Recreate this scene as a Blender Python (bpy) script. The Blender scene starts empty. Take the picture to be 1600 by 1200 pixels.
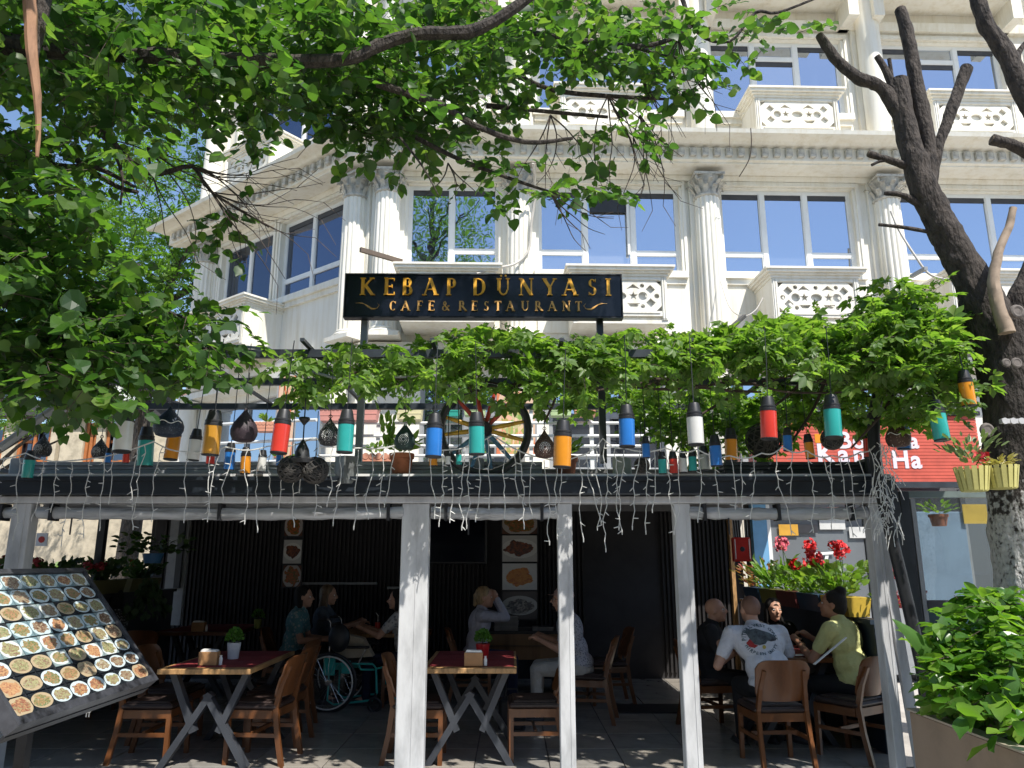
import bpy, bmesh, math, random
import numpy as np
from mathutils import Vector, Matrix, Euler
from mathutils.bvhtree import BVHTree
R = math.radians
random.seed(7); rng = np.random.default_rng(7)
SC = bpy.context.scene
COL = SC.collection

# ---------------------------------------------------------------- camera, light, exposure
F = 1180.0; TH = R(13.2); CT, ST = math.cos(TH), math.sin(TH); CAMZ = 1.6
cam = bpy.data.cameras.new('camera'); camo = bpy.data.objects.new('camera', cam); COL.objects.link(camo)
camo.location = (0, 0, CAMZ); camo.rotation_euler = (R(90) + TH, 0, 0)
cam.sensor_width = 36; cam.lens = 36 * F / 1600; cam.clip_end = 600; cam.clip_start = .05
SC.camera = camo
SUN_EL, SUN_AZ = R(56), R(34)          # azimuth measured from -Y (behind the camera) towards +X
sdir = Vector((math.sin(SUN_AZ) * math.cos(SUN_EL), -math.cos(SUN_AZ) * math.cos(SUN_EL), math.sin(SUN_EL)))
w = bpy.data.worlds.new('World'); SC.world = w; w.use_nodes = True
nt = w.node_tree; bg = nt.nodes['Background']; sky = nt.nodes.new('ShaderNodeTexSky')
sky.sky_type = 'NISHITA'; sky.sun_disc = False; sky.sun_elevation = SUN_EL
sky.sun_rotation = math.atan2(sdir.x, sdir.y); sky.air_density = 1.0; sky.dust_density = .4; sky.ozone_density = 2.0
nt.links.new(sky.outputs[0], bg.inputs[0]); bg.inputs[1].default_value = .15
sl = bpy.data.lights.new('sun', 'SUN'); sl.energy = 5.0; sl.angle = R(.5); sl.color = (1, .955, .88)
so = bpy.data.objects.new('sun', sl); COL.objects.link(so); so.rotation_euler = sdir.to_track_quat('Z', 'Y').to_euler()
so.location = (3, -5, 12)
SC.view_settings.view_transform = 'Standard'; SC.view_settings.look = 'None'
SC.view_settings.exposure = .47; SC.view_settings.gamma = 1; SC.view_settings.use_curve_mapping = False

def tanel(y):
    v = (600 - y) / F; return (ST + CT * v) / (CT - ST * v)
def at(x, y, Y):
    v = (600 - y) / F; k = CT - ST * v
    return Vector(((x - 800) / F / k * Y, Y, CAMZ + (ST + CT * v) / k * Y))
def at_z(x, y, z): return at(x, y, (z - CAMZ) / tanel(y))
def mpp(x, y, Y):                      # metres per photo pixel there
    v = (600 - y) / F; return Y / (CT - ST * v) / F

# ---------------------------------------------------------------- object helpers
def tag(o, label=None, cat=None, group=None, kind=None):
    if label: o['label'] = label
    if cat: o['category'] = cat
    if group: o['group'] = group
    if kind: o['kind'] = kind
    return o
def thing(name, label, cat, loc=(0, 0, 0), rz=0, group=None, s=1):
    o = bpy.data.objects.new(name, None); o.empty_display_size = .1; COL.objects.link(o)
    o.location = loc; o.rotation_euler = (0, 0, rz); o.scale = (s, s, s)
    return tag(o, label, cat, group)
def put(name, me, parent=None, M=None):
    o = bpy.data.objects.new(name, me); COL.objects.link(o)
    if parent: o.parent = parent
    if M is not None: o.matrix_basis = M
    return o
def kids(o): return [c for c in bpy.data.objects if c.parent == o]
def dup(root, loc=None, rz=None, label=None, group=None, par=None, s=None):
    src = root.copy(); COL.objects.link(src)
    if par is not None: src.parent = par
    if loc is not None: src.location = loc
    if rz is not None: src.rotation_euler = (0, 0, rz)
    if s is not None: src.scale = (s, s, s) if not hasattr(s, '__len__') else s
    if label: src['label'] = label
    if group: src['group'] = group
    for c in root.children: dup(c, par=src)
    return src

class MB:
    def __init__(s): s.v = []; s.f = []; s.m = []; s.cur = 0
    def add(s, vs, fs):
        n = len(s.v); s.v += [tuple(p) for p in vs]
        for f in fs: s.f.append([i + n for i in f]); s.m.append(s.cur)
    def box(s, x0, x1, y0, y1, z0, z1, M=None):
        vs = [(x, y, z) for z in (z0, z1) for y in (y0, y1) for x in (x0, x1)]
        if M is not None: vs = [M @ Vector(p) for p in vs]
        s.add(vs, [(0, 2, 3, 1), (4, 5, 7, 6), (0, 1, 5, 4), (2, 6, 7, 3), (0, 4, 6, 2), (1, 3, 7, 5)]); return s
    def bbox(s, x0, x1, y0, y1, z0, z1, b=.006, M=None):   # box with chamfered edges
        bm = bmesh.new(); bmesh.ops.create_cube(bm, size=1)
        for q in bm.verts: q.co = Vector((x0 + (q.co.x + .5) * (x1 - x0), y0 + (q.co.y + .5) * (y1 - y0), z0 + (q.co.z + .5) * (z1 - z0)))
        bmesh.ops.bevel(bm, geom=list(bm.edges), offset=b, segments=1, affect='EDGES')
        if M is not None: bm.transform(M)
        bm.verts.ensure_lookup_table(); s.add([q.co[:] for q in bm.verts], [[q.index for q in f.verts] for f in bm.faces]); bm.free(); return s
    def bar(s, a, b, w, h, up=(0, 0, 1)):
        a = Vector(a); b = Vector(b); d = (b - a); L = d.length; d.normalize()
        up = Vector(up)
        if abs(d.dot(up)) > .98: up = Vector((0, 1, 0))
        x = d.cross(up).normalized(); y = x.cross(d)
        M = Matrix((x, d, y)).transposed().to_4x4(); M.translation = a
        return s.box(-w / 2, w / 2, 0, L, -h / 2, h / 2, M)
    def cyl(s, a, b, r0, r1=None, n=10, caps=True):
        return s.tube([a, b], [r0, r0 if r1 is None else r1], n, caps)
    def tube(s, pts, rs, n=8, caps=True, jit=0):
        pts = [Vector(p) for p in pts]
        if not hasattr(rs, '__len__'): rs = [rs] * len(pts)
        base = len(s.v); ref = None; vs = []
        for i, p in enumerate(pts):
            d = (pts[min(i + 1, len(pts) - 1)] - pts[max(i - 1, 0)])
            d = d.normalized() if d.length > 1e-9 else Vector((0, 0, 1))
            if ref is None:
                ref = Vector((1, 0, 0)) if abs(d.x) < .9 else Vector((0, 1, 0))
            ref = (ref - d * ref.dot(d)).normalized(); bi = d.cross(ref)
            for k in range(n):
                a = 2 * math.pi * k / n; rr = rs[i] * (1 + (random.uniform(-jit, jit) if jit else 0))
                vs.append(p + (ref * math.cos(a) + bi * math.sin(a)) * rr)
        fs = []
        for i in range(len(pts) - 1):
            for k in range(n):
                k2 = (k + 1) % n; fs.append((i * n + k, i * n + k2, (i + 1) * n + k2, (i + 1) * n + k))
        if caps: fs.append(tuple(range(n - 1, -1, -1))); fs.append(tuple((len(pts) - 1) * n + k for k in range(n)))
        s.add(vs, fs); return s
    def lathe(s, prof, n=20, c=(0, 0, 0), ax='z', flute=None, M=None):
        vs = []
        for r, z in prof:
            for k in range(n):
                a = 2 * math.pi * k / n; rr = r * (flute(k) if flute else 1)
                p = (rr * math.cos(a), rr * math.sin(a), z)
                if ax == 'y': p = (p[0], p[2], p[1])
                if ax == 'x': p = (p[2], p[0], p[1])
                p = Vector(p) + Vector(c)
                vs.append(M @ p if M is not None else p)
        fs = []
        for i in range(len(prof) - 1):
            for k in range(n):
                k2 = (k + 1) % n; fs.append((i * n + k, i * n + k2, (i + 1) * n + k2, (i + 1) * n + k))
        fs.append(tuple(range(n - 1, -1, -1))); fs.append(tuple((len(prof) - 1) * n + k for k in range(n)))
        s.add(vs, fs); return s
    def ell(s, c, r, n=12, m=8, M=None):
        prof = [(math.sin(math.pi * (i + .02) / (m + .04)), -math.cos(math.pi * (i + .02) / (m + .04))) for i in range(m + 1)]
        vs = []
        c = Vector(c)
        for q, z in prof:
            for k in range(n):
                a = 2 * math.pi * k / n
                p = Vector((q * math.cos(a) * r[0], q * math.sin(a) * r[1], z * r[2]))
                vs.append(c + (M @ p if M is not None else p))
        fs = [(i * n + k, i * n + (k + 1) % n, (i + 1) * n + (k + 1) % n, (i + 1) * n + k) for i in range(m) for k in range(n)]
        fs.append(tuple(range(n - 1, -1, -1))); fs.append(tuple(m * n + k for k in range(n)))
        s.add(vs, fs); return s
    def torus(s, R0, r, n=32, m=8, M=None, sq=1):
        vs = []
        for i in range(n):
            a = 2 * math.pi * i / n
            for k in range(m):
                b = 2 * math.pi * k / m; q = R0 + r * math.cos(b)
                p = Vector((q * math.cos(a), r * sq * math.sin(b), q * math.sin(a))); vs.append(M @ p if M is not None else p)
        s.add(vs, [(i * m + k, i * m + (k + 1) % m, ((i + 1) % n) * m + (k + 1) % m, ((i + 1) % n) * m + k) for i in range(n) for k in range(m)]); return s
    def prism(s, poly, y0, y1, M=None):            # polygon in XZ extruded along Y
        n = len(poly); vs = [(x, y0, z) for x, z in poly] + [(x, y1, z) for x, z in poly]
        if M is not None: vs = [M @ Vector(p) for p in vs]
        fs = [tuple(range(n)), tuple(range(2 * n - 1, n - 1, -1))] + [(i, i + n, (i + 1) % n + n, (i + 1) % n) for i in range(n)]
        s.add(vs, fs); return s
    def extr(s, prof, x0, x1, m0=0, m1=0):         # profile (d outward, z) swept along X; d is towards -Y; m0/m1 mitre slopes
        n = len(prof)
        vs = [(x0 - d * m0, -d, z) for d, z in prof] + [(x1 + d * m1, -d, z) for d, z in prof]
        fs = [tuple(range(n)), tuple(range(2 * n - 1, n - 1, -1))] + [(i, i + n, (i + 1) % n + n, (i + 1) % n) for i in range(n)]
        s.add(vs, fs); return s
    def mesh(s, name, mats, smooth=False, uv=False):
        me = bpy.data.meshes.new(name); me.from_pydata(s.v, [], s.f)
        if not isinstance(mats, (list, tuple)): mats = [mats]
        for q in mats: me.materials.append(q)
        if len(mats) > 1: me.polygons.foreach_set('material_index', s.m)
        bm = bmesh.new(); bm.from_mesh(me); bmesh.ops.recalc_face_normals(bm, faces=bm.faces); bm.to_mesh(me); bm.free()
        if smooth:
            me.polygons.foreach_set('use_smooth', [True] * len(me.polygons)); me.set_sharp_from_angle(angle=R(38))
        return me
    def build(s, name, mats, parent=None, smooth=False, M=None):
        return put(name, s.mesh(name, mats, smooth), parent, M)

# ---------------------------------------------------------------- materials
def ramp(n, stops):
    r = n.new('ShaderNodeValToRGB'); e = r.color_ramp.elements
    while len(e) > len(stops): e.remove(e[-1])
    while len(e) < len(stops): e.new(.5)
    for q, (p, c) in zip(e, stops): q.position = p; q.color = (*c, 1)
    return r
def mat(name, col, rough=.6, var=.12, scale=6, bump=.0, bscale=60, metal=0, spec=.5, sx=(1, 1, 1), alt=None, coat=0, emit=0, trans=0):
    m = bpy.data.materials.new(name); m.use_nodes = True; n = m.node_tree.nodes; l = m.node_tree.links
    b = n['Principled BSDF']; tc = n.new('ShaderNodeTexCoord'); mp = n.new('ShaderNodeMapping'); l.new(tc.outputs['Object'], mp.inputs[0])
    mp.inputs['Scale'].default_value = sx
    no = n.new('ShaderNodeTexNoise'); no.inputs['Scale'].default_value = scale; no.inputs['Detail'].default_value = 6; l.new(mp.outputs[0], no.inputs[0])
    no.inputs['Roughness'].default_value = .65
    alt = alt or tuple(c * (1 - 2 * var) for c in col)
    hi = tuple(min(1, c * (1 + var)) for c in col)
    r = ramp(n, [(.3, alt), (.52, col), (.75, hi)]); l.new(no.outputs[0], r.inputs[0]); l.new(r.outputs[0], b.inputs['Base Color'])
    b.inputs['Roughness'].default_value = rough; b.inputs['Metallic'].default_value = metal
    b.inputs['Specular IOR Level'].default_value = spec; b.inputs['Coat Weight'].default_value = coat
    if trans: b.inputs['Transmission Weight'].default_value = trans
    if bump:
        n2 = n.new('ShaderNodeTexNoise'); n2.inputs['Scale'].default_value = bscale; n2.inputs['Detail'].default_value = 4; l.new(mp.outputs[0], n2.inputs[0])
        bu = n.new('ShaderNodeBump'); bu.inputs['Strength'].default_value = bump; bu.inputs['Distance'].default_value = .01 if bump < 1 else .035
        l.new(n2.outputs[0], bu.inputs['Height']); l.new(bu.outputs[0], b.inputs['Normal'])
    if emit:
        l.new(r.outputs[0], b.inputs['Emission Color']); b.inputs['Emission Strength'].default_value = emit
    return m
def leafmat(name, cols, tr=.45, trc=1.6, rough=.45):
    m = bpy.data.materials.new(name); m.use_nodes = True; n = m.node_tree.nodes; l = m.node_tree.links
    b = n['Principled BSDF']; g = n.new('ShaderNodeNewGeometry'); oi = n.new('ShaderNodeObjectInfo')
    ad = n.new('ShaderNodeMath'); ad.operation = 'ADD'; l.new(g.outputs['Random Per Island'], ad.inputs[0]); l.new(oi.outputs['Random'], ad.inputs[1])
    fr = n.new('ShaderNodeMath'); fr.operation = 'FRACT'; l.new(ad.outputs[0], fr.inputs[0])
    r = ramp(n, [(i / (len(cols) - 1), c) for i, c in enumerate(cols)]); l.new(fr.outputs[0], r.inputs[0])
    l.new(r.outputs[0], b.inputs['Base Color']); b.inputs['Roughness'].default_value = rough
    t = n.new('ShaderNodeBsdfTranslucent'); mx = n.new('ShaderNodeMix'); mx.data_type = 'RGBA'; mx.blend_type = 'MULTIPLY'; mx.inputs[0].default_value = 1
    l.new(r.outputs[0], mx.inputs[6]); mx.inputs[7].default_value = (trc * 1.35, trc * 1.5, trc * .5, 1); l.new(mx.outputs[2], t.inputs[0])
    ms = n.new('ShaderNodeMixShader'); ms.inputs[0].default_value = tr; l.new(b.outputs[0], ms.inputs[1]); l.new(t.outputs[0], ms.inputs[2])
    l.new(ms.outputs[0], n['Material Output'].inputs[0]); return m
def glass(name, tint=(.6, .72, .95), refl=.55, base=(.012, .016, .022), see=0, rough=.015, wav=.02, vary=False):
    m = bpy.data.materials.new(name); m.use_nodes = True; n = m.node_tree.nodes; l = m.node_tree.links
    n.remove(n['Principled BSDF'])
    d = n.new('ShaderNodeBsdfDiffuse'); d.inputs[0].default_value = (*base, 1); g = n.new('ShaderNodeBsdfGlossy'); g.inputs[0].default_value = (*tint, 1); g.inputs[1].default_value = rough
    if vary:
        oi = n.new('ShaderNodeObjectInfo'); rv = ramp(n, [(0, base), (.45, (.03, .035, .045)), (.6, (.10, .11, .12)), (.8, (.02, .025, .03)), (1, (.20, .20, .19))]); l.new(oi.outputs['Random'], rv.inputs[0]); l.new(rv.outputs[0], d.inputs[0])
    tc = n.new('ShaderNodeTexCoord'); no = n.new('ShaderNodeTexNoise'); no.inputs['Scale'].default_value = 1.6; l.new(tc.outputs['Object'], no.inputs[0])
    bu = n.new('ShaderNodeBump'); bu.inputs['Strength'].default_value = wav; bu.inputs['Distance'].default_value = .1; l.new(no.outputs[0], bu.inputs['Height']); l.new(bu.outputs[0], g.inputs['Normal'])
    under = d
    if see:
        t = n.new('ShaderNodeBsdfTransparent'); t.inputs[0].default_value = (.93, .96, .95, 1); mz = n.new('ShaderNodeMixShader'); mz.inputs[0].default_value = see
        l.new(d.outputs[0], mz.inputs[1]); l.new(t.outputs[0], mz.inputs[2]); under = mz
    fr = n.new('ShaderNodeFresnel'); fr.inputs[0].default_value = 1.5
    ma = n.new('ShaderNodeMath'); ma.operation = 'MULTIPLY_ADD'; ma.use_clamp = True; l.new(fr.outputs[0], ma.inputs[0]); ma.inputs[1].default_value = 1.0; ma.inputs[2].default_value = refl
    ms = n.new('ShaderNodeMixShader'); l.new(ma.outputs[0], ms.inputs[0]); l.new(under.outputs[0], ms.inputs[1]); l.new(g.outputs[0], ms.inputs[2])
    l.new(ms.outputs[0], n['Material Output'].inputs[0]); return m

def facade_mat():
    m = mat('aged cream plaster', (.80, .77, .69), .75, .04, .8, .12, 35); n = m.node_tree.nodes; l = m.node_tree.links; b = n['Principled BSDF']
    src = b.inputs['Base Color'].links[0].from_socket
    tc = n.new('ShaderNodeTexCoord'); mp = n.new('ShaderNodeMapping'); mp.inputs['Scale'].default_value = (5, 5, .5); l.new(tc.outputs['Object'], mp.inputs[0])
    no = n.new('ShaderNodeTexNoise'); no.inputs['Scale'].default_value = 1.3; no.inputs['Detail'].default_value = 8; no.inputs['Roughness'].default_value = .7; l.new(mp.outputs[0], no.inputs[0])
    r = ramp(n, [(.46, (1, 1, 1)), (.60, (.90, .87, .81)), (.76, (.70, .65, .56))]); l.new(no.outputs[0], r.inputs[0])
    mx = n.new('ShaderNodeMix'); mx.data_type = 'RGBA'; mx.blend_type = 'MULTIPLY'; mx.inputs[0].default_value = .8
    l.new(src, mx.inputs[6]); l.new(r.outputs[0], mx.inputs[7]); l.new(mx.outputs[2], b.inputs['Base Color']); return m
PL = facade_mat()
CAPM = mat('weathered grey stucco', (.50, .48, .43), .85, .25, 14, .5, 50)
PVC = mat('white window frame plastic', (.78, .78, .76), .4, .04, 3)
SKYG = glass('reflective blue window glass', tint=(.74, .83, .97), refl=.50, wav=.03, vary=True)
WINGG = glass('dim blue window glass', tint=(.6, .7, .95), refl=.20)
DARKG = glass('dark window glass', (.6, .7, .9), .12, (.01, .012, .018))
CLEARG = glass('clear shop glass', (.9, .95, 1), .03, (.03, .03, .03), see=.92)
BLK = mat('black painted metal', (.018, .019, .022), .45, .2, 8)
DKG = mat('dark grey coated metal', (.035, .042, .05), .4, .2, 5)
GRY = mat('mid grey aluminium', (.30, .315, .325), .45, .12, 6, .1)
POSTM = mat('pale grey post sleeve', (.54, .545, .55), .55, .22, 4, .25, 18, sx=(1, 1, .3))
WHT = mat('white paint', (.78, .78, .76), .5, .06, 5)
WOOD = mat('walnut brown chair wood', (.15, .055, .017), .38, .25, 5, .05, 40, sx=(1, 1, .15), coat=.2)
WOODT = mat('light oak table edge', (.42, .24, .10), .45, .3, 9, .05, 50, sx=(4, .4, 1))
LEATH = mat('dark brown leather seat', (.045, .03, .027), .42, .2, 12, .15, 90)
REDR = mat('red table runner', (.20, .018, .022), .75, .2, 30, .2, 200)
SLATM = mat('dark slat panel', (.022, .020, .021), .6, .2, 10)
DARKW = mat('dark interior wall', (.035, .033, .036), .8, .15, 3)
BARK = mat('dark rough bark', (.060, .049, .041), .95, .55, 22, 1.0, 46, sx=(1, 1, .4), alt=(.012, .010, .009))
TWIG = mat('grey brown twig', (.07, .05, .04), .9, .3, 20)
BARE = mat('peeled pale wood', (.30, .16, .09), .8, .3, 12, .3, 30, sx=(1, 1, .2))
TERRA = mat('terracotta', (.36, .12, .055), .8, .2, 14, .1)
STRAP = mat('white cable plastic', (.62, .62, .60), .45, .06, 20)
NEARL = leafmat('broad green tree leaves', [(.024, .065, .018), (.045, .10, .024), (.075, .15, .03), (.035, .08, .03), (.13, .20, .05)], .5, 1.65)
VINEL = leafmat('creeper leaves', [(.08, .15, .035), (.13, .22, .045), (.09, .17, .04), (.19, .27, .07), (.11, .20, .05)], .5, 1.5)
FARL = leafmat('far tree leaves', [(.07, .14, .02), (.11, .20, .03), (.05, .11, .02)], .45, 1.8)
SHRUBL = leafmat('glossy shrub leaves', [(.04, .11, .02), (.08, .18, .03), (.18, .30, .045), (.05, .13, .025)], .4, 1.5, .3)
# ================================================================ SETTING: ground, floor
g = MB(); g.box(-60, 60, -30, 120, -.3, -.012)
GM = mat('worn grey paving', (.42, .39, .35), .8, .18, 2.2, .25, 40)
tag(g.build('ground', GM), kind='structure')
road = MB(); road.box(-40, -6.5, 3, 60, -.008, .0)
tag(road.build('road', mat('sunlit pale street', (.42, .36, .27), .85, .15, 1.5, .2, 30)), kind='structure')
fl = tag(bpy.data.objects.new('floor', None), kind='structure'); COL.objects.link(fl)
TILE = [mat('beige stone tile', (.34, .31, .27), .16, .12, 3, spec=.6), mat('grey stone tile', (.30, .285, .26), .18, .14, 4, spec=.6)]
tm = [MB().bbox(.004, .596, .004, .596, 0, .012, .002).mesh('tile', q) for q in TILE]
bed = MB(); bed.box(-6, 3.3, 6.35, 11.4, -.011, .003); bed.build('tile_bed', DARKW, fl)
for i in range(15):
    for j in range(8):
        put('tile', random.choice(tm), fl, Matrix.Translation((-5.7 + i * .6, 6.5 + j * .6, .004)))
pv = tag(bpy.data.objects.new('pavement', None), kind='structure'); COL.objects.link(pv)
ps = [MB().bbox(.003, .397, .003, .397, 0, .012, .003).mesh('paving_slab', mat('blue grey slab', c, .7, .25, 6, .3, 50)) for c in ((.30, .325, .35), (.34, .36, .38), (.26, .28, .305))]
for i in range(24):
    for j in range(4):
        put('paving_slab', random.choice(ps), pv, Matrix.Translation((-4.8 + i * .4, 4.88 + j * .4, -.01)))

# ================================================================ CORNER BUILDING
bld = thing('corner_building', 'cream corner building with fluted columns, carved balconies and blue reflecting windows above the restaurant', 'building', (-2.4, 11.98, 0))
def frame(xa, yi):
    M = Matrix.Identity(4); M.col[0][:3] = xa; M.col[1][:3] = yi; return M
a = R(1.7); FM = frame((math.cos(a), math.sin(a), 0), (-math.sin(a), math.cos(a), 0))
FW = frame((.788, -.616, 0), (.616, .788, 0))
ML, WL = 14.0, 5.35
ORG = Vector((-2.4, 11.98, 0))
def sx(x, y, d=0, wing=False):         # photo pixel -> distance along a facade plane that stands d in front of the wall
    Fm = FW if wing else FM; xa = Vector(Fm.col[0][:3]); yi = Vector(Fm.col[1][:3]); O = ORG - yi * d
    r = at(x, y, 1.0) - Vector((0, 0, CAMZ)); r.z = 0
    # O + xa*s = r*t
    det = xa.x * -r.y + r.x * xa.y
    s = (-O.x * -r.y - r.x * O.y) / det
    return s
# walls with window openings, as boxes around the openings
def wall(M, x0, x1, z0, z1, holes, name='wall', th=.35, m=PL, y0=0):
    xs = sorted({x0, x1} | {h[0] for h in holes} | {h[1] for h in holes}); b = MB()
    for xa, xb in zip(xs, xs[1:]):
        zz = [(h[2], h[3]) for h in holes if h[0] <= xa + 1e-6 and h[1] >= xb - 1e-6]; zz.sort(); z = z0
        for p, q in zz:
            if p > z: b.box(xa, xb, y0, y0 + th, z, p)
            z = q
        if z < z1: b.box(xa, xb, y0, y0 + th, z, z1)
    return b.build(name, m, bld, M=M)
Z2b, Z2t, Z3b, Z3t = 6.40, 8.0, 9.46, 11.03
bays2 = [(sx(635, 400), sx(780, 400)), (sx(841, 400), sx(1066, 400)), (sx(1126, 400), sx(1342, 400)), (sx(1412, 400), sx(1640, 400))]
W = bays2[2][1] - bays2[2][0]
bays2.append((bays2[3][1] + 1.0, bays2[3][1] + 1.0 + W))
bays3 = [(bays2[0][0], bays2[0][1]), (sx(838, 150), sx(1060, 150)), (sx(1112, 150), sx(1322, 150)), (sx(1371, 150), sx(1575, 150)), bays2[4]]
holes = [(p, q, Z2b, Z2t) for p, q in bays2] + [(p, q, Z3b, Z3t) for p, q in bays3]
gz = [(.9, 2.4, 3.0, 4.55), (3.0, 4.9, 3.0, 4.55), (5.4, 7.0, 3.0, 4.55), (7.6, 9.4, 3.0, 4.55)]
wall(FM, 0, ML, 0, 15.5, holes + gz)
wh = [(-4.67, -2.85, Z2b, Z2t), (-2.62, -.70, Z2b, Z2t), (-4.4, -1.2, Z3b, Z3t), (-4.5, -1.1, 3.0, 4.55)]
wall(FW, -WL, 0, 0, 15.5, wh)
wb = MB(); wb.box(-WL, -WL + .3, .35, 9, 0, 15.5); wb.build('wall', PL, bld, M=FW)
# pane + frame helpers (local facade coordinates)
def window(M, x0, x1, z0, z1, cols, g=SKYG, fr=PVC, y=.16, trim=True):
    """cols: list of (width fraction, [z split fractions]) """
    b = MB(); t = .055; d = .07
    for q in (x0, x1 - t): b.box(q, q + t, y - d, y, z0, z1)
    b.box(x0 + t, x1 - t, y - d, y, z0, z0 + t); b.box(x0 + t, x1 - t, y - d, y, z1 - t, z1)
    tot = sum(c[0] for c in cols); x = x0 + t; wI = x1 - x0 - 2 * t; panes = []
    for i, (wd, sp) in enumerate(cols):
        xe = x + wI * wd / tot
        if i < len(cols) - 1: b.box(xe - .04, xe + .04, y - d - .006, y, z0 + t, z1 - t)
        xl, xr = x + (.04 if i else 0), xe - (.04 if i < len(cols) - 1 else 0)
        zs = [z0 + t] + [z0 + (z1 - z0) * q for q in sp] + [z1 - t]
        for j, (p, q) in enumerate(zip(zs, zs[1:])):
            if j: b.box(xl, xr, y - d + .004, y - .003, p - .03, p + .03)
            panes.append((xl, xr, p + (.03 if j else 0), q - (.03 if j < len(zs) - 2 else 0)))
        x = xe
    wo = b.build('window', fr, bld, M=M)
    for p in panes:
        e = MB(); tt = .018                   # sash bead
        e.box(p[0], p[0] + tt, y - .062, y - .03, p[2], p[3]); e.box(p[1] - tt, p[1], y - .062, y - .03, p[2], p[3])
        e.box(p[0] + tt, p[1] - tt, y - .062, y - .03, p[2], p[2] + tt); e.box(p[0] + tt, p[1] - tt, y - .062, y - .03, p[3] - tt, p[3])
        e.build('bead', fr, wo)
        q = MB(); q.box(p[0], p[1], y - .036, y - .028, p[2], p[3]); q.build('pane', g, wo)
        if trim and g is not DARKG and p[3] - p[2] > .9: q = MB(); q.box(p[0] + .019, p[1] - .019, y - .05, y - .037, p[3] - .11, p[3] - .019); q.build('soffit_reflection', SOFR, wo)  # dark strip stands in for the soffit mirrored in the pane top
    if trim:
        s = MB(); w_ = .09
        for k, (o, dd) in enumerate(((0, .05), (.05, .025))):
            s.box(x0 - w_ + o * 1, x0 - w_ + o + .05, -dd, -.001, z0, z1 + .02 - o); s.box(x1 + w_ - o - .05, x1 + w_ - o, -dd, -.001, z0, z1 + .02 - o)
        s.box(x0 - w_, x1 + w_, -.06, -.001, z1 + .022, z1 + .09)
        s.box(x0 - .07, x1 + .07, -.10, .08, z0 - .12, z0 - .001); s.box(x0 - .04, x1 + .04, -.05, -.001, z0 - .22, z0 - .121)
        s.build('sill', PL, wo)
    bk = MB(); bk.box(x0, x1, .9, .95, z0, z1); bk.build('room_back', DARKW, wo)
    return wo
def curtain(wo, x0, x1, z0, z1):
    b = MB(); n = int((x1 - x0) / .05)
    pts = [(x0 + (x1 - x0) * i / n, .22 + .02 * math.sin(i * 1.7)) for i in range(n + 1)]
    b.add([(x, y, z) for x, y in pts for z in (z0, z1)], [(2 * i, 2 * i + 2, 2 * i + 3, 2 * i + 1) for i in range(n)])
    b.build('curtain', WHT, wo)
SOFR = mat('dark soffit reflection', (.05, .05, .055), .6)  # dark tone of the mirrored soffit, put into the colour
tr = [.245]
window(FM, *bays2[0], Z2b, Z2t, [(1, [.0] * 0), (1.1, tr)])
window(FM, *bays2[1], Z2b, Z2t, [(1, tr), (1.1, []), (1, tr)])
window(FM, *bays2[2], Z2b, Z2t, [(1, tr), (1, []), (1, tr)])
window(FM, *bays2[3], Z2b, Z2t, [(1, tr), (1, []), (1, tr)])
for p in bays3[:4]: window(FM, *p, Z3b, Z3t, [(1, []), (1.05, [.78]), (1, [])])
window(FW, -4.67, -2.85, Z2b, Z2t, [(1, []), (1, [])], DARKG)
window(FW, -2.62, -.70, Z2b, Z2t, [(1, tr), (1.15, tr)], WINGG)
window(FW, -4.4, -1.2, Z3b, Z3t, [(1, []), (1, [.7]), (1, [])], WINGG)
GFRM = mat('grey shopfront frame', (.30, .31, .32), .5, .1, 4)
for h in gz: window(FM, *h, [(1, []), (1, [.6])], SKYG, GFRM, trim=False)
window(FW, -4.5, -1.1, 3.0, 4.55, [(1, []), (1.2, []), (1, [])], SKYG, GFRM, trim=False)
# opened casement of bay B
xm = bays2[1][0] + (bays2[1][1] - bays2[1][0]) * .36
xw = (bays2[1][1] - bays2[1][0]) * .27
q = MB(); q.box(xm + .03, xm + xw, .075, .088, Z2t - .46, Z2t - .06); q.build('gap_darkness', BLK, bld, M=FM)  # black sheet put in for the unlit room behind the gap
q = MB(); q.box(xm + .02, xm + xw + .02, .03, .074, Z2t - .13, Z2t - .08); q.box(xm + xw - .01, xm + xw + .03, .02, .074, Z2b + .35, Z2t - .131); q.build('open_sash', PVC, bld, M=FM)
# cornice profiles and mitres (corner is convex)
mit = math.tan(R((38 + 1.7) / 2))
def cornice(z0, name='cornice', big=True):
    k = z0 - 8.19
    prof = [(0, 8.19), (.50, 8.19), (.50, 8.215), (.56, 8.23), (.56, 8.45), (.66, 8.47), (.70, 8.50), (.80, 8.53), (.90, 8.535), (.92, 8.60), (.90, 8.61), (0, 8.63)]
    prof = [(d, z + k) for d, z in prof]
    b = MB(); b.extr(prof, 0, ML, mit, 0); b.build(name, PL, bld, M=FM)
    b = MB(); b.extr(prof, -WL, 0, 1, mit); b.build(name, PL, bld, M=FW)
    dm = MB(); dm.bbox(-.055, .055, -.625, -.561, 8.275, 8.425, .006); dme = dm.mesh('dentil', CAPM)
    x = .12
    while x < ML: put('dentil', dme, bld, FM @ Matrix.Translation((x, 0, k))); x += .205
    x = -.12
    while x > -WL - .4: put('dentil', dme, bld, FW @ Matrix.Translation((x, 0, k))); x -= .205
    b = MB(); b.extr([(0, 8.10 + k), (.06, 8.10 + k), (.10, 8.17 + k), (.10, 8.189 + k), (0, 8.189 + k)], 0, ML, mit, 0); b.build('moulding', PL, bld, M=FM)
    b = MB(); b.extr([(0, 8.10 + k), (.06, 8.10 + k), (.10, 8.17 + k), (.10, 8.189 + k), (0, 8.189 + k)], -WL, 0, 0, mit); b.build('moulding', PL, bld, M=FW)
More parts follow.
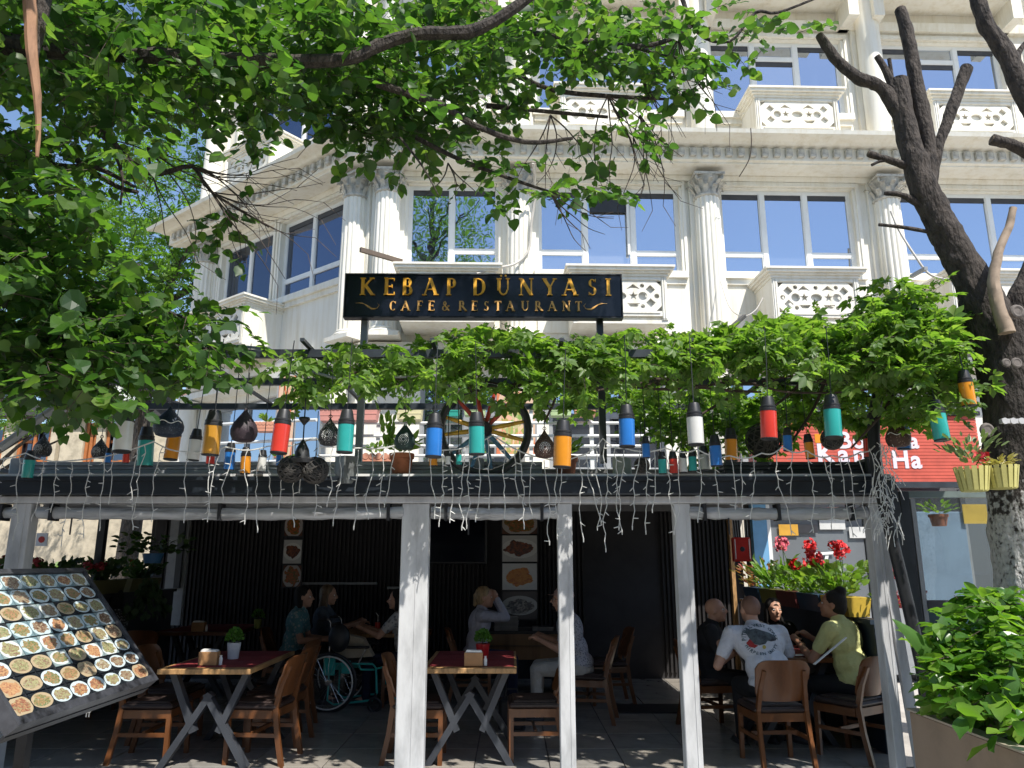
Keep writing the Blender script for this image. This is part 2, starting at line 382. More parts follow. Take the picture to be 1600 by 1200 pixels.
cornice(8.19)
for zz, dp in ((5.02, .16), (4.80, .30)):
    pr = [(0, zz - .1), (dp, zz - .06), (dp, zz + .06), (0, zz + .1)]
    b = MB(); b.extr(pr, 0, ML, mit, 0); b.build('band', PL, bld, M=FM)
    b = MB(); b.extr(pr, -WL, 0, 0, mit); b.build('band', PL, bld, M=FW)
# columns
def capital(r, z):
    b = MB(); b.lathe([(r * .96, z), (r * 1.1, z + .02), (r * 1.1, z + .05), (r * .92, z + .06), (r * .95, z + .2), (r * 1.15, z + .33), (r * 1.3, z + .37)], 20)
    for tier, (zz, n, h, out) in enumerate(((z + .06, 10, .13, .05), (z + .15, 10, .14, .075))):
        for k in range(n):
            A = 2 * math.pi * (k + .5 * tier) / n; c, s = math.cos(A), math.sin(A)
            pts = [(r * .95, 0), (r * 1.0 + .01, h * .5), (r * 1.05 + out * .8, h * .9), (r + out * 1.5, h), (r + out * 1.7, h * .82)]
            wv = [.035, .045, .04, .03, .012]; vs = []
            for (q, hh), w_ in zip(pts, wv):
                for e in (-1, 0, 1): vs.append((c * (q + (.012 if e == 0 else 0)) - s * w_ * e, s * (q + (.012 if e == 0 else 0)) + c * w_ * e, zz + hh))
            b.add(vs, [(i * 3 + j, i * 3 + j + 1, i * 3 + 4 + j, i * 3 + 3 + j) for i in range(4) for j in range(2)])
    for k in range(4):
        A = math.pi / 4 + k * math.pi / 2; c, s = math.cos(A), math.sin(A)
        q = Matrix.Translation((c * r * 1.42, s * r * 1.42, z + .335)) @ Matrix.Rotation(A, 4, 'Z')
        b.torus(.035, .014, 12, 6, M=q); b.ell((c * r * 1.42, s * r * 1.42, z + .335), (.02, .02, .02), 8, 6)
    b.box(-r * 1.25, r * 1.25, -r * 1.25, r * 1.25, z + .375, z + .42)
    return b
def column(M, x, z0, z1, r=.225, fluted=True, d=.14):
    T = M @ Matrix.Translation((x, -d, 0)); n = 80 if fluted else 28
    fl_ = (lambda k: (1, 1, .965, .90, .965)[k % 5] if True else 1) if fluted else None
    top = z1 - (.42 if fluted else .12)
    b = MB()
    prof = [(r, z0 + .18), (r * .99, (z0 + top) / 2), (r * (.93 if fluted else .88), top)]
    b.lathe(prof, n, flute=fl_); c = b.build('column', PL, bld, smooth=not fluted, M=T)
    bs = MB(); bs.box(-r * 1.3, r * 1.3, -r * 1.3, r * 1.3, z0, z0 + .07); bs.lathe([(r * 1.25, z0 + .07), (r * 1.28, z0 + .10), (r * 1.1, z0 + .13), (r * 1.12, z0 + .16), (r, z0 + .181)], 24); bs.build('base', PL, c)
    if fluted: capital(r * .93, top).build('capital', CAPM, c, smooth=True)
    else:
        q = MB(); q.lathe([(r * .88, top), (r, top + .03), (r * 1.05, top + .06), (r * .95, top + .065), (r * 1.15, top + .12)], 24); q.build('capital', PL, c)
    p = MB(); p.box(-r * 1.25, r * 1.25, d - .07, d - .002, z0, z1); p.build('pilaster', PL, c)
    return c
cols2 = [.28, sx(812, 400, .14), sx(1110, 400, .14), sx(1393, 380, .14), bays2[3][1] + .5]
for x in cols2: column(FM, x, 5.12, 8.10)
for x in (-.28, -5.05): column(FW, x, 5.12, 8.10)
for x in cols2: column(FM, x, 8.63, 13.3, .2, False, .2)
for x in (-.28, -5.05): column(FW, x, 8.63, 13.3, .2, False, .2)
for x in (-5.05, -.4): column(FW, x, .1, 4.7, .22, False, .25)
for x in cols2[1:]: column(FM, x, 2.8, 4.7, .17, False, .2)
# balconies: body, ledge, carved front panel
def cut_panel(name, w_, h, inverted=False):
    """panel with cut outs: curve filled with holes"""
    cu = bpy.data.curves.new(name, 'CURVE'); cu.dimensions = '2D'; cu.fill_mode = 'BOTH'; cu.extrude = .02
    def poly(pts):
        s = cu.splines.new('POLY'); s.points.add(len(pts) - 1)
        for p, q in zip(s.points, pts): p.co = (q[0], q[1], 0, 1)
        s.use_cyclic_u = True
    c = .09; poly([(-w_ / 2 + c, -h / 2), (w_ / 2 - c, -h / 2), (w_ / 2, -h / 2 + c), (w_ / 2, h / 2 - c), (w_ / 2 - c, h / 2), (-w_ / 2 + c, h / 2), (-w_ / 2, h / 2 - c), (-w_ / 2, -h / 2 + c)])
    def circ(x, y, r, r2=None): poly([(x + r * math.cos(t * math.pi / 8), y + (r2 or r) * math.sin(t * math.pi / 8)) for t in range(16)])
    def star(x, y, r): poly([(x + (r if k % 2 == 0 else r * .42) * math.sin(k * math.pi / 5), y + (r if k % 2 == 0 else r * .42) * math.cos(k * math.pi / 5)) for k in range(10)])
    u = w_ / 10
    circ(0, 0, u * .75, h * .13)
    for sg in (-1, 1):
        star(sg * u * 1.6, 0, h * .15); circ(sg * u * 2.75, 0, h * .14)
        x = sg * u * 1.6; poly([(x - u * .85, h * .22), (x, h * .40), (x + u * .85, h * .22), (x + u * .3, h * .26), (x - u * .3, h * .26)])
        poly([(x - u * .8, -h * .24), (x + u * .8, -h * .24), (x + u * .4, -h * .36), (x - u * .4, -h * .36)])
        for vy in (-1, 1):
            x = sg * u * 3.7; y = vy * h * .22; r = h * .15
            poly([(x - r, y), (x, y + r), (x + r, y), (x, y - r)])
            if not inverted: circ(sg * u * 2.7, vy * h * .34, h * .07)
        if not inverted: circ(sg * u * 4.45, 0, h * .08); circ(0, sg * h * .33, h * .07)
    o = bpy.data.objects.new(name, cu); COL.objects.link(o)
    dg = bpy.context.evaluated_depsgraph_get(); me = bpy.data.meshes.new_from_object(o.evaluated_get(dg))
    bpy.data.objects.remove(o); me.materials.clear(); me.materials.append(PL); me.transform(Matrix.Rotation(R(90), 4, 'X')); return me
def balcony(M, x0, x1, z0, z1, d=.78, inv=False):
    b = MB(); t = .09
    x0i, x1i = x0 + .06, x1 - .06; zt = z1 - .16
    b.box(x0i, x0i + t, -d, -.001, z0, zt); b.box(x1i - t, x1i, -d, -.001, z0, zt)
    b.box(x0i + t, x1i - t, -d + .05, -.001, z0, z0 + .06)
    px0, px1 = x0i + t, x1i - t; pz0, pz1 = z0 + .14, zt - .07
    b.box(px0, px1, -d, -d + .05, z0 + .061, pz0); b.box(px0, px1, -d, -d + .05, pz1, zt)
    B = b.build('balcony', PL, bld, M=M)
    e = MB(); hw = (px1 - px0)
    e.box(px0 + .03, px1 - .03, -d - .014, -d - .001, pz0 - .035, pz0 - .01); e.box(px0 + .03, px1 - .03, -d - .014, -d - .001, pz1 + .01, pz1 + .035)
    for q in (x0i + .02, x0i + .055, x1i - .045, x1i - .08): e.box(q, q + .02, -d - .014, -d - .001, z0 + .02, zt - .01)
    # ledge: three steps round the box
    for k, (o, p, q) in enumerate(((.02, zt, zt + .045), (.055, zt + .046, zt + .08), (.095, zt + .081, z1 - .035), (.12, z1 - .034, z1))):
        e.box(x0i - o, x1i + o, -d - o, -.001, p, q)
    e.box(x0i + .0, x1i, -d + .02, -.001, z0 - .06, z0 - .001)
    e.build('ledge', PL, B)
    me = cut_panel('carved_panel', hw - .01, pz1 - pz0 - .004, inv); put('carved_panel', me, B, Matrix.Translation(((px0 + px1) / 2, -d + .028, (pz0 + pz1) / 2)))
    bk = MB(); bk.box(px0, px1, -d + (.055 if inv else .085), -d + .11, pz0, pz1); bk.build('inner_panel', WHT if not inv else PL, B)
    return B
zb, zt_ = 5.30, 6.18
balcony(FM, sx(621, 410, .8), sx(779, 410, .8), zb, zt_)
balcony(FM, sx(889, 420, .8), sx(1047, 420, .8), zb, zt_)
balcony(FM, sx(1199, 420, .8), sx(1346, 420, .8), zb, zt_)
balcony(FM, sx(1480, 425, .8), sx(1640, 425, .8), zb, zt_)
balcony(FW, -4.1, -2.35, zb + .05, zt_ + .08)
for p in ((870, 1010), (1173, 1313), (1451, 1590)): balcony(FM, sx(p[0], 135, .75), sx(p[1], 135, .75), 8.64, 9.48, .72, True)
balcony(FM, bays2[0][0] + .1, bays2[0][1] - .1, 8.64, 9.48, .72, True)
balcony(FW, -3.6, -2.0, 8.64, 9.48, .72, True)
# top floor oriels seen from below, and the band under them
for p in bays3[:4]:
    b = MB(); x0, x1 = p[0] + .1, p[1] - .1
    b.prism([(x0, 11.75), (x1, 11.75), (x1, 14.5), (x0, 14.5)], -.95, -.001); o = b.build('oriel', PL, bld, M=FM)
    e = MB(); e.box(x0 - .06, x1 + .06, -1.03, -.001, 11.62, 11.748); e.box(x0 - .25, x0 - .061, -.5, -.001, 11.2, 11.62); e.box(x1 + .061, x1 + .25, -.5, -.001, 11.2, 11.62); e.build('ledge', PL, o)
for x0, x1 in ((0, ML),):
    b = MB(); b.extr([(0, 11.2), (.09, 11.2), (.12, 11.36), (0, 11.4)], x0, x1, mit, 0); b.build('band', PL, bld, M=FM)
b = MB(); b.extr([(0, 11.2), (.09, 11.2), (.12, 11.36), (0, 11.4)], -WL, 0, 0, mit); b.build('band', PL, bld, M=FW)
b = MB(); b.extr([(0, 15.3), (.9, 15.3), (.9, 15.7), (0, 15.7)], 0, ML, mit, 0); b.build('cornice', PL, bld, M=FM)
b = MB(); b.extr([(0, 15.3), (.9, 15.3), (.9, 15.7), (0, 15.7)], -WL, 0, 1, mit); b.build('cornice', PL, bld, M=FW)
# plaster panels under the windows between columns
for i, (p, q) in enumerate(bays2[:4]):
    b = MB(); b.box(p - .02, q + .02, -.03, -.002, 5.3, 6.1); b.build('wall_panel', PL, bld, M=FM)
# terrace slab in front of the ground floor
b = MB(); b.box(-.3, 6.2, -2.0, -.001, 2.62, 2.8); b.build('terrace', mat('grey terrace slab', (.33, .32, .30), .8), bld, M=FM)
b = MB(); b.box(-WL, -.9, -1.5, -.001, 2.62, 2.8); b.build('terrace', GRY, bld, M=FW)
# cables on the facade
def cable(pts, r, m, label, n=6):
    b = MB(); P = [Vector(p) for p in pts]; out = []
    for i in range(len(P) - 1):
        p0, p1, p2, p3 = P[max(i - 1, 0)], P[i], P[i + 1], P[min(i + 2, len(P) - 1)]
        for k in range(6):
            t = k / 6; out.append(.5 * ((2 * p1) + (p2 - p0) * t + (2 * p0 - 5 * p1 + 4 * p2 - p3) * t * t + (3 * p1 - p0 - 3 * p2 + p3) * t ** 3))
    out.append(P[-1]); b.tube(out, r, n); o = b.build('cable', m, smooth=True)
    return tag(o, label, 'cable')
CAB = mat('pale cable sheath', (.5, .47, .42), .7)
cable([at(833, 255, 11.2), at(836, 300, 11.6), at(830, 350, 11.7), at(826, 390, 11.7), at(805, 412, 11.6), at(770, 420, 11.3), at(745, 428, 11.2)], .022, CAB, 'thick pale cable hanging down the second fluted column behind the sign')
cable([at(1392, 330, 11.6), at(1405, 360, 11.5), at(1430, 400, 11.3), at(1455, 430, 11.2), at(1500, 440, 11.1)], .02, CAB, 'pale cable hanging beside the bare tree fork')
cable([at(1126, 440, 11.7), at(1140, 480, 11.3), at(1160, 494, 11.0), at(1180, 485, 11.1), at(1192, 465, 11.2)], .008, CAB, 'thin looping wire left of the carved balcony with round cut outs')
cable([at(1173, 200, 11.1), at(1174, 225, 11.3), at(1170, 250, 11.4), at(1155, 276, 11.8)], .008, TWIG, 'thin dark wire crossing the toothed cornice')
b = MB(); b.bar(at(563, 390, 10.8), at(628, 409, 11.3), .05, .07); tag(b.build('metal_bracket', mat('rust brown metal', (.12, .085, .06), .6)), 'brown metal bracket arm sticking out above the restaurant sign', 'bracket')
b = MB(); b.bar(at(1127, 526, 9.5), at(1163, 494, 11.0), .05, .05); tag(b.build('metal_bracket', BLK), 'black metal arm rising from the vine to the fluted column', 'bracket')
b = MB(); b.bar(at(1424, 432, 10.8), at(1447, 419, 10.4), .05, .05); tag(b.build('metal_bracket', GRY), 'short grey metal arm left of the bare tree trunk', 'bracket')
# ================================================================ CANOPY (terrace of the restaurant)
can = thing('terrace_canopy', 'dark framed terrace canopy with grey posts and rolled up clear blinds along the restaurant front', 'canopy', (0, 6.1, 0))
def cp(mb, name, m, smooth=False): 
    o = mb.build(name, m, can, smooth); o.matrix_parent_inverse = Matrix.Translation((0, -6.1, 0)); return o
XL, XR = -6.0, 2.98
b = MB(); b.bbox(XL, XR, 5.93, 6.14, 2.105, 2.235, .012); b.box(XL, XR, 5.90, 5.928, 2.215, 2.245); cp(b, 'gutter', mat('dark blue grey gutter', (.02, .026, .034), .32, .3, 4, sx=(.3, 1, 1)))
b = MB(); b.bbox(XL, XR, 6.0, 6.16, 2.045, 2.10, .006); cp(b, 'rail', POSTM)
b = MB(); b.box(XL, XR, 5.94, 6.2, 2.2475, 2.268); cp(b, 'gutter_lip', WHT)
b = MB()
for i in range(4): b.bbox(-4.0, .25, 6.22 - .012 * (i % 2), 6.4, 2.265 + .034 * i, 2.296 + .034 * i, .004)
cp(b, 'awning_cassette', GRY)
b = MB()
for i in range(4): b.bbox(1.75, 2.93, 6.22 - .012 * (i % 2), 6.4, 2.265 + .034 * i, 2.296 + .034 * i, .004)
cp(b, 'awning_cassette', DKG)
for x, m in ((-4.12, GRY), (.86, GRY), (2.90, DKG), (-.35, GRY)):
    b = MB(); b.bbox(x, x + .12, 6.17, 6.36, 2.265, 2.425, .012); cp(b, 'end_cap', m)
b = MB(); b.box(XL, XR - .03, 6.41, 12.3, 2.33, 2.36)
for y in (7.4, 8.7, 10.0): b.box(XL, XR - .03, y, y + .1, 2.24, 2.329)
cp(b, 'roof', mat('grey canopy sheet', (.16, .16, .165), .7))
for px, wd in ((45, .15), (652, .215), (881, .115), (1062, .125), (1357, .075)):
    x = at(px, 785, 6.1).x; b = MB(); b.bbox(x - wd / 2, x + wd / 2, 6.02, 6.02 + .12, .0, 2.044, .006)
    if wd > .2: b.box(x + .012, x + .017, 6.016, 6.02, 0, 2.044)
    else: b.box(x + wd * .2, x + wd * .2 + .005, 6.016, 6.02, 0, 2.044)
    cp(b, 'post', POSTM)
def plastic():
    m = mat('rolled clear plastic', (.42, .43, .44), .12, .3, 5, .8, 9, spec=.8, sx=(.4, 3, 3)); return m
PLAS = plastic()
xs = [at(p, 795, 6.06).x for p in (-60, 62, 632, 674, 870, 893, 1052, 1075, 1352)]
for i, (p, q) in enumerate([(0, 0), (1, 2), (3, 4), (7, 8)]):
    x0, x1 = (xs[p], xs[q]) if i else (-5.6, at(32, 795, 6.06).x)
    n = 40; b = MB(); b.tube([(x0 + (x1 - x0) * k / n, 6.06, 1.975 - .012 * math.sin(math.pi * k / n)) for k in range(n + 1)], [.048 + .004 * math.sin(k * 1.3) for k in range(n + 1)], 12, jit=.03)
    o = cp(b, 'rolled_blind', PLAS, True)
    k = 2 if x1 - x0 > 1 else 1
    for j in range(k + 1):
        x = x0 + .12 + (x1 - x0 - .24) * (j / max(k, 1)); e = MB(); e.box(x - .012, x + .012, 6.0, 6.12, 1.91, 2.04); q = e.build('strap', BLK, o)
    e = MB(); e.bar((x0 + .3, 6.0, 1.93), (x0 + .3, 6.0, 1.80), .012, .004); e.build('strap_end', BLK, o)
# clear valance strip between rail and rolled blind
b = MB(); b.box(xs[1], xs[2], 6.10, 6.104, 2.0, 2.045); cp(b, 'valance', PLAS)
# struts and side sheets at the right end
b = MB(); b.bar((at(1366, 790, 6.1).x, 6.08, 2.04), (at(1432, 1200, 6.1).x, 6.02, 0), .07, .05); cp(b, 'strut', POSTM)
b = MB(); b.bar(at(1388, 745, 6.0), at(1440, 1010, 6.0), .09, .02); cp(b, 'strut', DKG)
b = MB(); b.box(3.16, 3.2, 6.9, 10.8, 0, 1.06); b.box(3.13, 3.24, 6.9, 10.8, 1.061, 1.10); cp(b, 'side_panel', mat('dark blue side panel', (.02, .035, .055), .5))
b = MB(); b.box(-4.62, -4.58, 6.5, 10.6, 0, 1.2); b.box(-4.66, -4.54, 6.5, 10.6, 1.201, 1.24); cp(b, 'side_panel', DARKW)
for y in (8.6, 10.7):
    b = MB(); b.box(-4.64, -4.56, y, y + .08, 1.241, 2.32); cp(b, 'post', DKG)
# back wall inside
iw = thing('dining_room_wall', 'dark slatted back wall of the dining area under the canopy', 'wall', (-.5, 11.1, 0))
def ip(mb, name, m, par=iw):
    o = mb.build(name, m, par)
    if par is iw: o.matrix_parent_inverse = Matrix.Translation((.5, -11.1, 0))
    return o
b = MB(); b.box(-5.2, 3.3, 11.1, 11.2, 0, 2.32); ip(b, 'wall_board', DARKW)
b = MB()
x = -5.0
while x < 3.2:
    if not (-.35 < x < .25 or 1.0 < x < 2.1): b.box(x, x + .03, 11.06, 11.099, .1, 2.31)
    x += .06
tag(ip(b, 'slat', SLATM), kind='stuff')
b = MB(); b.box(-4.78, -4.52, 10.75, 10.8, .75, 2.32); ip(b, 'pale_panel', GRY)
b = MB(); b.box(-3.2, -1.9, 10.95, 11.05, 1.28, 1.31); ip(b, 'shelf', GRY)
b = MB(); b.box(-1.75, -1.2, 10.95, 11.05, 1.22, 1.25); ip(b, 'shelf', GRY)
tv = thing('television', 'black wall television left of the tall column of food pictures', 'television', at(700, 845, 10.9))
b = MB(); b.bbox(-.55, .55, -.03, .03, -.32, .32, .01); b.build('bezel', BLK, tv)
b = MB(); b.box(-.52, .52, -.034, -.031, -.29, .30); b.build('screen', glass('dark screen', (.4, .45, .5), .02, (.004, .005, .01), rough=.1), tv)
# ================================================================ FOOD PICTURES
def dishmat(name, plate=(.6, .7, .72), back=(.25, .33, .36), foods=None, emit=0, dark=.0, seed=0, oval=1.0):
    foods = foods or [(.30, .10, .03), (.45, .22, .05), (.12, .18, .03), (.5, .40, .2), (.18, .05, .02)]
    m = bpy.data.materials.new(name); m.use_nodes = True; n = m.node_tree.nodes; l = m.node_tree.links; b = n['Principled BSDF']
    uv = n.new('ShaderNodeUVMap'); oi = n.new('ShaderNodeObjectInfo')
    mp = n.new('ShaderNodeMapping'); mp.inputs['Location'].default_value = (-.5, -.5, 0); l.new(uv.outputs[0], mp.inputs[0])
    off = n.new('ShaderNodeVectorMath'); off.operation = 'SCALE'; off.inputs[0].default_value = (17, 31, 5); l.new(oi.outputs['Random'], off.inputs['Scale'])
    pa = n.new('ShaderNodeVectorMath'); pa.operation = 'ADD'; l.new(mp.outputs[0], pa.inputs[0]); l.new(off.outputs[0], pa.inputs[1])
    sq = n.new('ShaderNodeVectorMath'); sq.operation = 'MULTIPLY'; sq.inputs[1].default_value = (1, oval, 0); l.new(mp.outputs[0], sq.inputs[0])
    ln = n.new('ShaderNodeVectorMath'); ln.operation = 'LENGTH'; l.new(sq.outputs[0], ln.inputs[0])
    n1 = n.new('ShaderNodeTexNoise'); n1.inputs['Scale'].default_value = 4; n1.inputs['Detail'].default_value = 3; l.new(pa.outputs[0], n1.inputs[0])
    n2 = n.new('ShaderNodeTexVoronoi'); n2.inputs['Scale'].default_value = 15; l.new(pa.outputs[0], n2.inputs[0])
    sp = n.new('ShaderNodeSeparateColor'); l.new(n2.outputs['Color'], sp.inputs[0])
    ad = n.new('ShaderNodeMath'); ad.operation = 'MULTIPLY_ADD'; l.new(n1.outputs[0], ad.inputs[0]); ad.inputs[1].default_value = .5; l.new(ln.outputs['Value'], ad.inputs[2])
    st = n.new('ShaderNodeMath'); st.operation = 'LESS_THAN'; l.new(ad.outputs[0], st.inputs[0]); st.inputs[1].default_value = .64
    sp2 = n.new('ShaderNodeMath'); sp2.operation = 'LESS_THAN'; l.new(ln.outputs['Value'], sp2.inputs[0]); sp2.inputs[1].default_value = .52
    mixv = n.new('ShaderNodeMath'); mixv.operation = 'MULTIPLY_ADD'; l.new(sp.outputs[0], mixv.inputs[0]); mixv.inputs[1].default_value = .6
    hs = n.new('ShaderNodeMath'); hs.operation = 'MULTIPLY'; l.new(oi.outputs['Random'], hs.inputs[0]); hs.inputs[1].default_value = .4; l.new(hs.outputs[0], mixv.inputs[2])
    rp = ramp(n, [(i / (len(foods) - 1), c) for i, c in enumerate(foods)]); l.new(mixv.outputs[0], rp.inputs[0])
    m1 = n.new('ShaderNodeMix'); m1.data_type = 'RGBA'; l.new(sp2.outputs[0], m1.inputs[0]); m1.inputs[6].default_value = (*back, 1); m1.inputs[7].default_value = (*plate, 1)
    m2 = n.new('ShaderNodeMix'); m2.data_type = 'RGBA'; l.new(st.outputs[0], m2.inputs[0]); l.new(m1.outputs[2], m2.inputs[6]); l.new(rp.outputs[0], m2.inputs[7])
    l.new(m2.outputs[2], b.inputs['Base Color']); b.inputs['Roughness'].default_value = .25
    if emit: l.new(m2.outputs[2], b.inputs['Emission Color']); b.inputs['Emission Strength'].default_value = emit
    return m
def uvquad(name, w_, h, m, th=.006):
    me = bpy.data.meshes.new(name)
    vs = [(-w_ / 2, 0, -h / 2), (w_ / 2, 0, -h / 2), (w_ / 2, 0, h / 2), (-w_ / 2, 0, h / 2)]; vs += [(x, th, z) for x, y, z in vs]
    me.from_pydata(vs, [], [(0, 1, 2, 3), (7, 6, 5, 4), (0, 4, 5, 1), (1, 5, 6, 2), (2, 6, 7, 3), (3, 7, 4, 0)])
    u = me.uv_layers.new(name='UVMap')
    for i, p in enumerate(((0, 0), (1, 0), (1, 1), (0, 1))): u.data[i].uv = p
    for i in range(4, 24): u.data[i].uv = (0, 0)
    me.materials.append(m); return me
D1 = dishmat('print of meat on white plate', (.7, .68, .64), (.55, .53, .5), [(.10, .03, .015), (.25, .06, .02), (.05, .025, .02), (.4, .1, .03)], oval=1.4)
D2 = dishmat('print of salmon on white plate', (.75, .73, .7), (.7, .68, .66), [(.6, .18, .03), (.7, .3, .06), (.5, .12, .03), (.6, .5, .1)], oval=1.2)
D3 = dishmat('print of stewed dish', (.45, .40, .36), (.12, .05, .03), [(.3, .04, .02), (.5, .12, .03), (.12, .1, .02), (.4, .2, .05)], oval=.9)
D4 = dishmat('print of fish on dark board', (.5, .5, .48), (.10, .09, .09), [(.06, .06, .06), (.12, .12, .13), (.4, .38, .35), (.3, .03, .02)], oval=1.5)
for k, (x, y, w_, h, m, lb) in enumerate([(812, 818, 54, 32, D3, 'picture of a browned dish, topmost of the tall column beside the seated woman in lavender'), (812, 857, 54, 40, D1, 'picture of dark grilled ribs on a white plate, second of the right column'),
        (812, 901, 54, 40, D2, 'picture of orange grilled salmon on a white plate, third of the right column'), (812, 946, 54, 42, D4, 'picture of a dark fish on a white dish, lowest of the right column'),
        (459, 822, 28, 30, D3, 'picture of fried snacks, topmost of the narrow left column'), (457, 862, 28, 36, D1, 'picture of brown meat pieces, middle of the narrow left column'), (456, 900, 28, 32, D3, 'picture of a red dish on a plate, lowest of the narrow left column')]):
    c = at(x, y, 10.85); q = mpp(x, y, 10.85); t = thing('food_picture', lb, 'picture', c, 0, 'food pictures on the back wall')
    b = MB(); b.box(-w_ * q / 2 - .02, w_ * q / 2 + .02, .007, .03, -h * q / 2 - .02, h * q / 2 + .02); b.build('frame', BLK, t)
    put('print', uvquad('print', w_ * q, h * q, m), t)
# ================================================================ MENU BOARD
mb_ = thing('menu_board', 'large tilted black menu board with rows of dish photographs at the lower left', 'menu board', (-2.39, 4.6, 0))
o0 = Vector((-2.39, 3.9, .86)) - Vector((-2.39, 4.6, 0)); U = Vector((0, 1.40, 0)); V = Vector((-.54, 0, .66)); N = Vector((.66, 0, .54)).normalized()
MBm = Matrix((U.normalized(), V.normalized(), N)).transposed().to_4x4(); MBm.translation = o0
LU, LV = 1.40, V.length
WET = mat('worn black board frame', (.05, .052, .06), .35, .5, 9, .2, 30)
b = MB(); b.box(0, LU, 0, LV, -.05, -.004, MBm); b.box(-.03, LU + .03, -.045, 0, -.06, .02, MBm); b.box(-.03, LU + .03, LV, LV + .03, -.06, .02, MBm)
b.box(-.03, -.0, 0, LV, -.06, .02, MBm); b.box(LU, LU + .03, 0, LV, -.06, .02, MBm); b.build('board_frame', WET, mb_)
b = MB(); b.box(-.03, LU + .03, -.05, -.035, -.11, -.06, MBm); b.build('light_box', BLK, mb_)
CW, CH = LU / 8, LV / 8
dm = []
fsets = [[(.30, .10, .03), (.45, .22, .05), (.12, .18, .03), (.5, .40, .2)], [(.10, .16, .03), (.4, .38, .12), (.25, .12, .05), (.55, .5, .3)], [(.5, .16, .03), (.6, .3, .06), (.3, .06, .02), (.35, .3, .08)], [(.12, .05, .02), (.25, .12, .05), (.4, .3, .15), (.08, .1, .03)]]
for i, (pl, bk_) in enumerate((((.50, .60, .62), (.20, .30, .33)), ((.62, .66, .64), (.30, .38, .38)), ((.55, .64, .66), (.02, .025, .03)), ((.45, .35, .22), (.02, .025, .03)))):
    for j, fs in enumerate(fsets): dm.append(uvquad('dish_photo', CW - .008, CH - .008, dishmat('dish print', tuple(x * .95 for x in pl), tuple(x * .8 for x in bk_), [tuple(.65 * x + .35 * sum(q) / 3 for x in q) for q in fs], .03, oval=random.choice((.9, 1.0, 1.15))), .004))
MX = Matrix.Rotation(R(-90), 4, 'X')
for i in range(8):
    for j in range(8):
        me = dm[random.choice(range(16)) if j > 1 else random.choice(range(8, 16))] if j > 0 else dm[random.choice(range(8, 16))]
        put('dish_photo', me, mb_, MBm @ Matrix.Translation(((i + .5) * CW, (j + .5) * CH, .004)) @ Matrix.Rotation(random.choice((0, 0, R(180))), 4, 'Z') @ MX)
b = MB(); b.box(-.5, -.44, .16, .22, 0, 1.0); b.box(-.75, -.2, -.5, .55, 0, .04); b.box(-.5, -.44, -.35, -.29, .04, 1.0); b.build('stand', BLK, mb_)
tg = thing('mains_plug', 'white mains plug dangling on a cord below the menu board', 'plug', at(138, 1108, 4.9))
b = MB(); b.bbox(-.015, .015, -.012, .012, -.02, .035, .004); b.cyl((-.008, 0, -.045), (-.008, 0, -.02), .003); b.cyl((.008, 0, -.045), (.008, 0, -.02), .003); b.build('plug_body', WHT, tg)
b = MB(); b.tube([(0, 0, .035), (.0, .01, .12), (-.03, .03, .2)], .004); b.build('cord', BLK, tg)
# ================================================================ SIGN
c0 = at(541, 462, 6.6); c1 = at(970, 465.5, 6.62); SW = (c1 - c0).length; SH = 70 * mpp(755, 463, 6.6) * .98
sg = thing('restaurant_sign', 'long black restaurant sign with golden serif lettering on two grey posts', 'sign', (c0 + c1) / 2, math.atan2(c1.y - c0.y, c1.x - c0.x))
NAVY = mat('glossy black sign face', (.006, .008, .014), .2, .3, 3, spec=.4)
b = MB(); b.bbox(-SW / 2, SW / 2, -.03, .05, -SH / 2, SH / 2, .006); b.build('board', NAVY, sg)
b = MB()
for z in (-SH / 2 - .012, SH / 2): b.box(-SW / 2 - .012, SW / 2 + .012, -.036, .056, z, z + .012)
for x in (-SW / 2 - .012, SW / 2): b.box(x, x + .012, -.036, .056, -SH / 2, SH / 2)
b.build('edge', BLK, sg)
for px in (569, 938):
    x = (at(px, 500, 6.65).x - sg.location.x); b = MB(); b.box(x - .03, x + .03, .06, .12, 2.45 - sg.location.z, SH / 2); b.build('post', GRY if px < 700 else DKG, sg)
GOLD = mat('golden orange lettering', (.95, .48, .04), .5, .15, 14, coat=.2, alt=(.75, .33, .03)); GOLD2 = mat('pale copper lettering', (.9, .5, .16), .5, .2, 12)
T, t_ = .18, .08
def bars(*q): return [('b',) + p for p in q]
def ser(x, y, w_=.3): return ('b', x - w_ / 2, y, x + w_ / 2, y, .045)
def arc(cx, cy, rx, ry, a0, a1, w0=t_, w1=T): return ('a', cx, cy, rx, ry, a0, a1, w0, w1)
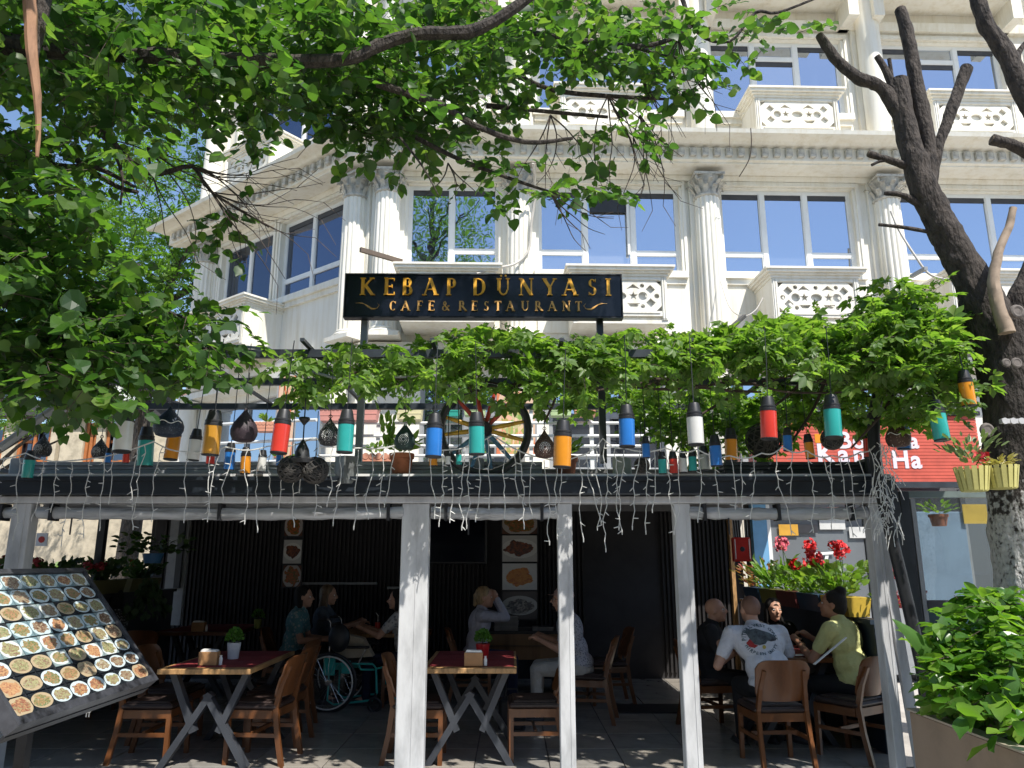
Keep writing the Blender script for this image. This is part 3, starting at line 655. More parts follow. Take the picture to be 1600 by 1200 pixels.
GL = {
 'K': (.78, bars((.16, 0, .16, 1, T), (.22, .48, .64, .98, t_), (.30, .58, .70, .02, T)) + [ser(.16, .0225), ser(.16, .9775), ser(.66, .9775, .26), ser(.72, .0225, .26)]),
 'E': (.66, bars((.16, 0, .16, 1, T), (.1, .975, .60, .975, .05), (.16, .51, .48, .51, .05), (.1, .025, .62, .025, .05), (.59, .84, .59, .99, .045), (.61, .01, .61, .17, .045), (.48, .42, .48, .6, .04)) + [ser(.13, .0225, .2), ser(.13, .9775, .2)]),
 'B': (.72, bars((.16, 0, .16, 1, T), (.1, .975, .38, .975, .05), (.16, .52, .40, .52, .05), (.1, .025, .40, .025, .05)) + [arc(.38, .75, .17, .225, -90, 90), arc(.40, .27, .20, .245, -90, 90)]),
 'A': (.86, bars((.10, .02, .42, 1, t_), (.40, 1, .74, .02, T), (.22, .34, .60, .34, .045)) + [ser(.10, .0225, .26), ser(.75, .0225, .30)]),
 'P': (.66, bars((.16, 0, .16, 1, T), (.1, .975, .38, .975, .05), (.2, .47, .38, .47, .05)) + [arc(.36, .72, .20, .25, -90, 90), ser(.16, .0225)]),
 'D': (.88, bars((.16, 0, .16, 1, T), (.1, .975, .38, .975, .05), (.1, .025, .38, .025, .05)) + [arc(.36, .5, .38, .475, -90, 90)]),
 'U': (.84, bars((.18, .30, .18, 1, T), (.68, .32, .68, 1, t_)) + [arc(.43, .32, .255, .30, 180, 360, .12, .09), ser(.18, .9775), ser(.68, .9775, .24)]),
 'N': (.88, bars((.16, 0, .16, 1, t_), (.16, .98, .72, .02, T), (.72, 0, .72, 1, t_)) + [ser(.14, .0225, .24), ser(.12, .9775, .2), ser(.72, .9775, .24)]),
 'Y': (.80, bars((.12, .98, .42, .45, T), (.42, .45, .70, .98, t_), (.42, 0, .42, .5, T)) + [ser(.12, .9775, .26), ser(.70, .9775, .24), ser(.42, .0225)]),
 'S': (.60, [arc(.30, .745, .20, .225, 35, 270, .05, .15), arc(.30, .27, .22, .245, -140, 90, .05, .16)] + bars((.47, .80, .49, .97, .04), (.10, .03, .12, .2, .04))),
 'I': (.34, bars((.17, 0, .17, 1, T)) + [ser(.17, .0225), ser(.17, .9775)]),
 'C': (.76, [arc(.42, .5, .32, .475, 48, 312, .06, .17)] + bars((.64, .72, .66, .93, .04))),
 'F': (.60, bars((.16, 0, .16, 1, T), (.1, .975, .56, .975, .05), (.16, .52, .46, .52, .05), (.55, .83, .55, .99, .045)) + [ser(.16, .0225)]),
 'R': (.78, bars((.16, 0, .16, 1, T), (.1, .975, .38, .975, .05), (.2, .5, .38, .5, .05), (.36, .5, .72, .02, T)) + [arc(.36, .735, .19, .24, -90, 90), ser(.16, .0225), ser(.74, .0225, .2)]),
 'T': (.72, bars((.36, 0, .36, 1, T), (.06, .975, .66, .975, .05), (.07, .82, .07, .99, .04), (.65, .82, .65, .99, .04)) + [ser(.36, .0225)]),
 '&': (.84, [arc(.34, .77, .15, .2, 0, 360, .06, .10), arc(.32, .26, .24, .25, 60, 330, .06, .13)] + bars((.26, .66, .74, .03, .13), (.5, .14, .70, .5, .05)) + [ser(.70, .5, .2)]),
}
def glyph(ch):
    b = MB(); k = 0
    for p in GL[ch][1]:
        k += 1; y0 = -.012 - k * .0016
        if p[0] == 'b':
            _, x0, z0, x1, z1, w_ = p; d = Vector((x1 - x0, z1 - z0)); L = max(d.length, 1e-6)
            if abs(d.x) > .02 and abs(d.y) > .3: # slanted stroke: cut horizontally
                hw = w_ / 2 * L / abs(d.y); poly = [(x0 - hw, z0), (x0 + hw, z0), (x1 + hw, z1), (x1 - hw, z1)]
            else:
                nx, nz = -d.y / L * w_ / 2, d.x / L * w_ / 2; poly = [(x0 + nx, z0 + nz), (x1 + nx, z1 + nz), (x1 - nx, z1 - nz), (x0 - nx, z0 - nz)]
            b.prism(poly, y0, 0)
        else:
            _, cx, cz, rx, rz, a0, a1, w0, w1 = p; n = 14; ou = []; inn = []
            for i in range(n + 1):
                A = R(a0 + (a1 - a0) * i / n); w_ = w0 + (w1 - w0) * abs(math.cos(A)) ** 1.5
                ou.append((cx + rx * math.cos(A), cz + rz * math.sin(A))); inn.append((cx + (rx - w_) * math.cos(A), cz + (rz - w_ * .6) * math.sin(A)))
            for i in range(n): b.prism([ou[i], ou[i + 1], inn[i + 1], inn[i]], y0, 0)
    return b
def lettering(txt, pxs, y0, y1, m, dot=True):
    """letters centred on given photo columns"""
    lo = (465 - y1) * mpp(755, 465, 6.6); hi = (465 - y0) * mpp(755, 465, 6.6); h = hi - lo
    for ch, px in zip(txt, pxs):
        base = 'U' if ch == 'Ü' else ch
        g_ = glyph(base); wd = GL[base][0]
        if ch == 'Ü': 
            for dx in (.30, .56): g_.lathe([(.06, -.015), (.06, 0)], 12, (dx, 0, 1.16), 'y')
        x = -SW / 2 + (px - 541) * SW / 429
        put('letter', g_.mesh('letter', m), sg, Matrix.Translation((x - wd * h * .5, -.0305, lo)) @ Matrix.Diagonal((h, 1, h, 1)))
lettering('KEBAPDÜNYASI', [574, 609, 638, 673, 706, 750, 786, 822, 858, 890, 925, 950], 437, 465, GOLD)
lettering('CAFE&RESTAURANT', [615, 635, 657, 675, 697, 723, 742, 760, 778, 797, 820, 841, 862, 884, 903], 474.5, 490.5, GOLD2)
for s_ in (-1, 1):
    b = MB(); q = mpp(755, 480, 6.6); cx = -SW / 2 + (577 if s_ < 0 else 928) * 1 * SW / 429 - 541 * SW / 429
    for k in (0, 1):
        pts = [(cx + s_ * q * u_, -.034 - .002 * k, -16.5 * q + q * v_) for u_, v_ in ([(20, 3.5), (10, 4), (2, 0), (-6, -5), (-14, -5), (-17, 0), (-14, 4)] if k == 0 else [(14, 3.5), (6, 2), (0, -3), (-6, -6.5), (-12, -6)])]
        b.tube(pts, [.001, .003, .004, .004, .003, .002, .001][:len(pts)], 6)
    b.build('swirl', GOLD2, sg)
# ================================================================ FOLIAGE TOOLS
def T_heart():
    v = [(0, 0, 0), (0, .34, -.03), (0, .68, -.03), (0, 1, -.12)]
    for s in (1, -1): v += [(s * .27, .0, .04), (s * .45, .27, .08), (s * .37, .58, .06), (s * .17, .84, -.02)]
    f = [(0, 4, 5, 1), (1, 5, 6, 2), (2, 6, 7, 3), (8, 0, 1, 9), (9, 1, 2, 10), (10, 2, 3, 11)]
    v += [(.012, -.35, .05), (-.012, -.35, .05), (.008, 0, 0), (-.008, 0, 0)]; f.append((12, 14, 15, 13)); return np.array(v), f
def T_creeper():
    v = []; f = []
    for A, L in ((0, 1.0), (44, .9), (-44, .9), (98, .66), (-98, .66)):
        c, s = math.cos(R(A)), math.sin(R(A)); n = len(v)
        for x, y, z in ((0, .04, 0), (.15, .38, .05), (.15, .66, .03), (0, 1, -.10), (-.15, .66, .03), (-.15, .38, .05)):
            x *= L * 1.55; y *= L; z -= .10 * y * y; v.append((x * c + y * s, y * c - x * s, z * L - .05 * (A != 0)))
        f += [(n, n + 1, n + 2, n + 3), (n, n + 3, n + 4, n + 5)]
    return np.array(v), f
def T_pinnate():
    v = []; f = []
    for k in range(6):
        for s in (1, -1):
            y = .1 + k * .15; n = len(v); v += [(0, y, -.1 * y), (s * .12, y - .03, 0), (s * .27, y + .08, -.04), (s * .12, y + .09, 0)]; f.append((n, n + 1, n + 2, n + 3))
    return np.array(v), f
def T_lance(w_=.2):
    v = [(0, 0, 0), (0, .28, -.03), (0, .55, -.04), (0, .8, -.06), (0, 1, -.13)]
    for s in (1, -1): v += [(s * w_ * .62, .12, .03), (s * w_ * 1.05, .34, .05), (s * w_ * 1.05, .60, .04), (s * w_ * .6, .85, -.02)]
    return np.array(v), [(0, 5, 6, 1), (1, 6, 7, 2), (2, 7, 8, 3), (3, 8, 4), (9, 0, 1, 10), (10, 1, 2, 11), (11, 2, 3, 12), (12, 3, 4)]
def rots(tip, nrm):
    y = tip / np.linalg.norm(tip, axis=1, keepdims=True); x = np.cross(y, nrm); x /= np.linalg.norm(x, axis=1, keepdims=True) + 1e-9
    z = np.cross(x, y); return np.stack([x, y, z], axis=2)
def leafcloud(name, P, tip, nrm, size, tmpl, m, parent, nobj=0):
    tv, tf = tmpl; Rm = rots(tip, nrm); N_ = len(P)
    order = np.argsort(np.linalg.norm(P - np.array([0, 0, CAMZ]), axis=1) / size)
    ind, rest = order[:nobj], order[nobj:]
    if nobj:
        ms = []
        for q in range(4):
            vv = tv.copy(); vv[:, 2] += rng.normal(0, .03, len(vv)); vv[:, 0] *= rng.uniform(.85, 1.1)
            me = bpy.data.meshes.new('leaf'); me.from_pydata(vv.tolist(), [], tf); me.materials.append(m); ms.append(me)
        for i in ind:
            M = Matrix([[*(Rm[i][r] * size[i]), P[i][r]] for r in range(3)] + [[0, 0, 0, 1]])
            put('leaf', random.choice(ms), parent, M)
    if len(rest):
        V_ = np.einsum('nij,kj->nki', Rm[rest] * size[rest][:, None, None], tv)
        V_ += rng.normal(0, .028, V_.shape) * size[rest][:, None, None]
        V_ = (V_ + P[rest][:, None, :]).reshape(-1, 3)
        k = len(tv); n = len(rest); loops = []; st = []; tot = []; c = 0
        flat = np.concatenate([np.array(f) for f in tf]); ls = np.array([len(f) for f in tf])
        L = (flat[None, :] + (np.arange(n) * k)[:, None]).reshape(-1); LT = np.tile(ls, n); LS = np.concatenate([[0], np.cumsum(LT)[:-1]])
        me = bpy.data.meshes.new(name); me.vertices.add(len(V_)); me.vertices.foreach_set('co', V_.reshape(-1).astype(np.float32))
        me.loops.add(len(L)); me.loops.foreach_set('vertex_index', L.astype(np.int32)); me.polygons.add(len(LT))
        me.polygons.foreach_set('loop_start', LS.astype(np.int32)); me.polygons.foreach_set('loop_total', LT.astype(np.int32))
        me.update(calc_edges=True); me.validate(); me.materials.append(m); o = put(name, me, parent); o['kind'] = 'stuff'; return o
def unit(n): 
    v = rng.normal(0, 1, (n, 3)); return v / np.linalg.norm(v, axis=1, keepdims=True)
def sprigs(C_, L, k, size, droop=.35, twigs=None, tr=.003):
    """C_: (n,3) sprig roots. k leaves alternate along each drooping twig."""
    n = len(C_); d = unit(n); d[:, 2] = d[:, 2] * .35 - droop * .5; d /= np.linalg.norm(d, axis=1, keepdims=True)
    P = []; Tp = []; Nn = []; Sz = []
    up = np.array([0, 0, 1.])
    side = np.cross(d, up); side /= np.linalg.norm(side, axis=1, keepdims=True) + 1e-9
    for j in range(k):
        t = (j + .6) / k; sgn = 1 if j % 2 else -1; last = (j == k - 1)
        p = C_ + d * (L * t) + np.array([0, 0, -1.]) * (L * .25 * t * t)
        tip = (d * (1.2 if last else .5) + side * sgn * (0 if last else .9) + rng.normal(0, .3, (n, 3)) + np.array([0, 0, -droop]))
        P.append(p + rng.normal(0, .01, (n, 3))); Tp.append(tip); Nn.append(np.array([0, 0, 1.]) + rng.normal(0, .45, (n, 3)))
        Sz.append(size * rng.uniform(.45, 1.35, n))
    if twigs is not None:
        for i in range(n):
            a_, b_ = Vector(C_[i]), Vector(C_[i] + d[i] * L * .5 - np.array([0, 0, .06 * L])); c_ = Vector(C_[i] + d[i] * L - np.array([0, 0, .25 * L]))
            twigs.tube([a_, b_, c_], [tr, tr * .8, tr * .4], 3, False)
    return np.concatenate(P), np.concatenate(Tp), np.concatenate(Nn), np.concatenate(Sz)
def region(cx, cy, rx, ry, n, Y0, Y1):
    A = rng.uniform(0, 2 * math.pi, n); r = np.sqrt(rng.uniform(0, 1, n)); Y = rng.uniform(Y0, Y1, n)
    return np.array([at(cx + rx * r[i] * math.cos(A[i]), cy + ry * r[i] * math.sin(A[i]), Y[i]) for i in range(n)]).reshape(-1, 3)
def limb(mb, pts, n=8, jit=.05, sub=4):
    """pts: (px,py,Y,width px) smooth tapered limb"""
    P = [at(x, y, Y) for x, y, Y, w_ in pts]; W_ = [w_ / 2 * mpp(x, y, Y) for x, y, Y, w_ in pts]; out = []; rs = []
    for i in range(len(P) - 1):
        p0, p1, p2, p3 = P[max(i - 1, 0)], P[i], P[i + 1], P[min(i + 2, len(P) - 1)]
        for k in range(sub):
            t = k / sub; q = .5 * ((2 * p1) + (p2 - p0) * t + (2 * p0 - 5 * p1 + 4 * p2 - p3) * t * t + (3 * p1 - p0 - 3 * p2 + p3) * t ** 3)
            r_ = W_[i] * (1 - t) + W_[i + 1] * t; out.append(q + Vector((random.uniform(-1, 1), random.uniform(-1, 1), 0)) * r_ * .08); rs.append(r_ * random.uniform(.94, 1.06))
    out.append(P[-1]); rs.append(W_[-1]); mb.tube(out, rs, n, jit=jit)
# ================================================================ NEAR TREE (upper left)
nt_ = thing('broadleaf_tree', 'large leafy tree with round green leaves filling the upper left and top of the view', 'tree', (-4.6, 4.0, 0))
def ch(mb, name, m, par, smooth=True):
    o = mb.build(name, m, par, smooth); o.matrix_parent_inverse = par.matrix_basis.inverted(); return o
b = MB(); b.tube([(-4.6, 4.0, 0), (-4.65, 4.05, 1.5), (-4.5, 4.2, 3.2), (-4.3, 4.3, 5)], [.26, .22, .2, .17], 14, jit=.05); ch(b, 'trunk', BARK, nt_)
NLIMB = [[(-120, 60, 4.6, 60), (60, 75, 4.6, 34), (200, 85, 4.6, 26), (300, 90, 4.6, 24), (420, 95, 4.6, 22), (545, 92, 4.6, 20), (590, 70, 4.6, 19), (640, 55, 4.6, 18)],
 [(545, 92, 4.6, 16), (640, 55, 4.6, 20), (700, 52, 4.6, 21), (740, 48, 4.6, 20), (790, 22, 4.6, 18), (860, -30, 4.6, 16)],
 [(590, 130, 4.9, 14), (690, 165, 4.9, 12), (740, 195, 4.9, 10), (820, 222, 4.9, 8), (895, 216, 4.9, 5)],
 [(760, 165, 5.5, 9), (830, 172, 5.5, 7), (950, 183, 5.5, 5)], [(810, 120, 5.5, 8), (870, 142, 5.5, 8), (950, 150, 5.5, 7), (1040, 155, 5.6, 4)],
 [(820, 50, 5.5, 10), (900, 62, 5.5, 8), (1000, 72, 5.6, 8), (1060, 55, 5.6, 8), (1100, 20, 5.6, 9)], [(980, 70, 5.6, 6), (1040, 88, 5.6, 5), (1080, 92, 5.6, 4)],
 [(650, 215, 5.2, 8), (720, 250, 5.2, 7), (800, 280, 5.2, 6), (860, 300, 5.2, 4)], [(625, 215, 5, 4), (660, 260, 5, 3), (685, 305, 5, 2)],
 [(1060, -20, 5.4, 9), (1090, 50, 5.4, 6), (1140, 65, 5.4, 4), (1180, 20, 5.4, 5), (1215, 20, 5.4, 4), (1280, -5, 5.4, 4)],
 [(150, 200, 4.8, 12), (230, 270, 4.9, 9), (300, 260, 5, 7), (330, 300, 5, 4), (420, 355, 5, 2)], [(120, 250, 4.8, 10), (180, 290, 4.9, 8), (215, 300, 4.9, 6)],
 [(-30, 230, 4.6, 14), (90, 260, 4.7, 12), (150, 262, 4.8, 9), (210, 292, 4.8, 5)], [(160, 200, 4.8, 6), (190, 270, 4.8, 5), (188, 320, 4.8, 3)],
 [(-80, 560, 4.7, 14), (60, 540, 4.8, 12), (200, 545, 5, 9), (330, 545, 5, 6)], [(-80, 420, 4.7, 12), (60, 450, 4.8, 9), (200, 470, 5, 6), (300, 500, 5, 4)]]
b = MB()
for L in NLIMB: limb(b, L)
ch(b, 'branch', BARK, nt_)
b = MB(); limb(b, [(40, -60, 3.7, 24), (46, 0, 3.7, 20), (50, 80, 3.7, 17), (58, 150, 3.7, 12), (60, 200, 3.7, 8), (58, 245, 3.7, 5)]); ch(b, 'hanging_branch', BARE, nt_)
b = MB(); limb(b, [(75, -60, 3.8, 26), (66, 10, 3.8, 24), (58, 60, 3.8, 16), (50, 110, 3.8, 10)]); ch(b, 'dead_branch', BARK, nt_)
# thin bare twigs
b = MB()
def twigfan(x, y, Y, n, L, a0, a1, r=1.3):
    for i in range(n):
        A = R(random.uniform(a0, a1)); px, py = x, y; pts = [(px, py, Y, r * 2)]
        for k in range(4):
            A += R(random.uniform(-22, 22)); px += math.cos(A) * L / 4; py += math.sin(A) * L / 4; pts.append((px, py, Y + random.uniform(-.15, .15), r * (1.7 - .35 * k)))
            if random.random() < .5:
                A2 = A + R(random.choice((-35, 35))); limb(b, [(px, py, Y, r), (px + math.cos(A2) * L * .25, py + math.sin(A2) * L * .25, Y, r * .6)], 3, 0, 2)
        limb(b, pts, 4, 0, 3)
for a_ in ((950, 150, 5.6, 7, 150, 30, 110), (1000, 180, 5.6, 5, 150, 30, 100), (1000, 120, 5.6, 5, 120, -10, 70), (300, 260, 5, 8, 170, 10, 80), (230, 230, 5, 7, 200, 10, 70), (330, 300, 5, 7, 180, 5, 45), (860, 300, 5.2, 5, 110, 10, 80), (1060, 60, 5.5, 5, 160, 40, 110), (700, 255, 5.2, 3, 70, 40, 100), (180, 220, 4.9, 5, 140, 20, 100), (860, 180, 5.5, 4, 120, 30, 100)):
    b = MB(); twigfan(*a_); tag(ch(b, 'bare_twig', TWIG, nt_, False), kind='stuff')
REG = [(40, 130, 170, 230, 300, 4, 6), (190, 60, 210, 100, 240, 4, 6.2), (20, 330, 70, 140, 120, 4, 5.2), (60, 460, 150, 130, 230, 4, 5.5), (210, 490, 130, 60, 100, 4.3, 5.8), (265, 560, 85, 42, 55, 4.4, 5.4), (80, 565, 120, 50, 140, 4, 5.2), (180, 510, 100, 50, 60, 4.5, 5.5),
 (430, 70, 200, 90, 240, 4.6, 6.2), (600, 60, 180, 90, 165, 4.6, 6.2), (500, 0, 260, 50, 90, 5, 6.5), (790, 60, 180, 85, 150, 4.8, 6.2), (960, 70, 120, 75, 60, 5, 6), (1050, 100, 60, 60, 34, 5.2, 5.8), (700, 170, 110, 50, 55, 5, 5.8), (600, 165, 80, 45, 55, 5, 5.8), (620, 215, 70, 35, 18, 5, 5.6),
 (790, 275, 60, 22, 14, 5, 5.5), (900, 300, 50, 25, 9, 5, 5.5), (960, 215, 70, 40, 14, 5, 5.6), (1120, 50, 50, 50, 10, 5.3, 5.6), (1200, 40, 60, 35, 8, 5.3, 5.6), (400, 150, 90, 30, 20, 5, 5.6), (540, 190, 40, 30, 16, 5, 5.4), (340, 360, 26, 30, 8, 5, 5.3), (390, 225, 18, 35, 7, 4.6, 5), (250, 170, 80, 35, 30, 4.4, 5.5), (380, 185, 40, 20, 6, 4.8, 5.4)]
Cn = np.concatenate([region(*q) for q in REG])
n2 = 950; off = np.stack([rng.uniform(-7, -2.4, n2), rng.uniform(.2, 6.2, n2), rng.uniform(4.2, 8.2, n2)], 1)  # sprigs out of view overhead, added to shade the left side
off = off[off[:, 2] > 1.9 + .80 * off[:, 1]]
tw = MB(); P, Tp, Nn, Sz = sprigs(Cn, .30, 7, .088, twigs=tw); 
tag(ch(tw, 'twig', TWIG, nt_, False), kind='stuff')
nt2 = nt_
def reparent(o):
    o.matrix_parent_inverse = nt_.matrix_basis.inverted()
P2 = sprigs(off, .5, 7, .15)
P, Tp, Nn, Sz = [np.concatenate(q) for q in zip((P, Tp, Nn, Sz), P2)]
loc = np.array(nt_.location); leafcloud('crown', P - loc, Tp, Nn, Sz, T_heart(), NEARL, nt_, 0)
# individual nearest leaves handled by a second small set
Cn = np.concatenate([region(120, 130, 230, 190, 16, 3.8, 4.3), region(100, 480, 170, 150, 14, 3.8, 4.2), region(480, 60, 260, 110, 12, 4.2, 4.6)])
P, Tp, Nn, Sz = sprigs(Cn, .3, 7, .105)
leafcloud('leaf', P - loc, Tp, Nn, Sz, T_heart(), NEARL, nt_, len(P))
# ================================================================ FAR TREES
def fartree(label, base, REG_, size, tm_, m, tr):
    o = thing('background_tree', label, 'tree', base, 0, 'trees behind the left end of the building')
    C2 = np.concatenate([region(*q) for q in REG_]); n = len(C2)
    d = unit(n); d[:, 2] = d[:, 2] * .4 - .3
    leafcloud('crown', C2 - np.array(base), d, np.array([0, 0, 1.]) + rng.normal(0, .5, (n, 3)), size * rng.uniform(.6, 1.2, n), tm_, m, o)
    b = MB(); b.tube([(0, 0, 0), (.1, 0, base[2] + 3), (0, .1, 5.5), (.4, 0, tr)], [.28, .22, .16, .06], 10)
    for k in range(9):
        A = random.uniform(0, 6.3); z = random.uniform(3.5, tr - .5); b.tube([(0.1, 0, z), (math.cos(A) * 1.2, math.sin(A) * 1.0, z + .9), (math.cos(A) * 2.2, math.sin(A) * 2, z + 1.5)], [.08, .05, .02], 6)
    b.build('trunk', BARK, o)
fartree('bright feathery leaved tree behind the left end of the cream building', (-9.0, 18, 0), [(215, 330, 120, 120, 620, 16, 20), (150, 420, 130, 110, 560, 16, 20), (290, 440, 45, 90, 200, 17, 19), (255, 220, 90, 70, 260, 16, 20), (330, 290, 30, 60, 60, 16, 17), (300, 520, 30, 50, 70, 17, 18)], .46, T_pinnate(), FARL, 9)
fartree('darker tree standing further left behind the white flask lantern', (-15.5, 22, 0), [(60, 520, 140, 90, 500, 20, 24), (220, 600, 70, 30, 130, 20, 23), (30, 650, 60, 30, 100, 20, 22), (200, 655, 50, 15, 50, 20, 22)], .40, T_pinnate(), FARL, 7)
# ================================================================ PERGOLA + CREEPER
pg = thing('pergola', 'black metal pergola frame carrying the creeper above the terrace front', 'pergola', (0, 5.5, 0))
b = MB()
for y, z in ((5.5, 3.1), (6.5, 3.12), (7.6, 3.12)): b.box(-4.6, 3.25, y, y + .05, z, z + .06)
ch(b, 'rail', DKG, pg, False)
b = MB()
for x in np.arange(-4.4, 3.3, .95): b.box(x, x + .03, 5.3, 7.7, 3.165, 3.19)
ch(b, 'crossbar', DKG, pg, False)
b = MB(); p = [at(1440, 592, 5.8), at(1395, 600, 5.8), at(1372, 618, 5.8), at(1364, 650, 5.8), at(1366, 700, 5.8), at(1372, 745, 5.8)]
b.tube(p + [at(1384, 800, 5.8), at(1420, 950, 5.8), at(1440, 1040, 5.8), (at(1450, 1100, 5.8).x, 5.8, 0)], .045, 12); ch(b, 'arched_post', BLK, pg)
b = MB(); b.tube([at(300, 535, 5.6), at(420, 545, 5.6), at(470, 575, 5.6), at(520, 590, 5.6), at(660, 588, 5.7)], .012, 6); ch(b, 'bar', GRY, pg); b = MB(); b.tube([at(0, 700, 5.4), at(85, 638, 5.6)], .03, 8); ch(b, 'bar', GRY, pg)
vn = thing('creeper', 'green creeper with five fingered leaves spread along the pergola above the lanterns', 'climbing plant', (0, 5.6, 0))
VR = [(440, 575, 60, 22, 26, 5.4, 6.2), (560, 575, 90, 38, 90, 5.4, 6.6), (680, 575, 90, 36, 100, 5.4, 6.8), (760, 545, 70, 40, 80, 5.4, 6.6), (880, 570, 100, 38, 130, 5.4, 6.8), (1000, 560, 100, 40, 130, 5.4, 6.8), (1120, 560, 100, 42, 150, 5.4, 6.8), (1240, 545, 90, 50, 150, 5.4, 6.8), (1340, 545, 90, 60, 170, 5.3, 6.6), (1430, 550, 90, 75, 200, 5.2, 6.4), (1410, 480, 50, 40, 50, 5.4, 6.2), (1440, 620, 70, 40, 60, 5.3, 6), (1480, 590, 30, 45, 26, 5.3, 5.8), (720, 605, 50, 15, 12, 5.6, 6.4), (820, 615, 30, 25, 14, 5.6, 6.4), (600, 605, 60, 12, 14, 5.5, 6.2), (470, 615, 40, 22, 12, 5.5, 6), 
      (950, 620, 70, 40, 70, 6.8, 8.2), (1060, 640, 70, 45, 110, 6.8, 8.4), (1150, 640, 90, 45, 150, 6.8, 8.6), (1270, 620, 80, 40, 100, 6.4, 8), (1340, 640, 60, 30, 45, 6, 7.2), (1075, 690, 26, 30, 14, 6.2, 6.8), (1180, 690, 40, 25, 22, 6.8, 7.6), (990, 680, 20, 20, 5, 6.8, 7.2), (735, 545, 26, 16, 14, 5.6, 6), (1250, 660, 60, 20, 14, 6, 6.6), (1400, 665, 60, 16, 12, 5.8, 6.4), (880, 620, 30, 25, 10, 5.6, 6)]
tw = MB(); Cv = np.concatenate([region(q[0], q[1] - (12 if q[6] < 7 else 4), q[2], q[3] * .78, int(q[4] * (.52 if q[0] < 800 else .76)), q[5] - (.25 if q[5] < 6 else 0), q[6] - (.2 if q[5] < 6 else 0)) for q in VR]); P, Tp, Nn, Sz = sprigs(Cv, .24, 6, .086, .3, tw, .003)
tag(ch(tw, 'tendril', TWIG, vn, False), kind='stuff')
leafcloud('leaf_mass', P - np.array(vn.location), Tp, Nn, Sz, T_creeper(), VINEL, vn, 280)
for o in vn.children:
    if o.name.startswith('leaf') and not o.name.startswith('leaf_mass'): pass
b = MB()
for k in range(16):
    y = random.uniform(585, 610); x = random.uniform(380, 1300); Y = random.uniform(5.5, 6.4)
    limb(b, [(x + i * 45, y + random.uniform(-9, 9), Y, random.uniform(3, 6)) for i in range(5)], 5, 0, 3)
for a_ in ((1290, 590, 6.3, 1230, 700), (1330, 600, 6.2, 1400, 690), (1250, 600, 6.4, 1190, 650), (860, 600, 5.8, 850, 660), (1400, 610, 5.7, 1330, 700), (1395, 610, 5.9, 1480, 655), (1160, 610, 6.4, 1075, 660)):
    limb(b, [(a_[0], a_[1], a_[2], 6), ((a_[0] + a_[3]) / 2 + 12, (a_[1] + a_[4]) / 2 - 8, a_[2], 5), (a_[3], a_[4], a_[2], 3)], 5, 0, 4)
ch(b, 'vine_stem', TWIG, vn, False)
# ================================================================ BARE TREE (right)
from mathutils import noise as mn
def barklimb(mb, pts, n=26, sub=9, amp=.10):
    P = [at(x, y, Y) for x, y, Y, w_ in pts]; W_ = [w_ / 2 * mpp(x, y, Y) for x, y, Y, w_ in pts]; out = []; rs = []
    for i in range(len(P) - 1):
        p0, p1, p2, p3 = P[max(i - 1, 0)], P[i], P[i + 1], P[min(i + 2, len(P) - 1)]
        for k in range(sub):
            t = k / sub; out.append(.5 * ((2 * p1) + (p2 - p0) * t + (2 * p0 - 5 * p1 + 4 * p2 - p3) * t * t + (3 * p1 - p0 - 3 * p2 + p3) * t ** 3)); rs.append(W_[i] * (1 - t) + W_[i + 1] * t)
    out.append(P[-1]); rs.append(W_[-1]); s0 = len(mb.v); mb.tube(out, rs, n)
    for i, c in enumerate(out):
        for k in range(n):
            j = s0 + i * n + k; v = Vector(mb.v[j]); r_ = v - c; L = r_.length
            f = mn.fractal(Vector((v.x * 9, v.y * 9, v.z * 2.6)), .8, 2.2, 4) * amp * 1.1 + mn.noise(Vector((v.x * 38, v.y * 38, v.z * 7))) * amp * .45 + max(0, mn.noise(Vector((v.x * 5, v.y * 5, v.z * 5 + 9))) - .35) * amp * 3
            mb.v[j] = tuple(c + r_ * (1 + f * min(1.5, .10 / max(L, .02)) ** .5))

bt = thing('pollarded_tree', 'heavily pruned bare tree with black bark, sawn stubs and whitewashed trunk', 'tree', (3.45, 5.35, 0))
YB = 5.35
def wash():
    m = mat('bark with old whitewash below', (.05, .042, .036), .95, .45, 16, 1.0, 40, sx=(1, 1, .5), alt=(.014, .012, .01)); n = m.node_tree.nodes; l = m.node_tree.links; b = n['Principled BSDF']
    src = b.inputs['Base Color'].links[0].from_socket; tc = n.new('ShaderNodeTexCoord'); sp = n.new('ShaderNodeSeparateXYZ'); l.new(tc.outputs['Object'], sp.inputs[0])
    no = n.new('ShaderNodeTexNoise'); no.inputs['Scale'].default_value = 22; no.inputs['Detail'].default_value = 6; l.new(tc.outputs['Object'], no.inputs[0])
    a1 = n.new('ShaderNodeMath'); a1.operation = 'MULTIPLY_ADD'; l.new(no.outputs[0], a1.inputs[0]); a1.inputs[1].default_value = 1.3; a1.inputs[2].default_value = 1.45
    a2 = n.new('ShaderNodeMath'); a2.operation = 'SUBTRACT'; a2.use_clamp = True; l.new(a1.outputs[0], a2.inputs[0]); l.new(sp.outputs[2], a2.inputs[1])
    r = ramp(n, [(.05, (0, 0, 0)), (.2, (1, 1, 1))]); l.new(a2.outputs[0], r.inputs[0])
    mx = n.new('ShaderNodeMix'); mx.data_type = 'RGBA'; l.new(r.outputs[0], mx.inputs[0]); l.new(src, mx.inputs[6])
    n3 = n.new('ShaderNodeTexNoise'); n3.inputs['Scale'].default_value = 30; n3.inputs['Detail'].default_value = 5; l.new(tc.outputs['Object'], n3.inputs[0])
    r3 = ramp(n, [(.30, (.07, .06, .05)), (.42, (.42, .41, .39)), (.7, (.60, .59, .56))]); l.new(n3.outputs[0], r3.inputs[0]); l.new(r3.outputs[0], mx.inputs[7]); l.new(mx.outputs[2], b.inputs['Base Color']); return m
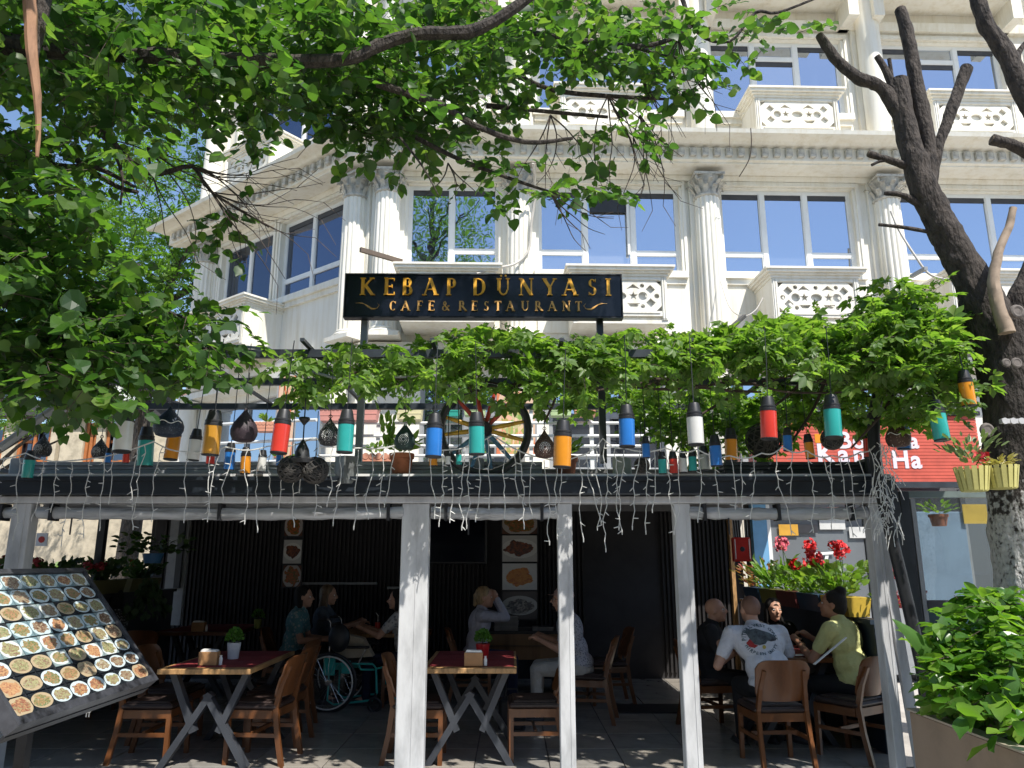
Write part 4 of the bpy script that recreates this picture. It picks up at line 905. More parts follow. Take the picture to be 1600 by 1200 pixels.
b = MB(); barklimb(b, [(1628, 1250, YB, 112), (1622, 1050, YB, 102), (1614, 900, YB, 102), (1604, 800, YB, 106), (1601, 700, YB, 108), (1592, 620, YB, 104), (1580, 550, YB, 102), (1566, 500, YB, 94)], 56, 14, .11)
tb = b; ch(tb, 'trunk', wash(), bt)
BR = [[(1568, 540, YB, 100), (1545, 490, YB, 84), (1515, 430, YB, 66), (1480, 370, YB, 58), (1455, 320, YB, 54), (1436, 275, YB, 50), (1424, 230, YB, 42), (1412, 180, YB, 38), (1405, 125, YB, 34)],
 [(1450, 300, YB, 30), (1450, 230, YB, 30), (1435, 150, YB, 26), (1424, 80, YB, 24), (1410, 25, YB, 23), (1406, 14, YB, 20)], [(1456, 290, YB, 18), (1466, 230, YB, 21), (1490, 165, YB, 22), (1510, 106, YB, 23)],
 [(1410, 185, YB, 30), (1380, 140, YB, 24), (1335, 118, YB, 23), (1303, 88, YB, 20), (1280, 55, YB, 15)], [(1408, 200, YB, 18), (1396, 140, YB, 15), (1384, 110, YB, 13), (1370, 88, YB, 11)], [(1396, 140, YB, 8), (1392, 110, YB, 7), (1389, 92, YB, 7)],
 [(1425, 262, YB, 20), (1395, 252, YB, 13), (1357, 240, YB, 12)], [(1392, 250, YB, 8), (1375, 252, YB, 6), (1362, 258, YB, 5)], [(1440, 322, YB, 16), (1410, 305, YB, 11), (1382, 302, YB, 7)], [(1450, 362, YB, 9), (1410, 355, YB, 7), (1373, 351, YB, 6)],
 [(1585, 540, YB, 84), (1605, 470, YB, 70), (1630, 400, YB, 56), (1650, 300, YB, 48), (1632, 210, YB, 42), (1602, 150, YB, 38), (1575, 90, YB, 34), (1545, 45, YB, 28), (1530, 5, YB, 26), (1522, -30, YB, 22)],
 [(1625, 250, YB, 26), (1590, 230, YB, 22), (1550, 218, YB, 19)], [(1605, 150, YB, 12), (1590, 90, YB, 12), (1610, 60, YB, 10)]]
CUTW = mat('weathered sawn wood', (.16, .12, .085), .9, .4, 25, .4, 60)
for L in BR:
    L = [(x, y, Y, w_ * .80) for x, y, Y, w_ in L]
    b = MB(); barklimb(b, L, 34 if L[0][3] > 40 else 18, 12, .16); br = ch(b, 'branch', BARK, bt)
    if L[-1][3] > 9:
        p1, p0 = at(*L[-1][:3]), at(*L[-2][:3]); dd_ = (p1 - p0).normalized(); rr_ = L[-1][3] / 2 * mpp(*L[-1][:3]) * .9; b = MB(); b.cyl(p1 - dd_ * .01, p1 + dd_ * .008, rr_, rr_ * .9, 14); o = b.build('sawn_face', CUTW, br); o.matrix_parent_inverse = br.matrix_world.inverted()
b = MB(); limb(b, [(1574, 520, 5.1, 24), (1560, 480, 5.1, 20), (1553, 440, 5.1, 18), (1560, 395, 5.1, 14), (1576, 355, 5.1, 12), (1583, 325, 5.1, 11)], 10, .03); ch(b, 'pale_branch', mat('barkless pale wood', (.33, .25, .18), .75, .2, 12), bt)
for x, y, r in ((1542, 672, 8), (1589, 487, 8), (1588, 567, 6), (1572, 567, 5)):
    b = MB(); c = at(x, y, 5.06); q = mpp(x, y, 5.06); b.torus(r * q, r * q * .45, 16, 8, Matrix.Translation(c)); b.lathe([(r * q * .7, -.01), (r * q * .65, .02)], 12, c, 'y'); ch(b, 'knot', mat('grey cut knot', (.16, .14, .125), .9, .3, 20), bt)
b = MB(); c = at(1582, 658, 5.04); q = mpp(1582, 658, 5.04); b.box(c.x - 18 * q, c.x + 20 * q, c.y - .01, c.y + .02, c.z - 3.5 * q, c.z + 3.5 * q)
for k in (-1, 0, 1): b.lathe([(5 * q, -.014), (5 * q, .0)], 12, c + Vector((k * 13 * q, 0, 0)), 'y')
tag(b.build('metal_plate', mat('pale zinc plate', (.5, .5, .5), .5)), 'small pale perforated plate screwed to the bare tree trunk', 'plate')
# street tree behind the camera, seen in the window reflections
st_ = thing('street_tree', 'tall loose crowned street tree reflected in the upper windows', 'tree', (-2.6, -4.5, 0)); n = 9000
dd = unit(n) * (rng.uniform(.15, 1, n) ** .4)[:, None] * np.array([2.6, 2.6, 3.4]) + np.array([.3, 0, 14]) + np.stack([np.sin(np.arange(n) % 13 * 1.7), np.cos(np.arange(n) % 11 * 2.3), np.sin(np.arange(n) % 7 * 2.9)], 1) * .7
leafcloud('crown', dd, unit(n), unit(n), rng.uniform(.06, .12, n), T_heart(), FARL, st_)
b = MB(); b.tube([(0, 0, 0), (.1, 0, 6), (.2, 0, 11), (.3, 0, 16)], [.3, .24, .16, .05], 12)
for k in range(10): A = random.uniform(0, 6.3); z = random.uniform(10, 14.5); b.tube([(.25, 0, z), (.25 + math.cos(A), math.sin(A), z + .8), (.25 + 2.2 * math.cos(A), 2.2 * math.sin(A), z + 1.6)], [.09, .05, .02], 6)
b.build('trunk', BARK, st_)
# ================================================================ planter with shrub lower right
pc = at_z(1420, 1110, .74)
pl_ = thing('stone_planter', 'long beige stone planter at the lower right corner', 'planter', (pc.x, pc.y - 1.2, 0))
b = MB(); b.bbox(0, .06, -1.2, 1.2, 0, .74, .008); b.bbox(.94, 1.0, -1.2, 1.2, 0, .74, .008); b.box(.06, .94, 1.14, 1.2, 0, .73); b.box(.06, .94, -1.2, -1.14, 0, .73); b.build('wall', mat('beige stone slab', (.27, .20, .145), .6, .12, 3, .1, 40), pl_)
b = MB(); b.box(.061, .939, -1.139, 1.139, .5, .62); b.build('soil', mat('dark soil', (.03, .022, .016), .95), pl_)
b = MB(); b.box(-.012, .07, -1.21, 1.21, .741, .752); b.build('rim', mat('pale stone rim', (.36, .31, .25), .6), pl_)
sh = thing('broadleaf_shrub', 'bushy glossy green shrub growing in the beige planter', 'shrub', (pc.x + .45, pc.y - .6, .62))
SR = [(1545, 1010, 70, 70, 90, 4.2, 5), (1575, 960, 45, 40, 55, 4.4, 5), (1500, 1045, 40, 40, 45, 4.2, 4.7), (1590, 1060, 55, 60, 60, 4.0, 4.6), (1520, 1090, 55, 25, 26, 4.0, 4.5), (1525, 935, 35, 20, 12, 4.6, 4.9), (1590, 1120, 25, 20, 10, 3.8, 4.1)]
tw = MB(); Cv = np.concatenate([region(*q) for q in SR]); P, Tp, Nn, Sz = sprigs(Cv, .15, 6, .112, .1, tw, .003)
tag(ch(tw, 'stem', TWIG, sh, False), kind='stuff')
leafcloud('leaf_mass', P - np.array(sh.location), Tp, Nn, Sz, T_lance(.27), SHRUBL, sh, 280)
cn = thing('canna_plant', 'canna with very large pointed leaves at the left end of the planter', 'plant', at_z(1470, 1100, .62))
lm = leafmat('canna leaf', [(.07, .17, .04), (.10, .21, .05)], .4, 1.2)
def bigleaf(base, tip, w_, bend=.1):
    a_, t_1 = Vector(base), Vector(tip); d = t_1 - a_; L = d.length; s_ = d.cross(Vector((0, -1, .3))).normalized(); nn = s_.cross(d).normalized(); vs = []; n = 12
    for i in range(n + 1):
        t = i / n; wd = w_ * math.sin(math.pi * min(1, t * .92 + .08)) ** .8 * (1 - t * .25)
        c = a_ + d * t + nn * math.sin(t * 3.1) * bend * L
        for k, e in ((-1, .12), (-.5, .05), (0, 0), (.5, .05), (1, .12)): vs.append(c + s_ * wd * k - nn * (wd * e * 1.5) + nn * .004 * (i % 2))
    mb = MB(); mb.add(vs, [(i * 5 + k, i * 5 + k + 1, i * 5 + 6 + k, i * 5 + 5 + k) for i in range(n) for k in range(4)]); return ch(mb, 'leaf', lm, cn)
for q in (((1462, 1042, 4.5), (1392, 966, 4.35), .055), ((1470, 1045, 4.6), (1472, 958, 4.6), .07), ((1490, 1060, 4.6), (1530, 985, 4.7), .05), ((1575, 1110, 4.0), (1582, 1040, 4.0), .05), ((1450, 1048, 4.6), (1440, 1000, 4.8), .05)):
    bigleaf(at(*q[0]), at(*q[1]), q[2])
# ================================================================ HANGING LANTERNS
FC = {n: mat(n + ' lantern body', c, .28, .08, 4, coat=.4) for n, c in dict(red=(.60, .045, .03), orange=(.70, .27, .02), amber=(.52, .25, .03), blue=(.025, .17, .52), teal=(.03, .34, .31), white=(.66, .66, .63), grey=(.35, .37, .33)).items()}
LBLK = mat('black rubbery cap', (.022, .022, .024), .42, .2, 8)
def flask(px, y0, y1, Y, colr, label, grp, cord=1.0, tilt=0):
    q = mpp(px, (y0 + y1) / 2, Y); h = (y1 - y0) * q * 1.0; r = h * .185; c = at(px, y1, Y)
    t = thing('flask_lantern', label, 'lantern', c, 0, grp); t.rotation_euler = (R(random.uniform(-3, 3)), R(tilt), random.uniform(0, 6))
    b = MB(); b.lathe([(r * .98, h * .03), (r, h * .05), (r, h * .655)], 20); b.build('body', FC[colr], t, True)
    b = MB(); b.lathe([(r * .93, 0), (r * 1.02, .004), (r * 1.02, h * .032)], 20); b.build('base_ring', LBLK, t, True)
    b = MB(); b.lathe([(r * 1.03, h * .656), (r * 1.03, h * .71), (r * .96, h * .72), (r * .96, h * .735), (r * 1.0, h * .74), (r * 1.0, h * .775), (r * .9, h * .79), (r * .74, h * .95), (r * .66, h), (r * .2, h * 1.005)], 20); b.build('cap', LBLK, t, True)
    b = MB(); b.tube([(0, 0, h), (0, .003, h + cord * .5), (.0, 0, h + cord)], .0035, 4); b.build('cord', BLK, t)
G1 = 'coloured flask shaped lanterns hanging in the front row'; G2 = 'small flask lanterns hanging further back'
for a_ in [(190, 634, 707, 5.0, 'white', 'large white flask lantern nearest the left, below the tree leaves', .5, 2), (328, 641, 712, 5.0, 'amber', 'dull amber flask lantern with white pillar behind it', .5, 2), (435, 639, 709, 5.0, 'red', 'large red flask lantern left of the teal one, above the round lattice balls', .5, 4),
          (538, 640, 708, 5.0, 'teal', 'large teal flask lantern right of the black perforated drop, over the grey metal box', .5, 1), (677, 646, 715, 5.0, 'blue', 'large blue flask lantern at the left rim of the wagon wheel', .5, 0), (745, 644, 711, 5.0, 'teal', 'teal flask lantern hanging right in front of the wagon wheel', .5, 0),
          (878, 657, 731, 5.0, 'orange', 'orange flask lantern right of the wagon wheel before a flower pot', .5, 0), (980, 632, 699, 5.0, 'blue', 'large blue flask lantern hanging alone below the creeper, right of centre', .5, -1), (1088, 629, 696, 5.0, 'white', 'large white flask lantern under the creeper right of centre', .5, -1),
          (1202, 619, 687, 5.0, 'red', 'large red flask lantern before a dark lattice ball', .5, -2), (1303, 616, 685, 5.0, 'teal', 'large teal flask lantern overlapping the red shop sign beside a lattice ball', .5, -3), (1413, 648, 703, 5.9, 'blue', 'blue flask lantern half behind the brown drop lantern', .4, -3),
          (1473, 624, 689, 5.0, 'teal', 'teal flask lantern nearest the bare tree, before the red shop sign', .4, -4), (1515, 578, 635, 5.0, 'orange', 'orange flask lantern touching the bare tree trunk, half in the leaves', .2, -2)]: flask(*a_[:6], G1, *a_[6:])
for a_ in [(42, 704, 748, 5.83, 'teal', 'small teal flask lantern at the far left in front of the canopy beam', .6, 2), (226, 667, 730, 5.9, 'teal', 'dark teal flask lantern right of the large white one', .5, 2), (266, 662, 719, 5.9, 'orange', 'orange flask lantern tucked under the navy drop lantern', .4, 3), (301, 670, 720, 5.79, 'white', 'small white flask lantern before the white pillar', .6, 3),
          (328, 690, 726, 5.87, 'red', 'small red flask lantern showing below the amber one', .6, 0), (357, 692, 735, 5.83, 'blue', 'small blue flask lantern right of the amber one', .6, 1), (383, 699, 741, 5.87, 'orange', 'small orange flask lantern below the plum coloured drop', .6, 1), (408, 703, 738, 5.87, 'white', 'small white flask lantern between the orange one and the large red one', .6, 1),
          (436, 700, 729, 5.79, 'blue', 'small blue flask lantern showing below the large red one', .5, 2), (677, 694, 729, 5.83, 'orange', 'small orange flask lantern showing below the large blue one at the wheel', .5, 0), (1010, 682, 716, 5.75, 'blue', 'slim dark blue flask lantern right of the large blue one', .6, 0), (1036, 706, 741, 5.79, 'teal', 'small teal flask lantern, first of five in a close row on the canopy edge', .7, 0),
          (1053, 705, 741, 5.87, 'red', 'small red flask lantern, second in the close row of five', .7, 0), (1068, 705, 739, 5.87, 'white', 'small bright white flask lantern in the middle of the row of five', .7, 0), (1083, 702, 737, 5.87, 'teal', 'small teal flask lantern just left of the greyish one in the row', .7, 0), (1102, 697, 735, 5.83, 'grey', 'small greyish flask lantern, last in the close row of five', .7, 0),
          (1120, 680, 729, 5.75, 'blue', 'dark blue flask lantern right of the close row of five', .6, 0), (1143, 669, 721, 5.87, 'orange', 'orange flask lantern between the white and the red large ones', .6, -1), (1231, 668, 705, 5.79, 'blue', 'small blue flask lantern at the left edge of the red shop sign', .6, -2), (1267, 678, 717, 5.83, 'orange', 'small bright orange flask lantern on the red shop sign', .6, -2),
          (1359, 670, 716, 5.91, 'red', 'narrow red flask lantern beside the black arched post', .4, -2), (168, 700, 724, 5.87, 'blue', 'tiny blue flask lantern standing above the canopy edge at the left', .6, 0), (196, 697, 724, 5.79, 'red', 'tiny red flask lantern beside the tiny blue one at the left', .6, 0), (700, 706, 727, 5.75, 'white', 'tiny white flask lantern behind the left spokes of the wagon wheel', .6, 0), (717, 702, 727, 5.83, 'teal', 'tiny teal flask lantern behind the left spokes of the wheel', .6, 0)]: flask(*a_[:6], G2, *a_[6:])
def perf(name, c1, c2, sc=60):
    m = mat(name, c1, .6, .2, 8); n = m.node_tree.nodes; l = m.node_tree.links; b = n['Principled BSDF']; tc = n.new('ShaderNodeTexCoord'); v = n.new('ShaderNodeTexVoronoi'); v.inputs['Scale'].default_value = sc; l.new(tc.outputs['Object'], v.inputs[0])
    r = ramp(n, [(.25, c2), (.33, c1)]); l.new(v.outputs[0], r.inputs[0]); l.new(r.outputs[0], b.inputs['Base Color']); return m
def drop(px, y0, y1, Y, m, label, disc=False, cord=.5, fat=.78, wave=False):
    q = mpp(px, y1, Y); h = (y1 - y0) * q; r = h * fat / 2; t = thing('drop_lantern', label, 'lantern', at(px, y1, Y), 0, 'drop shaped metal lanterns among the flasks')
    b = MB(); b.lathe([(r * .55, 0), (r * .8, h * .04), (r * .98, h * .2), (r, h * .34), (r * .86, h * .52), (r * .5, h * .72), (r * .2, h * .88), (r * .04, h)], 20); b.build('body', m, t, True)
    if disc:
        for ring, nn in ((.52, 14), (.3, 9), (.75, 20)):
            for k in range(nn):
                A = 2 * math.pi * k / nn; e = MB(); e.ell((ring * r * .62 * math.cos(A), -r * math.sqrt(max(.05, 1 - (ring * .62) ** 2)) * .99, h * .32 + ring * r * .62 * math.sin(A)), (r * .045, r * .03, r * .045), 6, 4); e.build('stud', WHT, t)
    if wave: e = MB(); e.tube([(r * 1.01 * math.sin(u_), -r * 1.01 * math.cos(u_), h * (.42 + .05 * math.cos(u_ * 6))) for u_ in np.linspace(-1.3, 1.3, 22)], r * .03, 5); e.build('wave_trim', WHT, t)
    e = MB(); e.torus(.012, .003, 10, 5, Matrix.Translation((0, 0, h + .01))); e.build('hook', BLK, t); e = MB(); e.tube([(0, 0, h), (0, 0, h + cord)], .003, 4); e.build('cord', BLK, t)
MNAVY = perf('navy perforated metal', (.015, .025, .045), (.05, .07, .1)); MPLUM = perf('plum black metal', (.03, .018, .026), (.06, .04, .05)); MGRN = perf('dark green metal', (.014, .035, .03), (.03, .06, .05)); MBRN = perf('brown perforated metal', (.07, .035, .025), (.2, .14, .1)); MBL = perf('black perforated metal', (.02, .02, .022), (.25, .25, .24), 90)
drop(262, 634, 682, 5.5, MNAVY, 'wide navy drop lantern with a thin pale wavy trim left of the white pillar', False, .3, .95, True); drop(380, 637, 690, 5.5, MPLUM, 'plain plum black drop lantern between the amber and the red flasks')
drop(514, 652, 696, 5.5, MBL, 'black drop lantern with a white dotted rosette left of the teal flask', True); drop(632, 660, 702, 5.6, MGRN, 'dark green drop lantern with a small pale rosette above the fern pot', True); drop(851, 671, 715, 5.6, MBRN, 'brown perforated drop lantern with white dots right of the wheel', True)
drop(65, 679, 713, 6, MBL, 'small black drop lantern at the far left before the stone house', True); drop(155, 684, 716, 6, MBL, 'small black drop lantern left of the large white flask', True); drop(1405, 654, 698, 5.6, MBRN, 'brown drop lantern with a white wavy trim right of the arched post', False, .3, .85, True)
LATT = mat('woven lattice', (.07, .065, .06), .8, .3, 20)
def ball(px, y, r, Y, label, pale=False):
    q = mpp(px, y, Y); t = thing('lattice_ball', label, 'lantern', at(px, y, Y), 0, 'round lattice lanterns'); rr = r * q
    b = MB(); b.ell((0, 0, 0), (rr * .9,) * 3, 14, 9); b.build('core', mat('lattice core', (.03, .03, .03), .9), t, True)
    for k in range(26):
        d = Vector((random.gauss(0, 1), random.gauss(0, 1), random.gauss(0, 1))).normalized(); M = d.to_track_quat('Y', 'Z').to_matrix().to_4x4()
        b = MB(); b.torus(rr, rr * .035, 20, 4, M); b.build('strand', LATT, t)
    b = MB(); b.tube([(0, 0, rr), (0, 0, rr + .35)], .003, 4); b.build('cord', BLK, t)
ball(455, 733, 21, 5.6, 'left ball of the pair of lattice lanterns below the red flask'); ball(492, 735, 21, 5.62, 'right ball of the pair of lattice lanterns below the red flask'); ball(1300, 686, 17, 5.7, 'grey lattice ball behind the teal flask on the red shop sign'); ball(1193, 688, 27, 6.3, 'largest dark lattice ball behind the red flask'); ball(1003, 727, 12, 5.9, 'small lattice ball hung on the white light string')
bl = thing('bell_lantern', 'black bell lantern with a small funnel above it over the lattice balls', 'lantern', at(471, 730, 5.6)); q = mpp(471, 730, 5.6)
b = MB(); b.lathe([(20 * q, 6 * q), (21 * q, 12 * q), (12 * q, 16 * q), (10 * q, 28 * q), (4 * q, 40 * q), (1 * q, 44 * q)], 18); b.build('body', BLK, bl, True)
b = MB(); b.lathe([(1 * q, 66 * q), (4 * q, 70 * q), (9 * q, 76 * q), (8 * q, 79 * q), (1 * q, 80 * q)], 14); b.build('funnel', BLK, bl, True); b = MB(); b.tube([(0, 0, 40 * q), (0, 0, 160 * q)], 1.1 * q, 5); b.build('chain', BLK, bl)
# ---------------------------------------------------------------- icicle light string
il = thing('icicle_lights', 'string of white icicle lights draped along the whole front of the canopy', 'light string', (0, 5.75, 2.4))
def ilp(mb, name): 
    o = mb.build(name, STRAP, il); o.matrix_parent_inverse = Matrix.Translation((0, -5.75, -2.4)); return o
key = [(-40, 716), (40, 708), (110, 720), (240, 690), (300, 705), (352, 698), (420, 697), (490, 684), (560, 700), (640, 688), (700, 703), (770, 680), (850, 716), (905, 712), (942, 685), (975, 700), (1040, 700), (1090, 702), (1140, 712), (1190, 708), (1222, 698), (1260, 704), (1300, 712), (1345, 706), (1372, 690)]
pts = [at(x, y, 5.75) for x, y in key]; out = []
for p, q in zip(pts, pts[1:]):
    for k in range(5): t = k / 5; v_ = p.lerp(q, t); v_.z -= .03 * math.sin(math.pi * t); out.append(v_)
b = MB(); b.tube(out, .0055, 5, jit=.2); ilp(b, 'main_wire')
sxs = [8, 30, 68, 88, 112, 143, 165, 178, 213, 226, 255, 290, 330, 345, 365, 388, 405, 425, 440, 462, 475, 497, 522, 535, 560, 580, 600, 615, 640, 650, 672, 693, 703, 728, 735, 745, 762, 790, 806, 812, 830, 850, 868, 880, 906, 915, 930, 946, 962, 975, 1000, 1006, 1022, 1040, 1062, 1090, 1098, 1118, 1126, 1142, 1160, 1176, 1185, 1215, 1238, 1262, 1285, 1300, 1312, 1327, 1345, 1358]
def ytop(x):
    for (x0, y0), (x1, y1) in zip(key, key[1:]):
        if x0 <= x <= x1: return y0 + (y1 - y0) * (x - x0) / (x1 - x0) + 3
    return 705
sxs = [x for i, x in enumerate(sxs) if i == 0 or x - sxs[i - 1] > 11 or random.random() < .35]
for i, x in enumerate(sxs):
    y0 = ytop(x); L = random.choice((75, 92, 105, 112, 118, 125)) if x not in (946,) else 165
    top = at(x, y0, 5.75); n = max(5, int(L / 11)); q = mpp(x, 750, 5.75); P = [top]; dr = random.uniform(-.12, .12)
    b = MB(); xo = 0
    for k in range(1, n + 1):
        xo += random.uniform(-.018, .018) + dr * .03; P.append(top + Vector((xo, random.uniform(-.01, .01), -L * q * k / n)))
    b.tube(P, .0034, 4, jit=.15)
    for k in range(1, n + 1):
        if random.random() < .5:
            A = random.choice((-1, 1)); d = Vector((A * random.uniform(.6, 1), random.uniform(-.5, .3), random.uniform(-.9, .3))).normalized(); p = P[k]; b.tube([p, p + d * .014, p + d * .04], [.003, .0042, .0025], 4)
    b.tube([P[-1], P[-1] + Vector((0, 0, -.03))], [.005, .003], 4); ilp(b, 'strand')
b = MB()
for k in range(110):
    p = at(1383 + random.gauss(0, 9) , random.uniform(690, 830), 5.6 + random.uniform(-.07, .07)); d = Vector((random.uniform(-1, 1), random.uniform(-.6, .6), random.uniform(-1.6, .2))) * .04; b.tube([p, p + d, p + d * 1.6 + Vector((random.uniform(-.02, .02), 0, -.04))], .003, 4)
tag(ilp(b, 'tangle'), kind='stuff')
# ---------------------------------------------------------------- wagon wheel
wc = at(757, 671, 6.05); wh_ = thing('wagon_wheel', 'wooden wagon wheel with red, yellow and blue spokes standing on the canopy edge', 'wheel', wc, R(4)); q = mpp(757, 673, 6.05); RO = 74 * q
b = MB(); b.torus(RO - .03, .034, 40, 8, sq=1.1); b.build('rim', mat('black wheel rim', (.025, .027, .03), .4, .3, 8), wh_, True)
b = MB(); b.lathe([(.045, -.07), (.06, -.05), (.065, 0), (.06, .05), (.045, .07)], 16, ax='y'); b.build('hub', BLK, wh_, True)
SPC = {'r': mat('red spoke paint', (.42, .05, .03), .5, .3, 12), 'y': mat('yellow spoke paint', (.55, .33, .03), .5, .3, 12), 'b': mat('blue spoke paint', (.06, .17, .27), .5, .3, 12)}
for A, c in ((47, 'r'), (75, 'r'), (103, 'r'), (132, 'r'), (12, 'y'), (-15, 'y'), (163, 'y'), (188, 'y'), (-48, 'b'), (-80, 'b'), (-108, 'b'), (-142, 'b')):
    d = Vector((math.cos(R(A)), 0, math.sin(R(A)))); b = MB(); b.tube([d * .05, d * .15, d * (RO - .05)], [.016, .02, .014], 8); b.build('spoke', SPC[c], wh_, True)
# ---------------------------------------------------------------- pots and boxes on the canopy edge
def leafy(t, base, n, L, size, m, tm_, up=.6, spread=.5, nobj=0):
    P = []; Tp = []; 
    for i in range(n):
        A = random.uniform(0, 6.283); d = Vector((math.cos(A) * spread, math.sin(A) * spread, up + random.uniform(-.3, .4))).normalized(); P.append(Vector(base) + d * random.uniform(.15, 1) * L); Tp.append(d)
    leafcloud('foliage', np.array([p[:] for p in P]), np.array([p[:] for p in Tp]), np.array([[0, 0, 1.]] * n) + rng.normal(0, .5, (n, 3)), size * rng.uniform(.6, 1.2, n), tm_, m, t, nobj)
def pot(px, y1, Y, rpx, hpx, m, label, name='flower_pot'):
    q = mpp(px, y1, Y); r = rpx * q; h = hpx * q; t = thing(name, label, 'flower pot', at(px, y1, Y))
    b = MB(); b.lathe([(r * .72, 0), (r * .92, h * .76), (r * 1.02, h * .77), (r * 1.04, h), (r * .92, h), (r * .9, h * .9), (r * .01, h * .88)], 22); b.build('pot', m, t, True); return t, r, h
LIME = leafmat('lime fern', [(.16, .28, .05), (.26, .38, .08)], .4, 1.3)
t, r, h = pot(627, 741, 6.1, 19, 32, TERRA, 'terracotta pot with a yellow green fern left of the wagon wheel'); leafy(t, (0, 0, h), 60, .14, .10, LIME, T_lance(.16), .6, .8); leafy(t, (-.12, 0, h), 60, .30, .09, LIME, T_lance(.16), 1.6, .35)
t, r, h = pot(884, 747, 6.2, 19, 34, mat('dark terracotta', (.14, .05, .03), .8), 'dark terracotta pot behind the orange flask lantern'); leafy(t, (0, 0, h), 60, .14, .08, VINEL, T_lance(.2), .6, .8)
c = at(540, 756, 5.95); t = thing('metal_bucket', 'grey square metal bucket hanging below the teal flask lantern', 'bucket', c); q = mpp(540, 756, 5.95)
b = MB(); b.lathe([(15 * q, 0), (18 * q, 6 * q), (18.5 * q, 42 * q), (17 * q, 42.5 * q)], 4); b.build('body', mat('dull zinc', (.16, .17, .17), .5, .3, 12, .1, 30, metal=.3), t)
c = at(967, 742, 6.0); t = thing('junction_box', 'small grey green electric box on the canopy edge right of the sign post', 'electric box', c); q = mpp(967, 742, 6)
b = MB(); b.bbox(-9 * q, 9 * q, -.03, .03, 0, 28 * q, .006); b.build('case', mat('grey green plastic', (.25, .28, .24), .5, .2, 10), t)
# ---------------------------------------------------------------- terrace railing and planters (first floor terrace)
rl = thing('terrace_railing', 'white metal railing of the raised terrace behind the wagon wheel', 'railing', at(760, 720, 9.75))
def rp(b, n): o = b.build(n, WHT, rl); o.matrix_parent_inverse = rl.matrix_basis.inverted(); return o
xa, xb = at(500, 700, 9.75).x, at(1015, 700, 9.75).x
for y in (637, 661, 681, 697, 712):
    z = at(760, y, 9.75).z; b = MB(); b.tube([(xa, 9.75, z), (xb, 9.75, z)], .02 if y > 640 else .03, 8); rp(b, 'rail')
for px in (505, 590, 700, 830, 925, 1012):
    x = at(px, 690, 9.75).x; b = MB(); b.box(x - .025, x + .025, 9.76, 9.81, 2.45, at(760, 637, 9.75).z); rp(b, 'post')
rl2 = thing('side_railing', 'white railing of the side terrace left of the wagon wheel', 'railing', at(400, 720, 10.5))
for y in (632, 660, 690, 722):
    b = MB(); p, q = at(340, y + 3, 11.6), at(495, y - 4, 9.9); b.tube([p, q], .022, 8); o = b.build('rail', WHT, rl2); o.matrix_parent_inverse = rl2.matrix_basis.inverted()
PC = {n: mat(n + ' planter plastic', c, .55, .08, 6) for n, c in dict(pink=(.62, .28, .24), cream=(.66, .60, .36), lime=(.42, .55, .28), green=(.02, .30, .24), salmon=(.65, .30, .20))
      .items()}
def planter(px, y, Y, wpx, hpx, colr, label, rz=0, plant=True):
    q = mpp(px, y, Y); w_ = wpx * q / 2; h = hpx * q; t = thing('balcony_planter', label, 'planter', at(px, y + hpx / 2, Y), rz, 'scalloped plastic planters on the terrace rails')
    b = MB(); n = 6
    b.prism([(-w_ * .9, 0), (w_ * .9, 0), (w_, h * .86), (-w_, h * .86)], -.09, .09)
    for k in range(n): b.lathe([(w_ / n, -.095), (w_ / n, .095)], 12, (-w_ + (2 * k + 1) * w_ / n, 0, h * .86), 'y')
    b.build('box', PC[colr], t)
    b = MB(); b.box(-w_ * .98, w_ * .98, -.094, -.0905, h * .35, h * .42); b.build('groove', PC[colr], t)
    if plant: leafy(t, (0, 0, h), 24, .16, .09, VINEL, T_lance(.25), .8, .9)
for i, a_ in enumerate([(520, 648, 9.6, 38, 22, 'pink', 'pink planter just left of the tall grey sign post'), (571, 645, 9.6, 40, 26, 'pink', 'pink planter right of the grey sign post behind the teal flask'), (640, 645, 9.6, 40, 24, 'cream', 'cream planter on the rail left of the wagon wheel'), (704, 642, 9.6, 28, 20, 'green', 'dark green planter behind the upper left wheel spokes'), (742, 640, 9.6, 34, 20, 'lime', 'lime planter behind the red wheel spokes'), (876, 641, 9.6, 34, 20, 'lime', 'lime planter on the rail right of the wheel'), (914, 641, 9.6, 34, 20, 'salmon', 'salmon planter left of the second sign post'),
      (417, 668, 10.6, 34, 14, 'salmon', 'salmon planter on the side terrace between the plum drop and the red flask'), (475, 622, 10.4, 26, 20, 'cream', 'cream planter high on the side terrace corner'), (443, 735, 9.2, 30, 14, 'pink', 'low pink planter behind the lattice balls'), (588, 720, 8.4, 60, 16, 'salmon', 'long salmon planter low behind the fern pot')]): planter(*a_)
# food posters and bits on the ground floor wall
def poster(px, y, Y, w_, h, m, label):
    q = mpp(px, y, Y); t = thing('food_poster', label, 'poster', at(px, y, Y), 0, 'orange food posters on the ground floor wall'); b = MB(); b.box(-w_ * q / 2 - .03, w_ * q / 2 + .03, .01, .04, -h * q / 2 - .03, h * q / 2 + .03); b.build('backing', GFRM, t); put('print', uvquad('print', w_ * q, h * q, m), t)
DO = dishmat('orange food collage', (.65, .45, .32), (.62, .20, .10), [(.7, .25, .1), (.6, .12, .05), (.75, .5, .35), (.2, .35, .08), (.7, .3, .15)], oval=.7)
poster(806, 660, 11.4, 60, 100, DO, 'orange food poster behind the right side of the wagon wheel'); poster(446, 650, 11.6, 26, 130, DO, 'narrow orange food poster behind the red flask lantern')
